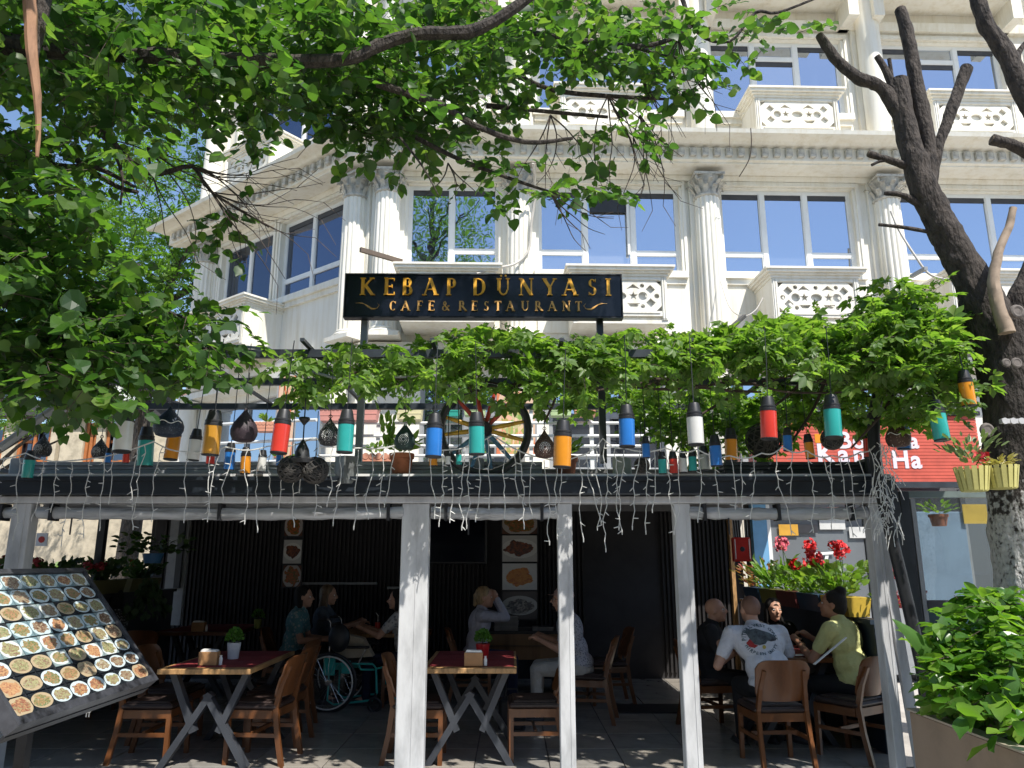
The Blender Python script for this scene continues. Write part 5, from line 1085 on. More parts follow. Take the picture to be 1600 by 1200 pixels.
# ================================================================ RED SHOP SIGN and neighbour shop
rs = thing('red_shop_sign', 'red slatted shop sign with white lettering between the canopy and the bare tree', 'sign', at(1360, 700, 10.6))
RED = mat('coral red slats', (.56, .10, .065), .5, .12, 4); zt2, zb2 = at(1360, 650, 10.6).z - rs.location.z, at(1360, 753, 10.6).z - rs.location.z; x0, x1 = at(1198, 700, 10.6).x - rs.location.x, at(1530, 700, 10.6).x - rs.location.x
b = MB(); n = 20; hh = (zt2 - zb2) / n
b.box(x0, x1, .03, .06, zb2, zt2)
for k in range(n): b.prism([(x0, zb2 + k * hh), (x1, zb2 + k * hh), (x1, zb2 + (k + .88) * hh), (x0, zb2 + (k + .88) * hh)], -.01, .029)
tag(b.build('slats', RED, rs), kind='stuff')
b = MB(); b.box(x0 - .05, x1 + .05, -.05, .07, zt2 + .001, zt2 + .06); b.build('top_edge', BLK, rs); b = MB(); b.box(x0 - .05, x1 + .05, -.03, .05, zb2 - .08, zb2 - .001); b.build('bottom_edge', DKG, rs)
def text(body, h, m, parent, M, name='lettering', ext=.004, bold=.0, squash=1.0, centre=True):
    cu = bpy.data.curves.new('t', 'FONT'); cu.body = body; cu.size = h; cu.extrude = ext; cu.offset = bold; cu.resolution_u = 3
    if centre: cu.align_x = 'CENTER'
    o = bpy.data.objects.new('t', cu); COL.objects.link(o); me = bpy.data.meshes.new_from_object(o.evaluated_get(bpy.context.evaluated_depsgraph_get())); bpy.data.objects.remove(o)
    me.materials.clear(); me.materials.append(m); me.transform(Matrix.Diagonal((squash, 1, 1, 1))); me.transform(Matrix.Rotation(R(90), 4, 'X')); return put(name, me, parent, M) if parent is not False else me
SW2 = mat('pale sign lettering', (.72, .66, .72), .5, .1, 5); q = mpp(1360, 700, 10.6)
for s_, px, y, h in (('B', 1320, 700, 36), ('o', 1342, 700, 36), ('r', 1359, 700, 36), ('n', 1408, 700, 34), ('a', 1428, 700, 34), ('K', 1288, 723, 42), ('a', 1316, 723, 40), ('p', 1341, 723, 40), ('H', 1404, 731, 38), ('a', 1428, 731, 38)):
    text(s_, h * q, SW2, rs, Matrix.Translation(((px - 1360) * q, -.014, (700 - y) * q)), 'letter', .004, h * q * .028)
b = MB(); b.box((1274 - 1360) * q, (1290 - 1360) * q, -.014, -.011, 8 * q, 22 * q); b.build('orange_patch', FC['orange'], rs)
ns = thing('neighbour_shop', 'grey shop front with large panes and light blue door frame under the red sign', 'shop front', (4.0, 10.9, 0))
b = MB(); b.box(-.6, 3.6, .25, .35, 0, 2.7); b.build('back', mat('grey shop interior', (.14, .145, .15), .7, .3, 1.2), ns)
BLU = mat('light blue painted frame', (.16, .36, .58), .45, .1, 4)
b = MB(); b.box(-.62, -.42, -.12, 0, 0, 2.6); b.build('door_frame', BLU, ns); b = MB(); b.box(-.41, -.36, -.10, 0, 0, 2.6); b.build('white_edge', WHT, ns)
b = MB(); b.box(-.95, -.9, -.1, 0, 0, 2.6); b.build('timber_edge', WOODT, ns)
for x in (-.36, 1.05, 2.4):
    b = MB(); b.box(x, x + 1.32, -.03, -.02, .1, 2.58); b.build('pane', glass('grey shop pane', (.8, .85, .9), .22, (.20, .215, .23), rough=.03), ns)
for x in (.98, 2.38): b = MB(); b.box(x, x + .06, -.06, .0, 0, 2.6); b.build('mullion', GFRM, ns)
def sticker(px, y, w_, h, m, label, txt=None, tm2=BLK, extra=None):
    c = at(px, y, 10.84); q = mpp(px, y, 10.84); t = thing('window_sticker', label, 'sticker', c); b = MB(); b.box(-w_ * q / 2, w_ * q / 2, -.003, .0, -h * q / 2, h * q / 2); b.build('film', m, t)
    for i, (s_, hh, yy, xx) in enumerate(txt or []): text(s_, hh * q, tm2, t, Matrix.Translation((xx * q, -.006, yy * q)), 'print', .001)
sticker(1232, 828, 30, 17, mat('orange film', (.62, .33, .04), .5), 'orange sticker at the left of the neighbouring shop window'); sticker(1300, 815, 40, 24, mat('white film', (.6, .6, .58), .5), 'white arrow ended sticker in the middle of the neighbouring shop window', None)
sticker(1345, 832, 36, 17, mat('white film', (.6, .6, .58), .5), 'white sticker with a small red ring beside the right post', None); sticker(1262, 826, 30, 13, mat('black film', (.03, .03, .035), .5), 'black sticker between the orange and the white ones')
t = thing('display_frame', 'white slanted display frame behind the grey shop pane above the geraniums', 'frame', at(1280, 880, 10.85)); q = mpp(1280, 880, 10.85)
b = MB(); b.bar((-14 * q, 0, -12 * q), (-6 * q, 0, 10 * q), 5 * q, .01, (0, 1, 0)); b.bar((6 * q, 0, -12 * q), (14 * q, 0, 14 * q), 5 * q, .01, (0, 1, 0)); b.bar((-6 * q, -.012, 14 * q), (24 * q, -.012, 16 * q), 4 * q, .01, (0, 1, 0)); b.build('frame', WHT, t)
# red wall box with pictogram
t = thing('fire_equipment_box', 'small red wall box with a wire cage hanging in the dark corner', 'red box', at(1158, 858, 8.6)); q = mpp(1158, 858, 8.6)
b = MB(); b.bbox(-13 * q, 13 * q, -.05, .05, -19 * q, 18 * q, .008); b.build('box', mat('red enamel', (.5, .02, .015), .3), t); b = MB(); b.lathe([(3 * q, -.055), (4 * q, -.051), (4 * q, -.05)], 10, (0, 0, 0), 'y'); b.build('knob', BLK, t)
for s_ in (-1, 1): b = MB(); b.box(s_ * 11 * q - .004, s_ * 11 * q + .004, -.056, -.051, -15 * q, 15 * q); b.build('stripe', WHT, t)
b = MB()
for k in range(7): b.tube([((-11 + k * 3.6) * q, -.03, 18 * q), ((-12 + k * 4) * q, 0, 60 * q)], .003, 4)
tag(b.build('wire', GRY, t), kind='stuff')
# ---------------------------------------------------------------- glazed partition right of the canopy
gp = thing('glazed_partition', 'dark framed glazed partition with a teal lower panel beside the bare tree', 'partition', (at(1425, 900, 6.2).x, 6.2, 0)); X0 = gp.location.x
TEAL = mat('dark teal panel', (.012, .05, .06), .5, .2, 3); x2 = at(1560, 900, 6.2).x - X0; zT = at(1480, 768, 6.2).z
b = MB(); b.box(-.035, .035, -.03, .03, 0, zT); b.build('frame_post', DKG, gp); b = MB(); b.box(.05, .085, -.02, .02, 0, zT - .06); b.build('frame_post', GRY, gp)
b = MB(); b.box(.036, x2, -.03, .03, zT - .05, zT); b.build('frame_rail', mat('grey green rail', (.14, .18, .17), .5), gp); b = MB(); b.box(.086, x2, -.025, .025, 1.24, 1.30); b.build('frame_rail', DKG, gp)
b = MB(); b.box(.086, x2, -.004, .004, 1.301, zT - .051); b.build('pane', glass('partition glass', (.9, .95, 1), .06, (.05, .06, .06), see=.85), gp); b = MB(); b.box(.086, x2, -.01, .01, 0, 1.239); b.build('lower_panel', TEAL, gp)
t = thing('blue_reflection_board', 'pale blue board added behind the glazed partition for its blue reflection', 'board', at(1480, 900, 7.6)); b = MB(); b.bbox(-.28, .25, 0, .04, -1.3, .62, .006); b.build('board', mat('blue reflection tone', (.22, .31, .42), .5, .1, 3), t)  # board colour stands in for the blue reflection in the partition glass
t = thing('yellow_notice', 'yellow notice seen through the glazed partition near the tree trunk', 'notice', at(1527, 803, 7.57)); q = mpp(1527, 803, 7.57); b = MB(); b.box(-22 * q, 16 * q, 0, .01, -15 * q, 15 * q); b.build('sheet', mat('yellow sheet', (.62, .42, .06), .6), t)
t, r, h = pot(1468, 822, 7.0, 14, 18, TERRA, 'terracotta pot hanging behind the partition glass'); leafy(t, (0, 0, h), 40, .15, .07, VINEL, T_lance(.2), .5, .9)
# yellow pots hung on the trunk
def slat_pot(px, y1, rpx, hpx, label, flower):
    q = mpp(px, y1, 5.0); r = rpx * q; h = hpx * q; t = thing('yellow_pot', label, 'flower pot', at(px, y1, 4.98), 0, 'pale yellow slatted pots on the tree trunk')
    b = MB(); b.lathe([(r * .76, 0), (r * .95, h * .86), (r * .85, h * .86), (r * .01, h * .8)], 24); b.build('pot', mat('pale yellow plastic', (.55, .50, .16), .5, .1, 8), t, True)
    me = None
    for k in range(16):
        A = 2 * math.pi * k / 16; M = Matrix.Rotation(A, 4, 'Z')
        if me is None: e = MB(); e.add([(r * .77, -.012, .005), (r * .77, .012, .005), (r * 1.03, .015, h), (r * 1.03, -.015, h), (r * .8, -.012, .005), (r * .8, .012, .005), (r * 1.06, .015, h), (r * 1.06, -.015, h)], [(0, 1, 2, 3), (7, 6, 5, 4), (0, 4, 5, 1), (1, 5, 6, 2), (2, 6, 7, 3), (3, 7, 4, 0)]); me = e.mesh('slat', mat('pale yellow slat', (.60, .55, .19), .5, .1, 8))
        put('slat', me, t, M)
    if flower: leafy(t, (0, 0, h), 90, .26, .07, leafmat('grey green leaf', [(.14, .19, .10), (.22, .28, .14), (.08, .13, .05)], .3, 1.1), T_lance(.16), .9, .9)
    else: leafy(t, (0, 0, h), 50, .09, .06, leafmat('dry leaf', [(.4, .33, .14), (.45, .4, .2)], .3, 1), T_lance(.12), .5, 1)
    return t, r, h
FLR = mat('red geranium petals', (.62, .012, .015), .55, .2, 30); FLP = mat('pink petals', (.7, .12, .16), .55, .2, 30)
def bloom(parent, c, r, m=FLR):
    b = MB()
    for k in range(26):
        d = Vector((random.gauss(0, 1), random.gauss(0, 1), random.gauss(0, .8))).normalized(); p = Vector(c) + d * r * random.uniform(.6, 1); s_ = r * .38
        u_ = d.orthogonal().normalized(); v_ = d.cross(u_); b.add([p + u_ * s_, p + v_ * s_ + d * s_ * .4, p - u_ * s_, p - v_ * s_ + d * s_ * .4], [(0, 1, 2, 3)])
    tag(b.build('bloom', m, parent), kind='stuff')
t, r, h = slat_pot(1523, 768, 24, 38, 'pale yellow slatted pot with a red geranium on the left of the trunk', True); bloom(t, (.05, -.05, h + .07), .045, mat('coral geranium', (.7, .05, .07), .5)); b = MB(); b.tube([(0, 0, h * .8), (.05, -.05, h + .07)], .004, 5); b.build('stem', VINEL, t)
slat_pot(1568, 764, 24, 36, 'pale yellow slatted pot with dried stems in front of the trunk', False)
# ---------------------------------------------------------------- flower boxes on the right side wall
BXC = [mat('dark blue trough', (.02, .05, .10), .5), mat('mustard trough', (.42, .27, .03), .5), mat('maroon trough', (.14, .03, .03), .5), mat('olive trough', (.16, .15, .03), .5), mat('yellow trough', (.5, .34, .04), .5)]
VAR = leafmat('red green leaves', [(.30, .04, .03), (.12, .16, .04), (.35, .12, .08), (.25, .30, .08)], .35, 1.2); PALM = leafmat('palm leaf', [(.10, .20, .04), (.16, .28, .06)], .4, 1.3)
for i, (y, m, lm_, lb, fl_) in enumerate([(10.0, BXC[0], VAR, 'dark blue trough of red and green foliage nearest the light blue door frame', None), (9.35, BXC[3], PALM, 'olive trough with a spiky palm like plant on the side wall', None), (8.75, BXC[2], VINEL, 'maroon trough hidden behind the seated woman with the hair bun', 'p'), (8.1, BXC[0], VINEL, 'dark trough of tall red geraniums above the woman in yellow', 'r'), (7.45, BXC[4], VINEL, 'yellow trough of bushy plants nearest the right grey post', 'r')]):
    t = thing('flower_trough', lb, 'flower box', (3.16, y, 1.105), 0, 'flower troughs on the right side wall'); b = MB(); b.prism([(-.09, 0), (.09, 0), (.12, .17), (-.12, .17)], -.29, .29); b.build('box', m, t)
    if lm_ is PALM: leafy(t, (0, 0, .15), 60, .26, .26, PALM, T_lance(.07), .9, .8, 30)
    else: leafy(t, (0, 0, .16), 150, .38, .08, lm_, T_heart() if lm_ is VINEL else T_lance(.2), .75, .75, 24)
    leafy(t, (0, .2, .14), 60, .2, .07, lm_, T_lance(.2), .6, .9)
    if fl_:
        for k in range(5 if fl_ == 'r' else 2): c = (random.uniform(-.2, .05), random.uniform(-.25, .25), random.uniform(.46, .72)); bloom(t, c, random.uniform(.055, .085), FLR if fl_ == 'r' else FLP); b = MB(); b.tube([(0, c[1], .15), c], .004, 4); b.build('stem', SHRUBL, t)
for i, (px, y) in enumerate(((1383, 890), (1388, 935))):
    t = thing('hanging_pink_flowers', ('upper' if i == 0 else 'lower') + ' cluster of pink flowers behind the clear side sheet by the right post', 'flowers', at(px, y, 6.9)); leafy(t, (0, 0, -.05), 60, .16, .06, VINEL, T_lance(.2), .3, 1); bloom(t, (0, -.08, .02), .07, FLP); bloom(t, (.07, -.08, -.04), .05, FLP)
t = thing('geranium_stem', 'single red geranium behind the partition glass', 'flower', at(1441, 925, 6.6)); bloom(t, (0, 0, 0), .04); b = MB(); b.tube([(0, 0, -.4), (0, 0, 0)], .005, 5); b.build('stem', SHRUBL, t)
# ---------------------------------------------------------------- plants on the left side wall
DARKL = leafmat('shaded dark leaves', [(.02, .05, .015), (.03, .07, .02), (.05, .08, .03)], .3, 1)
for i, (y, lb, n) in enumerate([(6.9, 'trough with dark red roses at the far left behind the menu board', 2), (7.8, 'trough of dark geraniums behind the top edge of the menu board', 3), (8.7, 'trough of dark flowers in the middle of the left side wall', 3), (9.6, 'trough of spiky dark plants at the far end of the left side wall', 1)]):
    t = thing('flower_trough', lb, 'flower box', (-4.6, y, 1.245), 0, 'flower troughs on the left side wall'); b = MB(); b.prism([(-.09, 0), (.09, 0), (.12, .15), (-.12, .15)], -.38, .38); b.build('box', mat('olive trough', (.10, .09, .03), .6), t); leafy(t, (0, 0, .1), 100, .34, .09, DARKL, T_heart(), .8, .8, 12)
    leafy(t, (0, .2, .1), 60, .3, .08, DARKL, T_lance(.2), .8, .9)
    for k in range(n): c = (random.uniform(-.1, .15), random.uniform(-.35, .35), random.uniform(.22, .42)); bloom(t, c, .055, mat('dark red petals', (.25, .012, .02), .6)); b = MB(); b.tube([(0, c[1], .1), c], .004, 4); b.build('stem', DARKL, t)
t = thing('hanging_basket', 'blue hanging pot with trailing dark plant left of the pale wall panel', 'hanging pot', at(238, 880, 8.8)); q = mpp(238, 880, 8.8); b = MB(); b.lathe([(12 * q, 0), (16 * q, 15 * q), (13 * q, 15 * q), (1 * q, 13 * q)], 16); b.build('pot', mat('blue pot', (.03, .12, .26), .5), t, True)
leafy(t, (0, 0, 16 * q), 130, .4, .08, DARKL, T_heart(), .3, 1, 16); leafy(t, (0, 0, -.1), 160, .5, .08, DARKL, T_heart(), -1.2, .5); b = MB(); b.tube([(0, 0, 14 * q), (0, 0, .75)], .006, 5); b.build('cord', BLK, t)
# ================================================================ STREET AT THE LEFT
oh = thing('stone_house', 'old stone house with orange window frames far behind the left end of the canopy', 'house', (-16, 27, 0))
STN = mat('cream rough stone', (.52, .45, .34), .85, .2, 2.5, .5, 8); DWD = mat('weathered dark boards', (.05, .048, .05), .8, .3, 6, sx=(.3, 1, 6)); ORG_ = mat('orange window timber', (.42, .14, .04), .6)
def X27(px): return at(px, 690, 27).x + 16
b = MB(); xs_ = [X27(-260), X27(-60), X27(22), X27(80), X27(100), X27(132), X27(178), X27(205), X27(226), X27(300)]
zt3, zw0, zw1 = at(100, 652, 27).z, at(100, 722, 27).z, at(100, 660, 27).z
b.box(xs_[0], xs_[-1], 0, .4, 0, zw0)
for p, q in ((0, 1), (2, 3), (4, 5), (6, 7), (8, 9)): pass
b.box(xs_[0], xs_[1], 0, .4, zw0, zt3); b.box(X27(78), X27(88), 0, .4, zw0, zt3); b.box(X27(95), X27(130), 0, .4, zw0, zt3); b.box(X27(5), X27(24), 0, .4, zw0, zt3); b.box(X27(228), xs_[-1], 0, .4, zw0, zt3); b.box(X27(150), X27(163), .0, .4, zw0, zt3)
b.build('wall', STN, oh)
for p, q in ((-55, 4), (26, 77), (131, 149), (164, 227)):
    a0, a1 = X27(p), X27(q); b = MB(); t_2 = .1
    for x in (a0, (a0 + a1) / 2 - .05, a1 - .1): b.box(x, x + .1, .1, .2, zw0, zw1)
    for z in (zw0, (zw0 + zw1) / 2, zw1 - .1): b.box(a0, a1, .21, .28, z, z + .1)
    o = b.build('window', ORG_, oh); b = MB(); b.box(a0, a1, .3, .32, zw0, zw1); b.build('pane', DARKG, o)
b = MB(); b.box(xs_[0], X27(262), -.3, .4, zt3, at(100, 628, 27).z); b.build('board_storey', DWD, oh)
b = MB(); zz = at(100, 628, 27).z; b.prism([(X27(90), zz), (X27(262), zz), (X27(255), zz + .25), (X27(180), zz + 1.7), (X27(100), zz + .5)], -.2, .3); b.build('gable', WHT, oh)
b = MB(); b.prism([(X27(84), zz + .3), (X27(180), zz + 1.75), (X27(270), zz + .1), (X27(270), zz + .35), (X27(180), zz + 2.05), (X27(84), zz + .6)], -.7, 2); b.build('roof', mat('brown tiles', (.22, .12, .08), .8, .3, 12), oh)
b = MB(); b.box(X27(262) + .01, X27(330), .2, .4, 0, 6.5); b.build('side_wall', STN, oh)
t = thing('yellow_street_box', 'long low yellow street planter across the sunlit road at the left', 'planter', at_z(140, 888, 1.0)); t.location.z = 0; t.location = (-9.2, 14, 0); b = MB(); b.bbox(-2.6, 1.8, 0, .5, 0, 1.22, .02); b.build('box', mat('yellow painted concrete', (.62, .50, .16), .7, .1, 4), t); leafy(t, (-.6, .2, 1.2), 120, .5, .16, FARL, T_lance(.3), .6, 1); leafy(t, (.5, .2, 1.2), 120, .45, .16, FARL, T_lance(.3), .6, 1)
t = thing('red_white_notice', 'small white notice with a red mark beside the leftmost grey post', 'notice', at(65, 843, 9.5)); q = mpp(65, 843, 9.5); b = MB(); b.box(-9 * q, 9 * q, 0, .01, -10 * q, 10 * q); b.build('sheet', WHT, t); b = MB(); b.lathe([(5 * q, -.004), (5 * q, -.001)], 12, (0, 0, 0), 'y'); b.build('mark', mat('red print', (.5, .04, .03), .6), t)
# row behind the camera, out of view: added to cut sky fill, shows in reflections
ob = thing('sky_block_houses', 'unseen row of brown town houses added across the street to cut the sky light', 'building', (0, -11, 0))
b = MB(); b.box(-40, 40, -6, 0, 0, 8.5); b.build('wall', mat('brown render', (.20, .17, .14), .85, .2, .5), ob)
for i in range(16):
    for z in (1.2, 4.6):
        b = MB(); b.box(-31 + i * 4, -29.4 + i * 4, .0, .06, z, z + 1.6); b.build('window', DARKG, ob)
# ================================================================ FURNITURE
def make_chair(label, loc, rz, group='wooden dining chairs', seat=LEATH):
    t = thing('dining_chair', label, 'chair', loc, rz, group); W2 = .205
    b = MB(); b.bbox(-.22, .22, -.20, .22, .43, .475, .018); b.bbox(-.19, .19, -.17, .19, .470, .49, .012); b.build('seat', seat, t)
    b = MB(); b.box(-W2, W2, .185, .21, .365, .428); b.box(-W2, W2, -.19, -.165, .365, .428); b.box(-.215, -.19, -.165, .185, .365, .428); b.box(.19, .215, -.165, .185, .365, .428); b.build('seat_frame', WOOD, t)
    for s in (-1, 1):
        b = MB(); b.bar((s * .205, .20, 0), (s * .20, .20, .43), .032, .036, (0, 1, 0)); b.build('leg', WOOD, t)
        b = MB(); P = [(s * .205, -.27, 0), (s * .20, -.215, .25), (s * .195, -.19, .45), (s * .18, -.225, .62), (s * .16, -.275, .76)]
        for p, q in zip(P, P[1:]): b.bar(p, q, .03, .04, (0, 1, 0))
        b.build('leg', WOOD, t)
        b = MB(); b.bar((s * .205, .185, .24), (s * .2, -.20, .24), .02, .03); b.build('stretcher', WOOD, t)
    b = MB(); b.box(-.19, .19, -.01, .01, .235, .265); b.build('stretcher', WOOD, t)
    # curved plywood back with rounded corners
    b = MB(); nx, nz = 14, 8; vs = []
    def hw(v): return .225 * (1 - .10 * (1 - v)) * min(1, (1 - (max(0, v - .86) / .14) ** 2 * .12)) * (1 - (max(0, .22 - v) / .22) ** 2 * .16)
    for side in (0, 1):
        for j in range(nz + 1):
            for i in range(nx + 1):
                v = j / nz; u = (i / nx) * 2 - 1; x = u * hw(v); z = .52 + .32 * v - .03 * abs(u) ** 6 * (v > .5); y = -.215 - .10 * v + .055 * u * u - (.016 if side else 0); vs.append((x, y, z))
    K = (nx + 1) * (nz + 1); f = []
    for j in range(nz):
        for i in range(nx):
            a_ = j * (nx + 1) + i; f += [(a_, a_ + 1, a_ + nx + 2, a_ + nx + 1), (K + a_, K + a_ + nx + 1, K + a_ + nx + 2, K + a_ + 1)]
    for i in range(nx): f += [(i, K + i, K + i + 1, i + 1), (nz * (nx + 1) + i, nz * (nx + 1) + i + 1, K + nz * (nx + 1) + i + 1, K + nz * (nx + 1) + i)]
    for j in range(nz):
        for i in (0, nx): a_ = j * (nx + 1) + i; f.append((a_, a_ + nx + 1, K + a_ + nx + 1, K + a_))
    b.add(vs, f); b.build('backrest', WOOD, t, True); return t
def gx(px, y, Y): return at(px, y, Y).x
ch0 = make_chair('wooden chair seen from the front left table, on its left side under the menu board', (gx(245, 1100, 6.75), 6.75, 0), R(-90))
def chair(x, y, rz, label): return dup(ch0, (x, y, 0), R(rz), label)
chair(gx(412, 1100, 6.75), 6.75, 84, 'wooden chair at the right side of the left table, nearest the camera')
chair(gx(428, 1080, 7.2), 7.35, 86, 'second wooden chair at the right side of the left table')
chair(gx(262, 1080, 7.3), 7.4, -92, 'second wooden chair at the left side of the left table')
chair(gx(440, 1080, 7.9), 8.0, 84, 'third wooden chair back right of the left table, beside the wheelchair')
chair(gx(835, 1100, 6.75), 6.8, 92, 'wooden chair right of the centre table, sunlit on its seat')
chair(gx(655, 1100, 6.75), 6.75, -90, 'wooden chair left of the centre table, half behind the wide post')
chair(gx(1212, 1130, 6.55), 6.6, 4, 'wooden chair with its wide back to the camera, under the man in white')
chair(gx(1320, 1110, 7.0), 6.85, 34, 'wooden chair turned sideways under the woman in yellow')
chair(gx(918, 1040, 8.4), 8.3, 78, 'wooden chair of the man with the cap, behind the second narrow post')
chair(gx(950, 1020, 9.2), 9.3, 95, 'dark chair alone in the gloom right of the man with the cap')
chair(gx(225, 1000, 9.0), 8.6, 178, 'brown chair back in the gloom just right of the menu board')
chair(gx(455, 990, 9.4), 9.3, -88, 'chair of the woman in the teal flowered shirt')
chair(gx(492, 990, 9.8), 9.85, -88, 'chair of the long haired blonde woman behind the wheelchair')
chair(gx(632, 1050, 9.3), 9.2, 92, 'chair of the dark haired woman half behind the wide post')
chair(gx(738, 1040, 9.3), 9.25, -88, 'chair of the woman in lavender with hands at her mouth')
chair(gx(1105, 1040, 8.0), 7.95, -80, 'chair of the bald man in black'); chair(gx(1208, 1000, 8.6), 8.45, 176, 'chair of the smiling dark haired woman')
def make_table(label, x, y, w_, d, runner=True, top=WOODT):
    t = thing('dining_table', label, 'table', (x, y, 0), 0, 'wooden dining tables'); b = MB(); b.bbox(-w_ / 2, w_ / 2, -d / 2, d / 2, .725, .765, .004); b.build('tabletop', top, t)
    for yy in (-d / 2 + .16, d / 2 - .16):
        for q in (((-.28, 0), (.13, .724)), ((.28, 0), (-.13, .724)), ((-.32, .724), (-.055, .30)), ((.32, .724), (.055, .30))):
            pass
        L = MB(); k = 0
        for (p, q) in (((-.34, .004), (.02, .56)), ((.34, .004), (-.02, .56)), ((-.30, .724), (-.10, .27)), ((.30, .724), (.10, .27))):
            k += 1; L.bar((p[0], yy + .003 * k, p[1]), (q[0], yy + .003 * k, q[1]), .05, .075, (0, 1, 0))
        L.build('leg', mat('dark steel leg', (.05, .055, .065), .4, .15, 4), t)
    if runner:
        b = MB(); b.box(-w_ / 2 + .04, w_ / 2 - .02, -d / 2 + .10, d / 2 - .04, .7655, .769); b.build('runner', REDR, t)
        for k in range(3): b = MB(); b.box(-w_ / 2 + .06, w_ / 2 - .04, -d / 2 + .14 + k * .36, -d / 2 + .42 + k * .36, .7695, .7715); b.build('placemat', REDR, t)
    return t
T1 = make_table('wooden table with red mats and black crossed legs left of the wide post', (gx(247, 1047, 6.35) + gx(389, 1047, 6.35)) / 2, 6.98, .74, 1.26)
T2 = make_table('wooden table with red mats and crossed legs between the wide and the narrow post', (gx(660, 1045, 6.4) + gx(806, 1045, 6.4)) / 2, 7.0, .76, 1.2)
T3 = make_table('table of the group beside the wheelchair, laid with glasses', gx(590, 990, 9.5), 9.7, .95, .75, False)
T5 = make_table('table between the four seated people at the right', 2.52, 7.45, .75, .8, True, WOOD)
T6 = make_table('dark table with red runner in the gloom behind the left table', gx(305, 985, 9.6), 9.9, 1.0, .7, True, WOOD)
t = thing('menu_desk', 'wooden desk with stacked menus before the tall column of food pictures', 'desk', (gx(805, 1000, 9.9), 10.1, 0))
b = MB(); b.bbox(-.6, .56, -.3, .3, .72, .76, .005); b.build('top', BLK, t); b = MB(); b.box(-.58, .54, -.29, -.26, .42, .719); b.build('front_panel', mat('oak desk panel', (.26, .14, .065), .5, .25, 7, sx=(1, 1, .1)), t); b = MB(); b.box(-.58, .54, -.31, -.291, .58, .585); b.build('groove', BLK, t)
for s in (-1, 1): b = MB(); b.box(s * .5 - .03, s * .5 + .03, -.24, .28, 0, .719); b.build('leg', BLK, t)
def stack(px, y1, Y, n, w_, label):
    t = thing('menu_stack', label, 'menus', (gx(px, y1, Y), Y, .761))
    for k in range(n): o = put('menu', STK[k % 2], t, Matrix.Translation((random.uniform(-.008, .008), random.uniform(-.01, .01), k * .0145)) @ Matrix.Diagonal((w_, 1, 1, 1)))
mk = mat('menu cover', (.05, .045, .05), .5); mp_ = mat('menu paper edge', (.45, .43, .40), .7); STK = []
for q in (0, 1):
    b = MB(); b.box(-.5, .5, -.11, .11, 0, .004); b.box(-.5, .5, -.11, .11, .0105, .0125); b.cur = 1; b.box(-.49, .49, -.108, .108, .0042, .0103); STK.append(b.mesh('menu', [mk, mp_]))
stack(791, 985, 9.92, 12, .30, 'tall stack of dark covered menus on the desk'); stack(848, 985, 9.92, 3, .26, 'low pile of menus at the right end of the desk')
def napkin(px, y, Y, z, label, m=WOODT):
    q = mpp(px, y, Y); t = thing('napkin_box', label, 'napkin box', (gx(px, y, Y), Y, z)); b = MB(); b.bbox(-.075, .075, -.04, .04, 0, .105, .003); b.build('box', m, t); b = MB(); b.prism([(-.068, .1055), (.068, .1055), (.06, .118), (-.055, .124)], -.03, .03); b.build('napkins', WHT, t); b = MB(); b.lathe([(.014, 0), (.015, .05), (.008, .065), (.012, .075)], 10, (.095, .0, 0)); b.build('salt_shaker', WHT, t, True)
BXW = mat('tan wooden box', (.38, .20, .085), .55, .15, 6)
napkin(326, 1040, 6.55, .772, 'tan napkin box on the left table before the white plant pot', BXW); napkin(740, 1040, 6.5, .772, 'tan napkin box on the centre table before the red plant pot', BXW); napkin(310, 985, 9.6, .772, 'small napkin box on the dark table at the back', BXW)
GRN = leafmat('bright basil leaves', [(.08, .20, .03), (.13, .28, .05), (.06, .15, .03)], .4, 1.4)
def tplant(px, y1, Y, m, label, r=.058, h=.135, cyl_=False):
    t = thing('potted_basil', label, 'potted plant', (gx(px, y1, Y), Y, .772)); b = MB(); b.lathe([(r * .72, 0), (r * .78, .004), (r, h * .98), (r, h), (r * .9, h), (r * .01, h * .86)], 20); b.build('pot', m, t, True)
    n = 420; d = unit(n); d[:, 2] = np.abs(d[:, 2]) * 1.2 - .25; rr = rng.uniform(.4, 1, n) ** .5
    P = np.array([0, 0, h + .045]) + d * np.array([.068, .068, .075]) * rr[:, None]; leafcloud('foliage', P, d + rng.normal(0, .4, d.shape), d + rng.normal(0, .4, d.shape), rng.uniform(.014, .028, n), T_lance(.4), GRN, t, 0)
    b = MB(); b.tube([(0, 0, h * .85), (0, 0, h + .06)], .006, 5); b.build('stem', TWIG, t)
tplant(364, 1030, 6.95, mat('white glazed pot', (.68, .70, .72), .3), 'white pot of bright green basil on the left table'); tplant(754, 1033, 6.9, mat('red glazed pot', (.5, .015, .02), .3), 'red pot of bright green basil on the centre table', .06, .13)
tplant(403, 970, 10.0, mat('yellow green pot', (.3, .32, .08), .5), 'small yellow green pot on a table in the back gloom', .05, .11); tplant(747, 985, 9.95, mat('small grey pot', (.25, .25, .25), .5), 'small grey pot beside the menus on the desk', .04, .08)
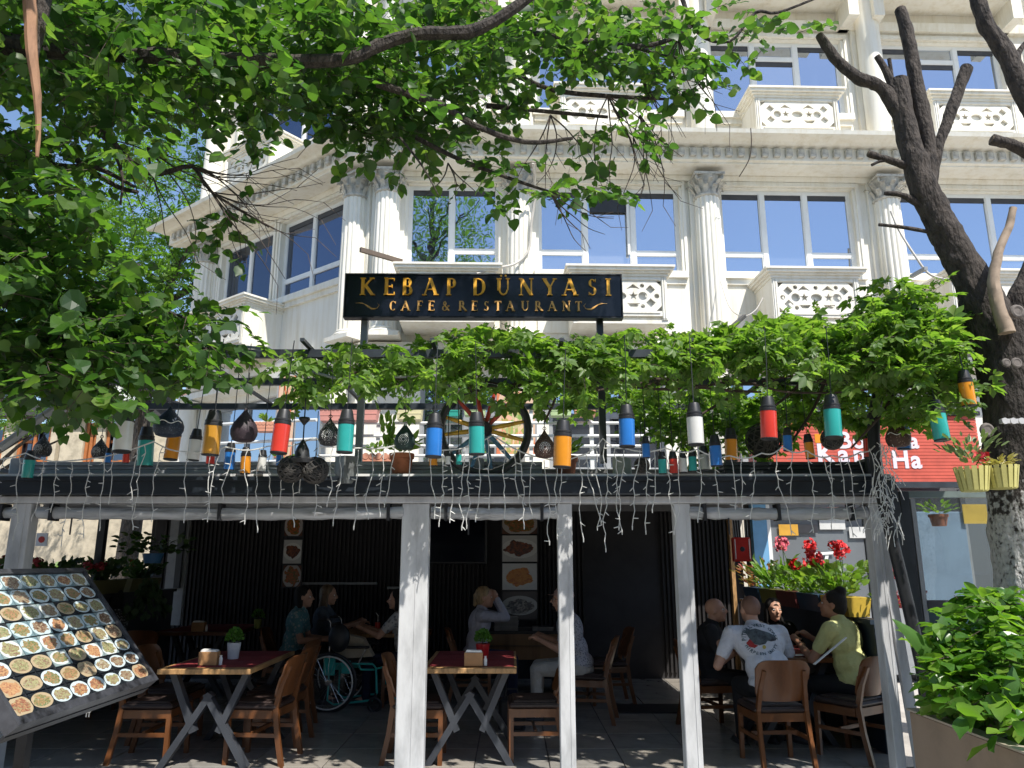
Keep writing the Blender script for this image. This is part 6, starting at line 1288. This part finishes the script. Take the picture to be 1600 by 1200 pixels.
# things on the wheelchair group's table
for i, (px, c, lb) in enumerate(((590, 'red', 'red drink glass with a bent straw on the table by the wheelchair'), (604, 'white', 'white shaker left of the pair near the woman\'s hand'), (617, 'white', 'white shaker right of the pair near the woman\'s hand'), (576, 'grey', 'small clear glass left of the red drink'))):
    t = thing('table_glass', lb, 'glass', (gx(px, 980, 9.45), 9.45, .766)); b = MB(); b.lathe([(.028, 0), (.034, .12 if i == 0 else .07), (.03, .121 if i == 0 else .071)], 14); b.build('glass', FC[c], t, True)
    if i == 0: b = MB(); b.tube([(0, 0, .1), (0, 0, .2), (-.03, 0, .235)], .004, 5); b.build('straw', FC['white'], t)
t = thing('blue_box', 'blue box on the table beside the dark haired woman', 'box', (gx(632, 965, 9.75), 9.75, .766)); b = MB(); b.bbox(-.06, .06, -.05, .05, 0, .14, .005); b.build('box', mat('blue carton', (.05, .2, .4), .5), t)
t = thing('floor_bag', 'small black bag standing on the floor under the centre table', 'bag', (gx(800, 1110, 7.9), 7.9, 0)); b = MB(); b.bbox(-.13, .13, -.09, .09, 0, .3, .03); b.build('bag', BLK, t); b = MB(); b.tube([(-.07, 0, .29), (-.05, 0, .38), (.05, 0, .38), (.07, 0, .29)], .008, 6); b.build('handle', BLK, t)
t = thing('door_mat', 'dark mat on the tiled floor behind the third post', 'mat', (gx(1010, 1105, 8.9), 8.9, .017)); b = MB(); b.box(-.35, .45, -.25, .25, 0, .012); b.build('mat', BLK, t)
# ================================================================ WHEELCHAIR
wcx, wcy = gx(514, 1066, 8.75), 8.75
wch = thing('wheelchair', 'empty wheelchair with teal frame and side guard facing right', 'wheelchair', (wcx, wcy, 0), R(-3)); TEALF = mat('teal wheelchair paint', (.03, .42, .38), .35, .1, 6); CHR = mat('chrome', (.6, .6, .6), .2, .05, 5, metal=.9); RW = .315
for yy in (-.02, .52):
    b = MB(); b.torus(RW - .018, .018, 44, 8, Matrix.Translation((0, yy, RW))); o = b.build('wheel', BLK, wch, True)
    b = MB(); b.torus(RW - .045, .008, 44, 6, Matrix.Translation((0, yy - .03, RW))); b.build('push_rim', WHT, o, True)
    b = MB(); b.lathe([(.028, yy - .03), (.028, yy + .03)], 14, (0, 0, RW), 'y'); b.build('hub', CHR, o)
    for k in range(24):
        A = 2 * math.pi * k / 24; b = MB(); b.tube([(.02 * math.cos(A + .8), yy, RW + .02 * math.sin(A + .8)), ((RW - .03) * math.cos(A), yy, RW + (RW - .03) * math.sin(A))], .0018, 3, False); b.build('spoke', CHR, o)
for yy in (.03, .47):
    b = MB(); b.bbox(-.08, .05, yy, yy + .012, .38, .56, .005); b.bbox(.12, .22, yy, yy + .012, .40, .54, .005); b.build('side_guard', TEALF, wch)
    b = MB(); b.tube([(-.14, yy + .02, .96), (-.05, yy + .02, .965), (-.03, yy + .02, .93), (-.03, yy + .02, .5)], .011, 8); b.build('push_handle', CHR, wch, True); b = MB(); b.tube([(-.17, yy + .02, .96), (-.07, yy + .02, .967)], .018, 8); b.build('grip', BLK, wch)
    b = MB(); b.tube([(-.02, yy + .02, .50), (.46, yy + .02, .50), (.50, yy + .02, .46), (.52, yy + .02, .2)], .011, 8); b.tube([(-.02, yy + .02, .5), (-.02, yy + .02, .12), (.05, yy + .02, .08), (.48, yy + .02, .13)], .011, 8); b.tube([(.30, yy + .03, .50), (.33, yy + .03, .44), (.48, yy + .03, .44)], .010, 8); b.tube([(.50, yy + .02, .45), (.58, yy + .02, .47), (.64, yy + .02, .40), (.72, yy + .02, .14)], .011, 8); b.build('frame_tube', TEALF, wch, True)
    b = MB(); b.bbox(.10, .42, yy - .01, yy + .04, .66, .69, .012); b.build('armrest', BLK, wch); b = MB(); b.tube([(.38, yy + .02, .66), (.30, yy + .02, .5)], .009, 6); b.build('armrest_post', CHR, wch)
    b = MB(); b.torus(.065, .018, 20, 8, Matrix.Translation((.50, yy + .02, .083))); b.bar((.50, yy + .045, .09), (.50, yy + .045, .2), .02, .02); b.build('caster', BLK, wch, True)
    b = MB(); b.bbox(.66, .80, yy - .02, yy + .14, .10, .115, .004); b.build('footrest', BLK, wch)
b = MB(); b.bbox(-.03, .42, .05, .48, .49, .53, .01); b.build('seat', BLK, wch); b = MB(); b.bbox(-.05, -.02, .06, .47, .54, .92, .01); b.build('backrest', BLK, wch)
t = thing('cream_handbag', 'cream handbag lying on the wheelchair seat', 'bag', (wcx + .18, wcy + .22, .535)); b = MB(); b.prism([(-.16, 0), (.26, .03), (.14, .22), (-.08, .27), (-.15, .22)], -.08, .08); b.build('bag', mat('cream canvas', (.42, .36, .27), .8, .1, 8, .2, 40), t)
t = thing('black_backpack', 'black backpack hanging behind the wheelchair armrest', 'backpack', (wcx + .10, wcy - .06, .78)); b = MB(); b.ell((0, 0, 0), (.12, .08, .15), 14, 10); b.build('bag', mat('black nylon', (.015, .017, .022), .5, .2, 8), t, True)
# ================================================================ PEOPLE
def remesh(mb, name, m, parent, vox=.011, smooth=3):
    me = mb.mesh('tmp', m); o = bpy.data.objects.new('tmp', me); COL.objects.link(o)
    r_ = o.modifiers.new('r', 'REMESH'); r_.mode = 'VOXEL'; r_.voxel_size = vox; r_.use_smooth_shade = True
    s_ = o.modifiers.new('s', 'SMOOTH'); s_.iterations = smooth; s_.factor = .5
    dg = bpy.context.evaluated_depsgraph_get(); m2 = bpy.data.meshes.new_from_object(o.evaluated_get(dg)); bpy.data.objects.remove(o); m2.name = name
    if not m2.materials: m2.materials.append(m)
    m2.polygons.foreach_set('use_smooth', [True] * len(m2.polygons)); return put(name, m2, parent)
def cap_(b, p0, p1, r0, r1, fl=1.0):
    p0, p1 = Vector(p0), Vector(p1); b.tube([p0, p1], [r0, r1], 14); b.ell(p0, (r0, r0, r0), 12, 8); b.ell(p1, (r1, r1, r1), 12, 8)
def ik(s_, h, l1, l2, pole):
    d = h - s_; L = min(d.length, (l1 + l2) * .995); d.normalize(); a_ = (l1 * l1 - l2 * l2 + L * L) / (2 * L); hh = math.sqrt(max(0, l1 * l1 - a_ * a_)); pv = Vector(pole); pv = (pv - d * pv.dot(d)).normalized(); return s_ + d * a_ + pv * hh, s_ + d * L
SKIN = mat('fair skin', (.52, .29, .20), .5, .08, 10); SKIN2 = mat('tanned skin', (.36, .18, .11), .5, .08, 10)
JEAN = mat('dark blue trousers', (.012, .018, .05), .8, .2, 12); BLKC = mat('black cloth', (.013, .013, .015), .85, .2, 12)
def cloth(name, c, c2=None, sc=30):
    m = mat(name, c, .85, .06, 6, 1.0, 9); [setattr(q.inputs['Distance'], 'default_value', .05) for q in m.node_tree.nodes if q.type == 'BUMP']
    if c2:
        n = m.node_tree.nodes; l = m.node_tree.links; b = n['Principled BSDF']; tc = n.new('ShaderNodeTexCoord'); v = n.new('ShaderNodeTexVoronoi'); v.inputs['Scale'].default_value = sc; l.new(tc.outputs['Object'], v.inputs[0]); r = ramp(n, [(.30, c2), (.42, c)]); l.new(v.outputs[0], r.inputs[0]); l.new(r.outputs[0], b.inputs['Base Color'])
    return m
def person(label, loc, rz, shirt, pants=JEAN, skin=SKIN, lean=10, yaw=0, pitch=0, hands=((-.14, .38, .80), (.14, .38, .80)), sleeve='short', hair=None, hairm=None, k=1.0, girth=1.0, legs=True, side=0, grip=False, feet=.42):
    t = thing('person', label, 'person', loc, R(rz))
    L = R(lean); up = Vector((math.sin(R(side)), math.sin(L), math.cos(L))).normalized(); H = Vector((0, 0, .53)); g_ = girth
    W_ = H + up * .16; C_ = H + up * .36; Nk = H + up * .50; hd = Nk + Vector((0, .035 + math.sin(L) * .04, .135))
    tm = (Vector((0, math.cos(L), -math.sin(L))))
    sh_ = [C_ + up * .085 + Vector((s * .175 * g_, 0, 0)) for s in (-1, 1)]; arms = []
    for i, s in enumerate((-1, 1)):
        e_, w_ = ik(sh_[i], Vector(hands[i]), .29, .255, (s * .6, -.25, -1)); arms.append((sh_[i], e_, w_))
    # body
    b = MB(); Rm = Matrix.Rotation(-L, 3, 'X')
    b.ell(H, (.165 * g_, .125 * g_, .12), 14, 10); b.ell(W_, (.14 * g_, .10 * g_, .16), 14, 10, Rm); b.ell(C_, (.165 * g_, .11 * g_, .17), 16, 10, Rm); cap_(b, sh_[0], sh_[1], .055, .055)
    cap_(b, C_ + up * .1, hd + Vector((0, -.02, -.05)), .06, .052)
    Hm = Matrix.Rotation(R(yaw), 3, 'Z') @ Matrix.Rotation(R(-pitch), 3, 'X'); hp = lambda *p: hd + Hm @ Vector(p)
    b.ell(hp(0, -.012, .03), (.077, .097, .088), 16, 12, Hm); b.ell(hp(0, .022, -.03), (.06, .07, .085), 16, 10, Hm); b.ell(hp(0, .06, -.088), (.03, .028, .024), 10, 8, Hm)
    cap_(b, hp(0, .088, .012), hp(0, .108, -.022), .008, .014); cap_(b, hp(-.035, .074, .026), hp(.035, .074, .026), .012, .012); b.ell(hp(0, .086, -.055), (.024, .012, .010), 10, 6, Hm)
    for s in (-1, 1): b.ell(hp(s * .077, -.012, -.006), (.012, .022, .033), 8, 8, Hm); b.ell(hp(s * .038, .06, -.02), (.022, .022, .022), 8, 6, Hm)
    for i, (s0, e_, w_) in enumerate(arms):
        cap_(b, s0, e_, .048, .038); cap_(b, e_, w_, .038, .024); d = (w_ - e_).normalized(); dn = Vector((0, 0, -1)) - d * -d.z; dn = dn.normalized() if dn.length > .1 else Vector((0, 1, 0)); sd = d.cross(dn)
        pal = w_ + d * .05; b.ell(pal, (.036, .036, .026), 10, 8); cap_(b, w_, w_ + d * .07, .024, .03)
        for f in range(4):
            o = w_ + d * .085 + sd * (-.030 + f * .020); ln = (.034, .040, .037, .028)[f]; m1 = o + (d * .8 + dn * .45).normalized() * ln; m2 = m1 + (d * .25 + dn).normalized() * ln * .9; cap_(b, o - d * .03, m1, .0095, .009); cap_(b, m1, m2, .009, .007)
        th = w_ + d * .03 - sd * .03; th2 = th + (d * .6 - sd * .8 + dn * .2).normalized() * .035; cap_(b, th, th2, .012, .010); cap_(b, th2, th2 + (d + dn * .3).normalized() * .028, .010, .008)
    kn = []; 
    for s in (-1, 1):
        hip = H + Vector((s * .09 * g_, 0, -.02)); knee = Vector((s * .13, .42, .50)); ank = Vector((s * .13, feet, .09)); kn.append((hip, knee, ank)); cap_(b, hip, knee, .082 * g_, .055); cap_(b, knee, ank, .054, .036); cap_(b, ank, ank + Vector((0, .13, -.045)), .036, .028)
    remesh(b, 'body', skin, t, .0095, 2)
    # eyes, brows
    for s in (-1, 1):
        b = MB(); b.ell(hp(s * .031, .076, .006), (.013, .010, .007), 10, 6, Hm); o = b.build('eye', WHT, t, True); b = MB(); b.ell(hp(s * .031, .083, .006), (.006, .005, .006), 8, 6, Hm); b.build('iris', BLK, o)
    # shirt
    b = MB(); i_ = .014
    b.ell(H + Vector((0, 0, .03)), (.165 * g_ + i_, .125 * g_ + i_, .11), 16, 10); b.ell(W_, (.142 * g_ + i_, .108 * g_ + i_, .17), 16, 10, Rm); b.ell(C_, (.167 * g_ + i_, .112 * g_ + i_, .172), 16, 12, Rm); cap_(b, sh_[0], sh_[1], .055 + i_, .055 + i_); cap_(b, C_ + up * .08, Nk + up * .015, .075, .066)
    for s0, e_, w_ in arms:
        if sleeve == 'short': cap_(b, s0, s0.lerp(e_, .62), .055 + i_, .056)
        else: cap_(b, s0, e_, .054 + i_, .047); cap_(b, e_, e_.lerp(w_, .9), .047, .034)
    so_ = remesh(b, 'shirt', shirt, t, .011, 3)
    if legs:
        b = MB(); b.ell(H + Vector((0, 0, -.035)), (.17 * g_ + .008, .135 * g_ + .006, .10), 14, 8)
        for hip, knee, ank in kn: cap_(b, hip, knee, .092 * g_, .066); cap_(b, knee, ank, .064, .05)
        remesh(b, 'trousers', pants, t, .013, 3)
        for hip, knee, ank in kn: b = MB(); b.ell(ank + Vector((0, .06, -.05)), (.05, .14, .04), 12, 8); b.bbox(ank.x - .048, ank.x + .048, ank.y - .06, ank.y + .19, 0, .03, .01); b.build('shoe', mat('dark shoe', (.04, .04, .045), .6), t, True)
    if hair:
        b = MB()
        if hair == 'stubble': b.ell(hp(0, -.022, .034), (.0785, .092, .088), 16, 12, Hm)
        else:
            b.ell(hp(0, -.024, .042), (.086, .096, .090), 16, 12, Hm); b.ell(hp(0, -.05, .0), (.082, .072, .095), 14, 10, Hm)
            if hair == 'long':
                for s in (-1, 0, 1): cap_(b, hp(s * .055, -.045, -.02), hp(s * .06, -.075, -.24), .045, .032); cap_(b, hp(s * .07, -.01, .0), hp(s * .082, .0, -.2), .024, .02)
            if hair == 'pony': cap_(b, hp(0, -.10, .01), hp(.0, -.12, -.08), .036, .022); b.ell(hp(0, -.105, .02), (.036, .036, .036), 10, 8)
            if hair == 'bun': b.ell(hp(0, -.06, .125), (.052, .052, .045), 12, 8)
            if hair == 'bob': cap_(b, hp(-.06, -.04, 0), hp(-.065, -.03, -.09), .04, .035); cap_(b, hp(.06, -.04, 0), hp(.065, -.03, -.09), .04, .035); b.ell(hp(0, -.06, -.05), (.08, .05, .07), 12, 8, Hm)
        remesh(b, 'hair', hairm or BLKC, t, .010, 2)
    t.scale = (k, k, k); return t, so_, hp, arms, Hm, hd
HB = mat('dark brown hair', (.008, .006, .005), .85, .2, 40, .4, 90, sx=(1, 1, .2)); HBL = mat('blonde hair', (.36, .24, .12), .5, .3, 40, .4, 90, sx=(1, 1, .2)); HLB = mat('light brown hair', (.16, .10, .055), .5, .3, 40, .4, 90, sx=(1, 1, .2))
# right hand group
WT = cloth('white t shirt cotton', (.66, .67, .72)); YT = cloth('yellow t shirt cotton', (.56, .56, .24))
pw, shirt_w, hpw, _, _, hdw = person('balding man seen from behind in a white T shirt printed with a dog', (gx(1186, 1040, 6.8) + .14, 6.86, -.01), 6, WT, BLKC, SKIN, 26, 4, -6, ((-.30, .36, .80), (.16, .42, .80)), 'short', 'stubble', mat('shaved hair shadow', (.24, .13, .09), .6), 1.06, 1.22, side=-6)
person('woman in a yellow T shirt with dark hair in a bun', (gx(1318, 1040, 7.05) + .10, 7.05, 0), 42, YT, BLKC, SKIN2, 12, 18, -8, ((-.14, .42, .84), (.10, .42, .86)), 'short', 'bun', HB, 1.05, 1.14, side=0)
person('bald man in a black T shirt facing right at the far side of the table', (gx(1094, 1040, 8.0), 8.0, -.03), -104, BLKC, BLKC, SKIN, 16, -8, -6, ((-.18, .38, .80), (.14, .40, .80)), 'short', None, None, 1.0, 1.1)
person('smiling woman with long dark hair behind the man in white', (gx(1206, 1000, 8.5), 8.45, -.02), 174, BLKC, BLKC, SKIN, 12, 10, 0, ((-.22, .34, .80), (.30, .36, .80)), 'short', 'long', HB, .97, .9)
# middle group
person('blonde woman in a lavender sweater holding both hands to her mouth', (gx(742, 1040, 9.2), 9.2, 0), -86, cloth('lavender sweater', (.42, .42, .50)), JEAN, SKIN, 8, -6, 0, ((-.06, .22, 1.14), (.04, .24, 1.16)), 'long', 'pony', HBL, 1.02, 1.05)
pm_, _, hpm, _, Hm_, hdm = person('man with pink cap, glasses and beard in a dotted pale shirt facing left', (gx(905, 1040, 8.3), 8.3, .0), 84, cloth('dotted pale shirt', (.42, .42, .46), (.12, .13, .16), 60), cloth('beige trousers', (.42, .40, .36)), SKIN, 14, 4, -4, ((-.16, .38, .78), (.2, .36, .78)), 'short', 'bob', HB, 1.04, 1.08)
b = MB(); b.ell(hpm(0, -.02, .055), (.092, .105, .082), 16, 8, Hm_); 
vs = []; n = 10
for i in range(n + 1):
    A = math.pi * i / n; vs += [hpm(.075 * math.cos(A), .06, .055), hpm(.07 * math.cos(A), .07 + .085 * math.sin(A), .045)]
b.add(vs, [(2 * i, 2 * i + 2, 2 * i + 3, 2 * i + 1) for i in range(n)]); cpo = b.build('cap', mat('dusty pink cap', (.45, .30, .28), .8), pm_, True)
b = MB()
for s in (-1, 1): b.torus(.02, .0025, 14, 5, Matrix.Translation(hpm(s * .032, .095, .006)) @ Hm_.to_4x4()); b.tube([hpm(s * .052, .09, .008), hpm(s * .08, 0, .008)], .002, 4)
b.build('glasses', BLK, pm_); b = MB(); b.ell(hpm(0, .07, -.082), (.036, .034, .034), 12, 8, Hm_); b.ell(hpm(0, .092, -.045), (.026, .012, .006), 10, 6, Hm_); b.build('beard', HB, pm_, True)
person('woman with dark hair and patterned white top reaching to the table beside the wide post', (gx(634, 1040, 9.25), 9.25, 0), 86, cloth('white patterned top', (.5, .5, .5), (.2, .2, .22), 26), JEAN, SKIN, 10, 4, 0, ((-.10, .50, .84), (.12, .5, .84)), 'short', 'long', HB, 1.0, .95)
person('dark haired woman in a teal flowered shirt behind the wheelchair, facing right', (gx(452, 1040, 9.25), 9.3, -.0), -86, cloth('teal flowered shirt', (.10, .24, .26), (.3, .36, .36), 26), BLKC, SKIN, 8, -4, 0, ((-.1, .34, .7), (.12, .36, .7)), 'short', 'bob', HB, 1.02, 1.05)
person('long haired blonde woman looking right, next to the woman in teal', (gx(492, 1040, 9.8), 9.85, -.0), -86, cloth('grey blouse', (.08, .10, .13)), BLKC, SKIN, 8, -4, 4, ((-.1, .46, .84), (.1, .5, .84)), 'short', 'long', HLB, 1.02, .95)
person('dark haired woman in a black and white blouse in profile behind the menu board', (gx(178, 1000, 9.0), 9.0, -.0), 80, cloth('black and white blouse', (.05, .05, .05), (.35, .35, .35), 40), BLKC, SKIN2, 4, 4, 0, ((-.1, .34, .8), (.12, .36, .8)), 'short', 'bob', HB, 1.0, 1.0)
# print on the white shirt, projected on the cloth surface
bv = BVHTree.FromPolygons([v.co[:] for v in shirt_w.data.vertices], [p.vertices[:] for p in shirt_w.data.polygons])
oL = R(26); backc = Vector((-.035, 0, .53)) + Vector((math.sin(R(-6)), math.sin(oL), math.cos(oL))) * .36
dirn = Vector((0, math.cos(R(12)), -.25)).normalized(); ax_u = Vector((1, 0, 0)); ax_v = ax_u.cross(dirn); ax_v = ax_v if ax_v.z > 0 else -ax_v
def decal(mesh2d, name, m, off=.004, M2=Matrix.Identity(3)):
    """mesh2d: verts in x,z plane metres"""
    bm = bmesh.new(); bm.from_mesh(mesh2d); bmesh.ops.triangulate(bm, faces=bm.faces); bmesh.ops.subdivide_edges(bm, edges=[e for e in bm.edges if e.calc_length() > .03], cuts=2, use_grid_fill=True)
    for v in bm.verts:
        o = backc + ax_u * v.co.x + ax_v * v.co.z - dirn * .6; h = bv.ray_cast(o, dirn)
        v.co = (h[0] + h[1] * off) if h[0] is not None else o + dirn * .45
    me = bpy.data.meshes.new(name); bm.to_mesh(me); bm.free(); me.materials.append(m); return put(name, me, shirt_w)
def flat(poly):
    me = bpy.data.meshes.new('f'); me.from_pydata([(x, 0, z) for x, z in poly], [], [tuple(range(len(poly)))]); return me
DOGM = mat('grey dog print', (.09, .11, .12), .8, .5, 18, alt=(.02, .02, .025)); INK = mat('teal ink', (.04, .09, .11), .8); REDC = mat('red print', (.35, .03, .03), .8)
S = 1.25
dog = [(-.075, .02), (-.085, .055), (-.07, .085), (-.055, .072), (-.02, .078), (.02, .060), (.06, .048), (.095, .028), (.105, .010), (.095, -.002), (.06, -.008), (.035, -.004), (.02, -.022), (-.02, -.030), (-.05, -.02), (-.068, .0)]
decal(flat([(x * S, z * S) for x, z in dog]), 'dog_print', DOGM); decal(flat([(x * S, z * S) for x, z in [(-.072, .012), (-.05, -.022), (-.03, -.032), (-.05, -.045), (-.08, -.035), (-.095, -.012)]]), 'collar_print', REDC, .0045)
decal(flat([(.01 + .012 * math.cos(a_ / 8 * 6.28) * S, -.052 + .012 * math.sin(a_ / 8 * 6.28) * S) for a_ in range(8)]), 'tag_print', mat('yellow print', (.5, .4, .08), .8), .005)
def arctext(s_, r, a0, a1, h, flip=False):
    for i, c_ in enumerate(s_):
        if c_ == ' ': continue
        A = R(a0 + (a1 - a0) * i / (len(s_) - 1)); me = text(c_, h, INK, False, None, 'x', 0, h * .02); rot = A - math.pi / 2 if not flip else A + math.pi / 2
        for v in me.vertices:
            x, z = v.co.x, v.co.z - (h * .35)
            v.co = (r * math.cos(A) + x * math.cos(rot) - z * math.sin(rot), 0, .01 + .92 * r * math.sin(A) + x * math.sin(rot) + z * math.cos(rot))
        decal(me, 'letter', INK, .0035)
arctext('PITBULL WEST COAST', .128, 178, 2, .038); arctext('HIRPEEN UNITT', .125, 205, 335, .034, True)
t = thing('pale_strap', 'pale flat strap running from the chair back over the yellow shirt', 'strap', at(1318, 1010, 6.72)); b = MB(); p, q = at(1272, 1038, 6.62), at(1322, 996, 6.78); o_ = t.location; b.bar(Vector(p) - o_, Vector(q) - o_, .02, .008); b.build('strap', WHT, t)
# tattoo-free details: phone / menu on right table
t = thing('paper_menu', 'small white paper menu on the table before the woman in yellow', 'menu', (2.62, 7.2, .774)); b = MB(); b.box(-.09, .09, -.06, .06, 0, .003); b.build('sheet', WHT, t)
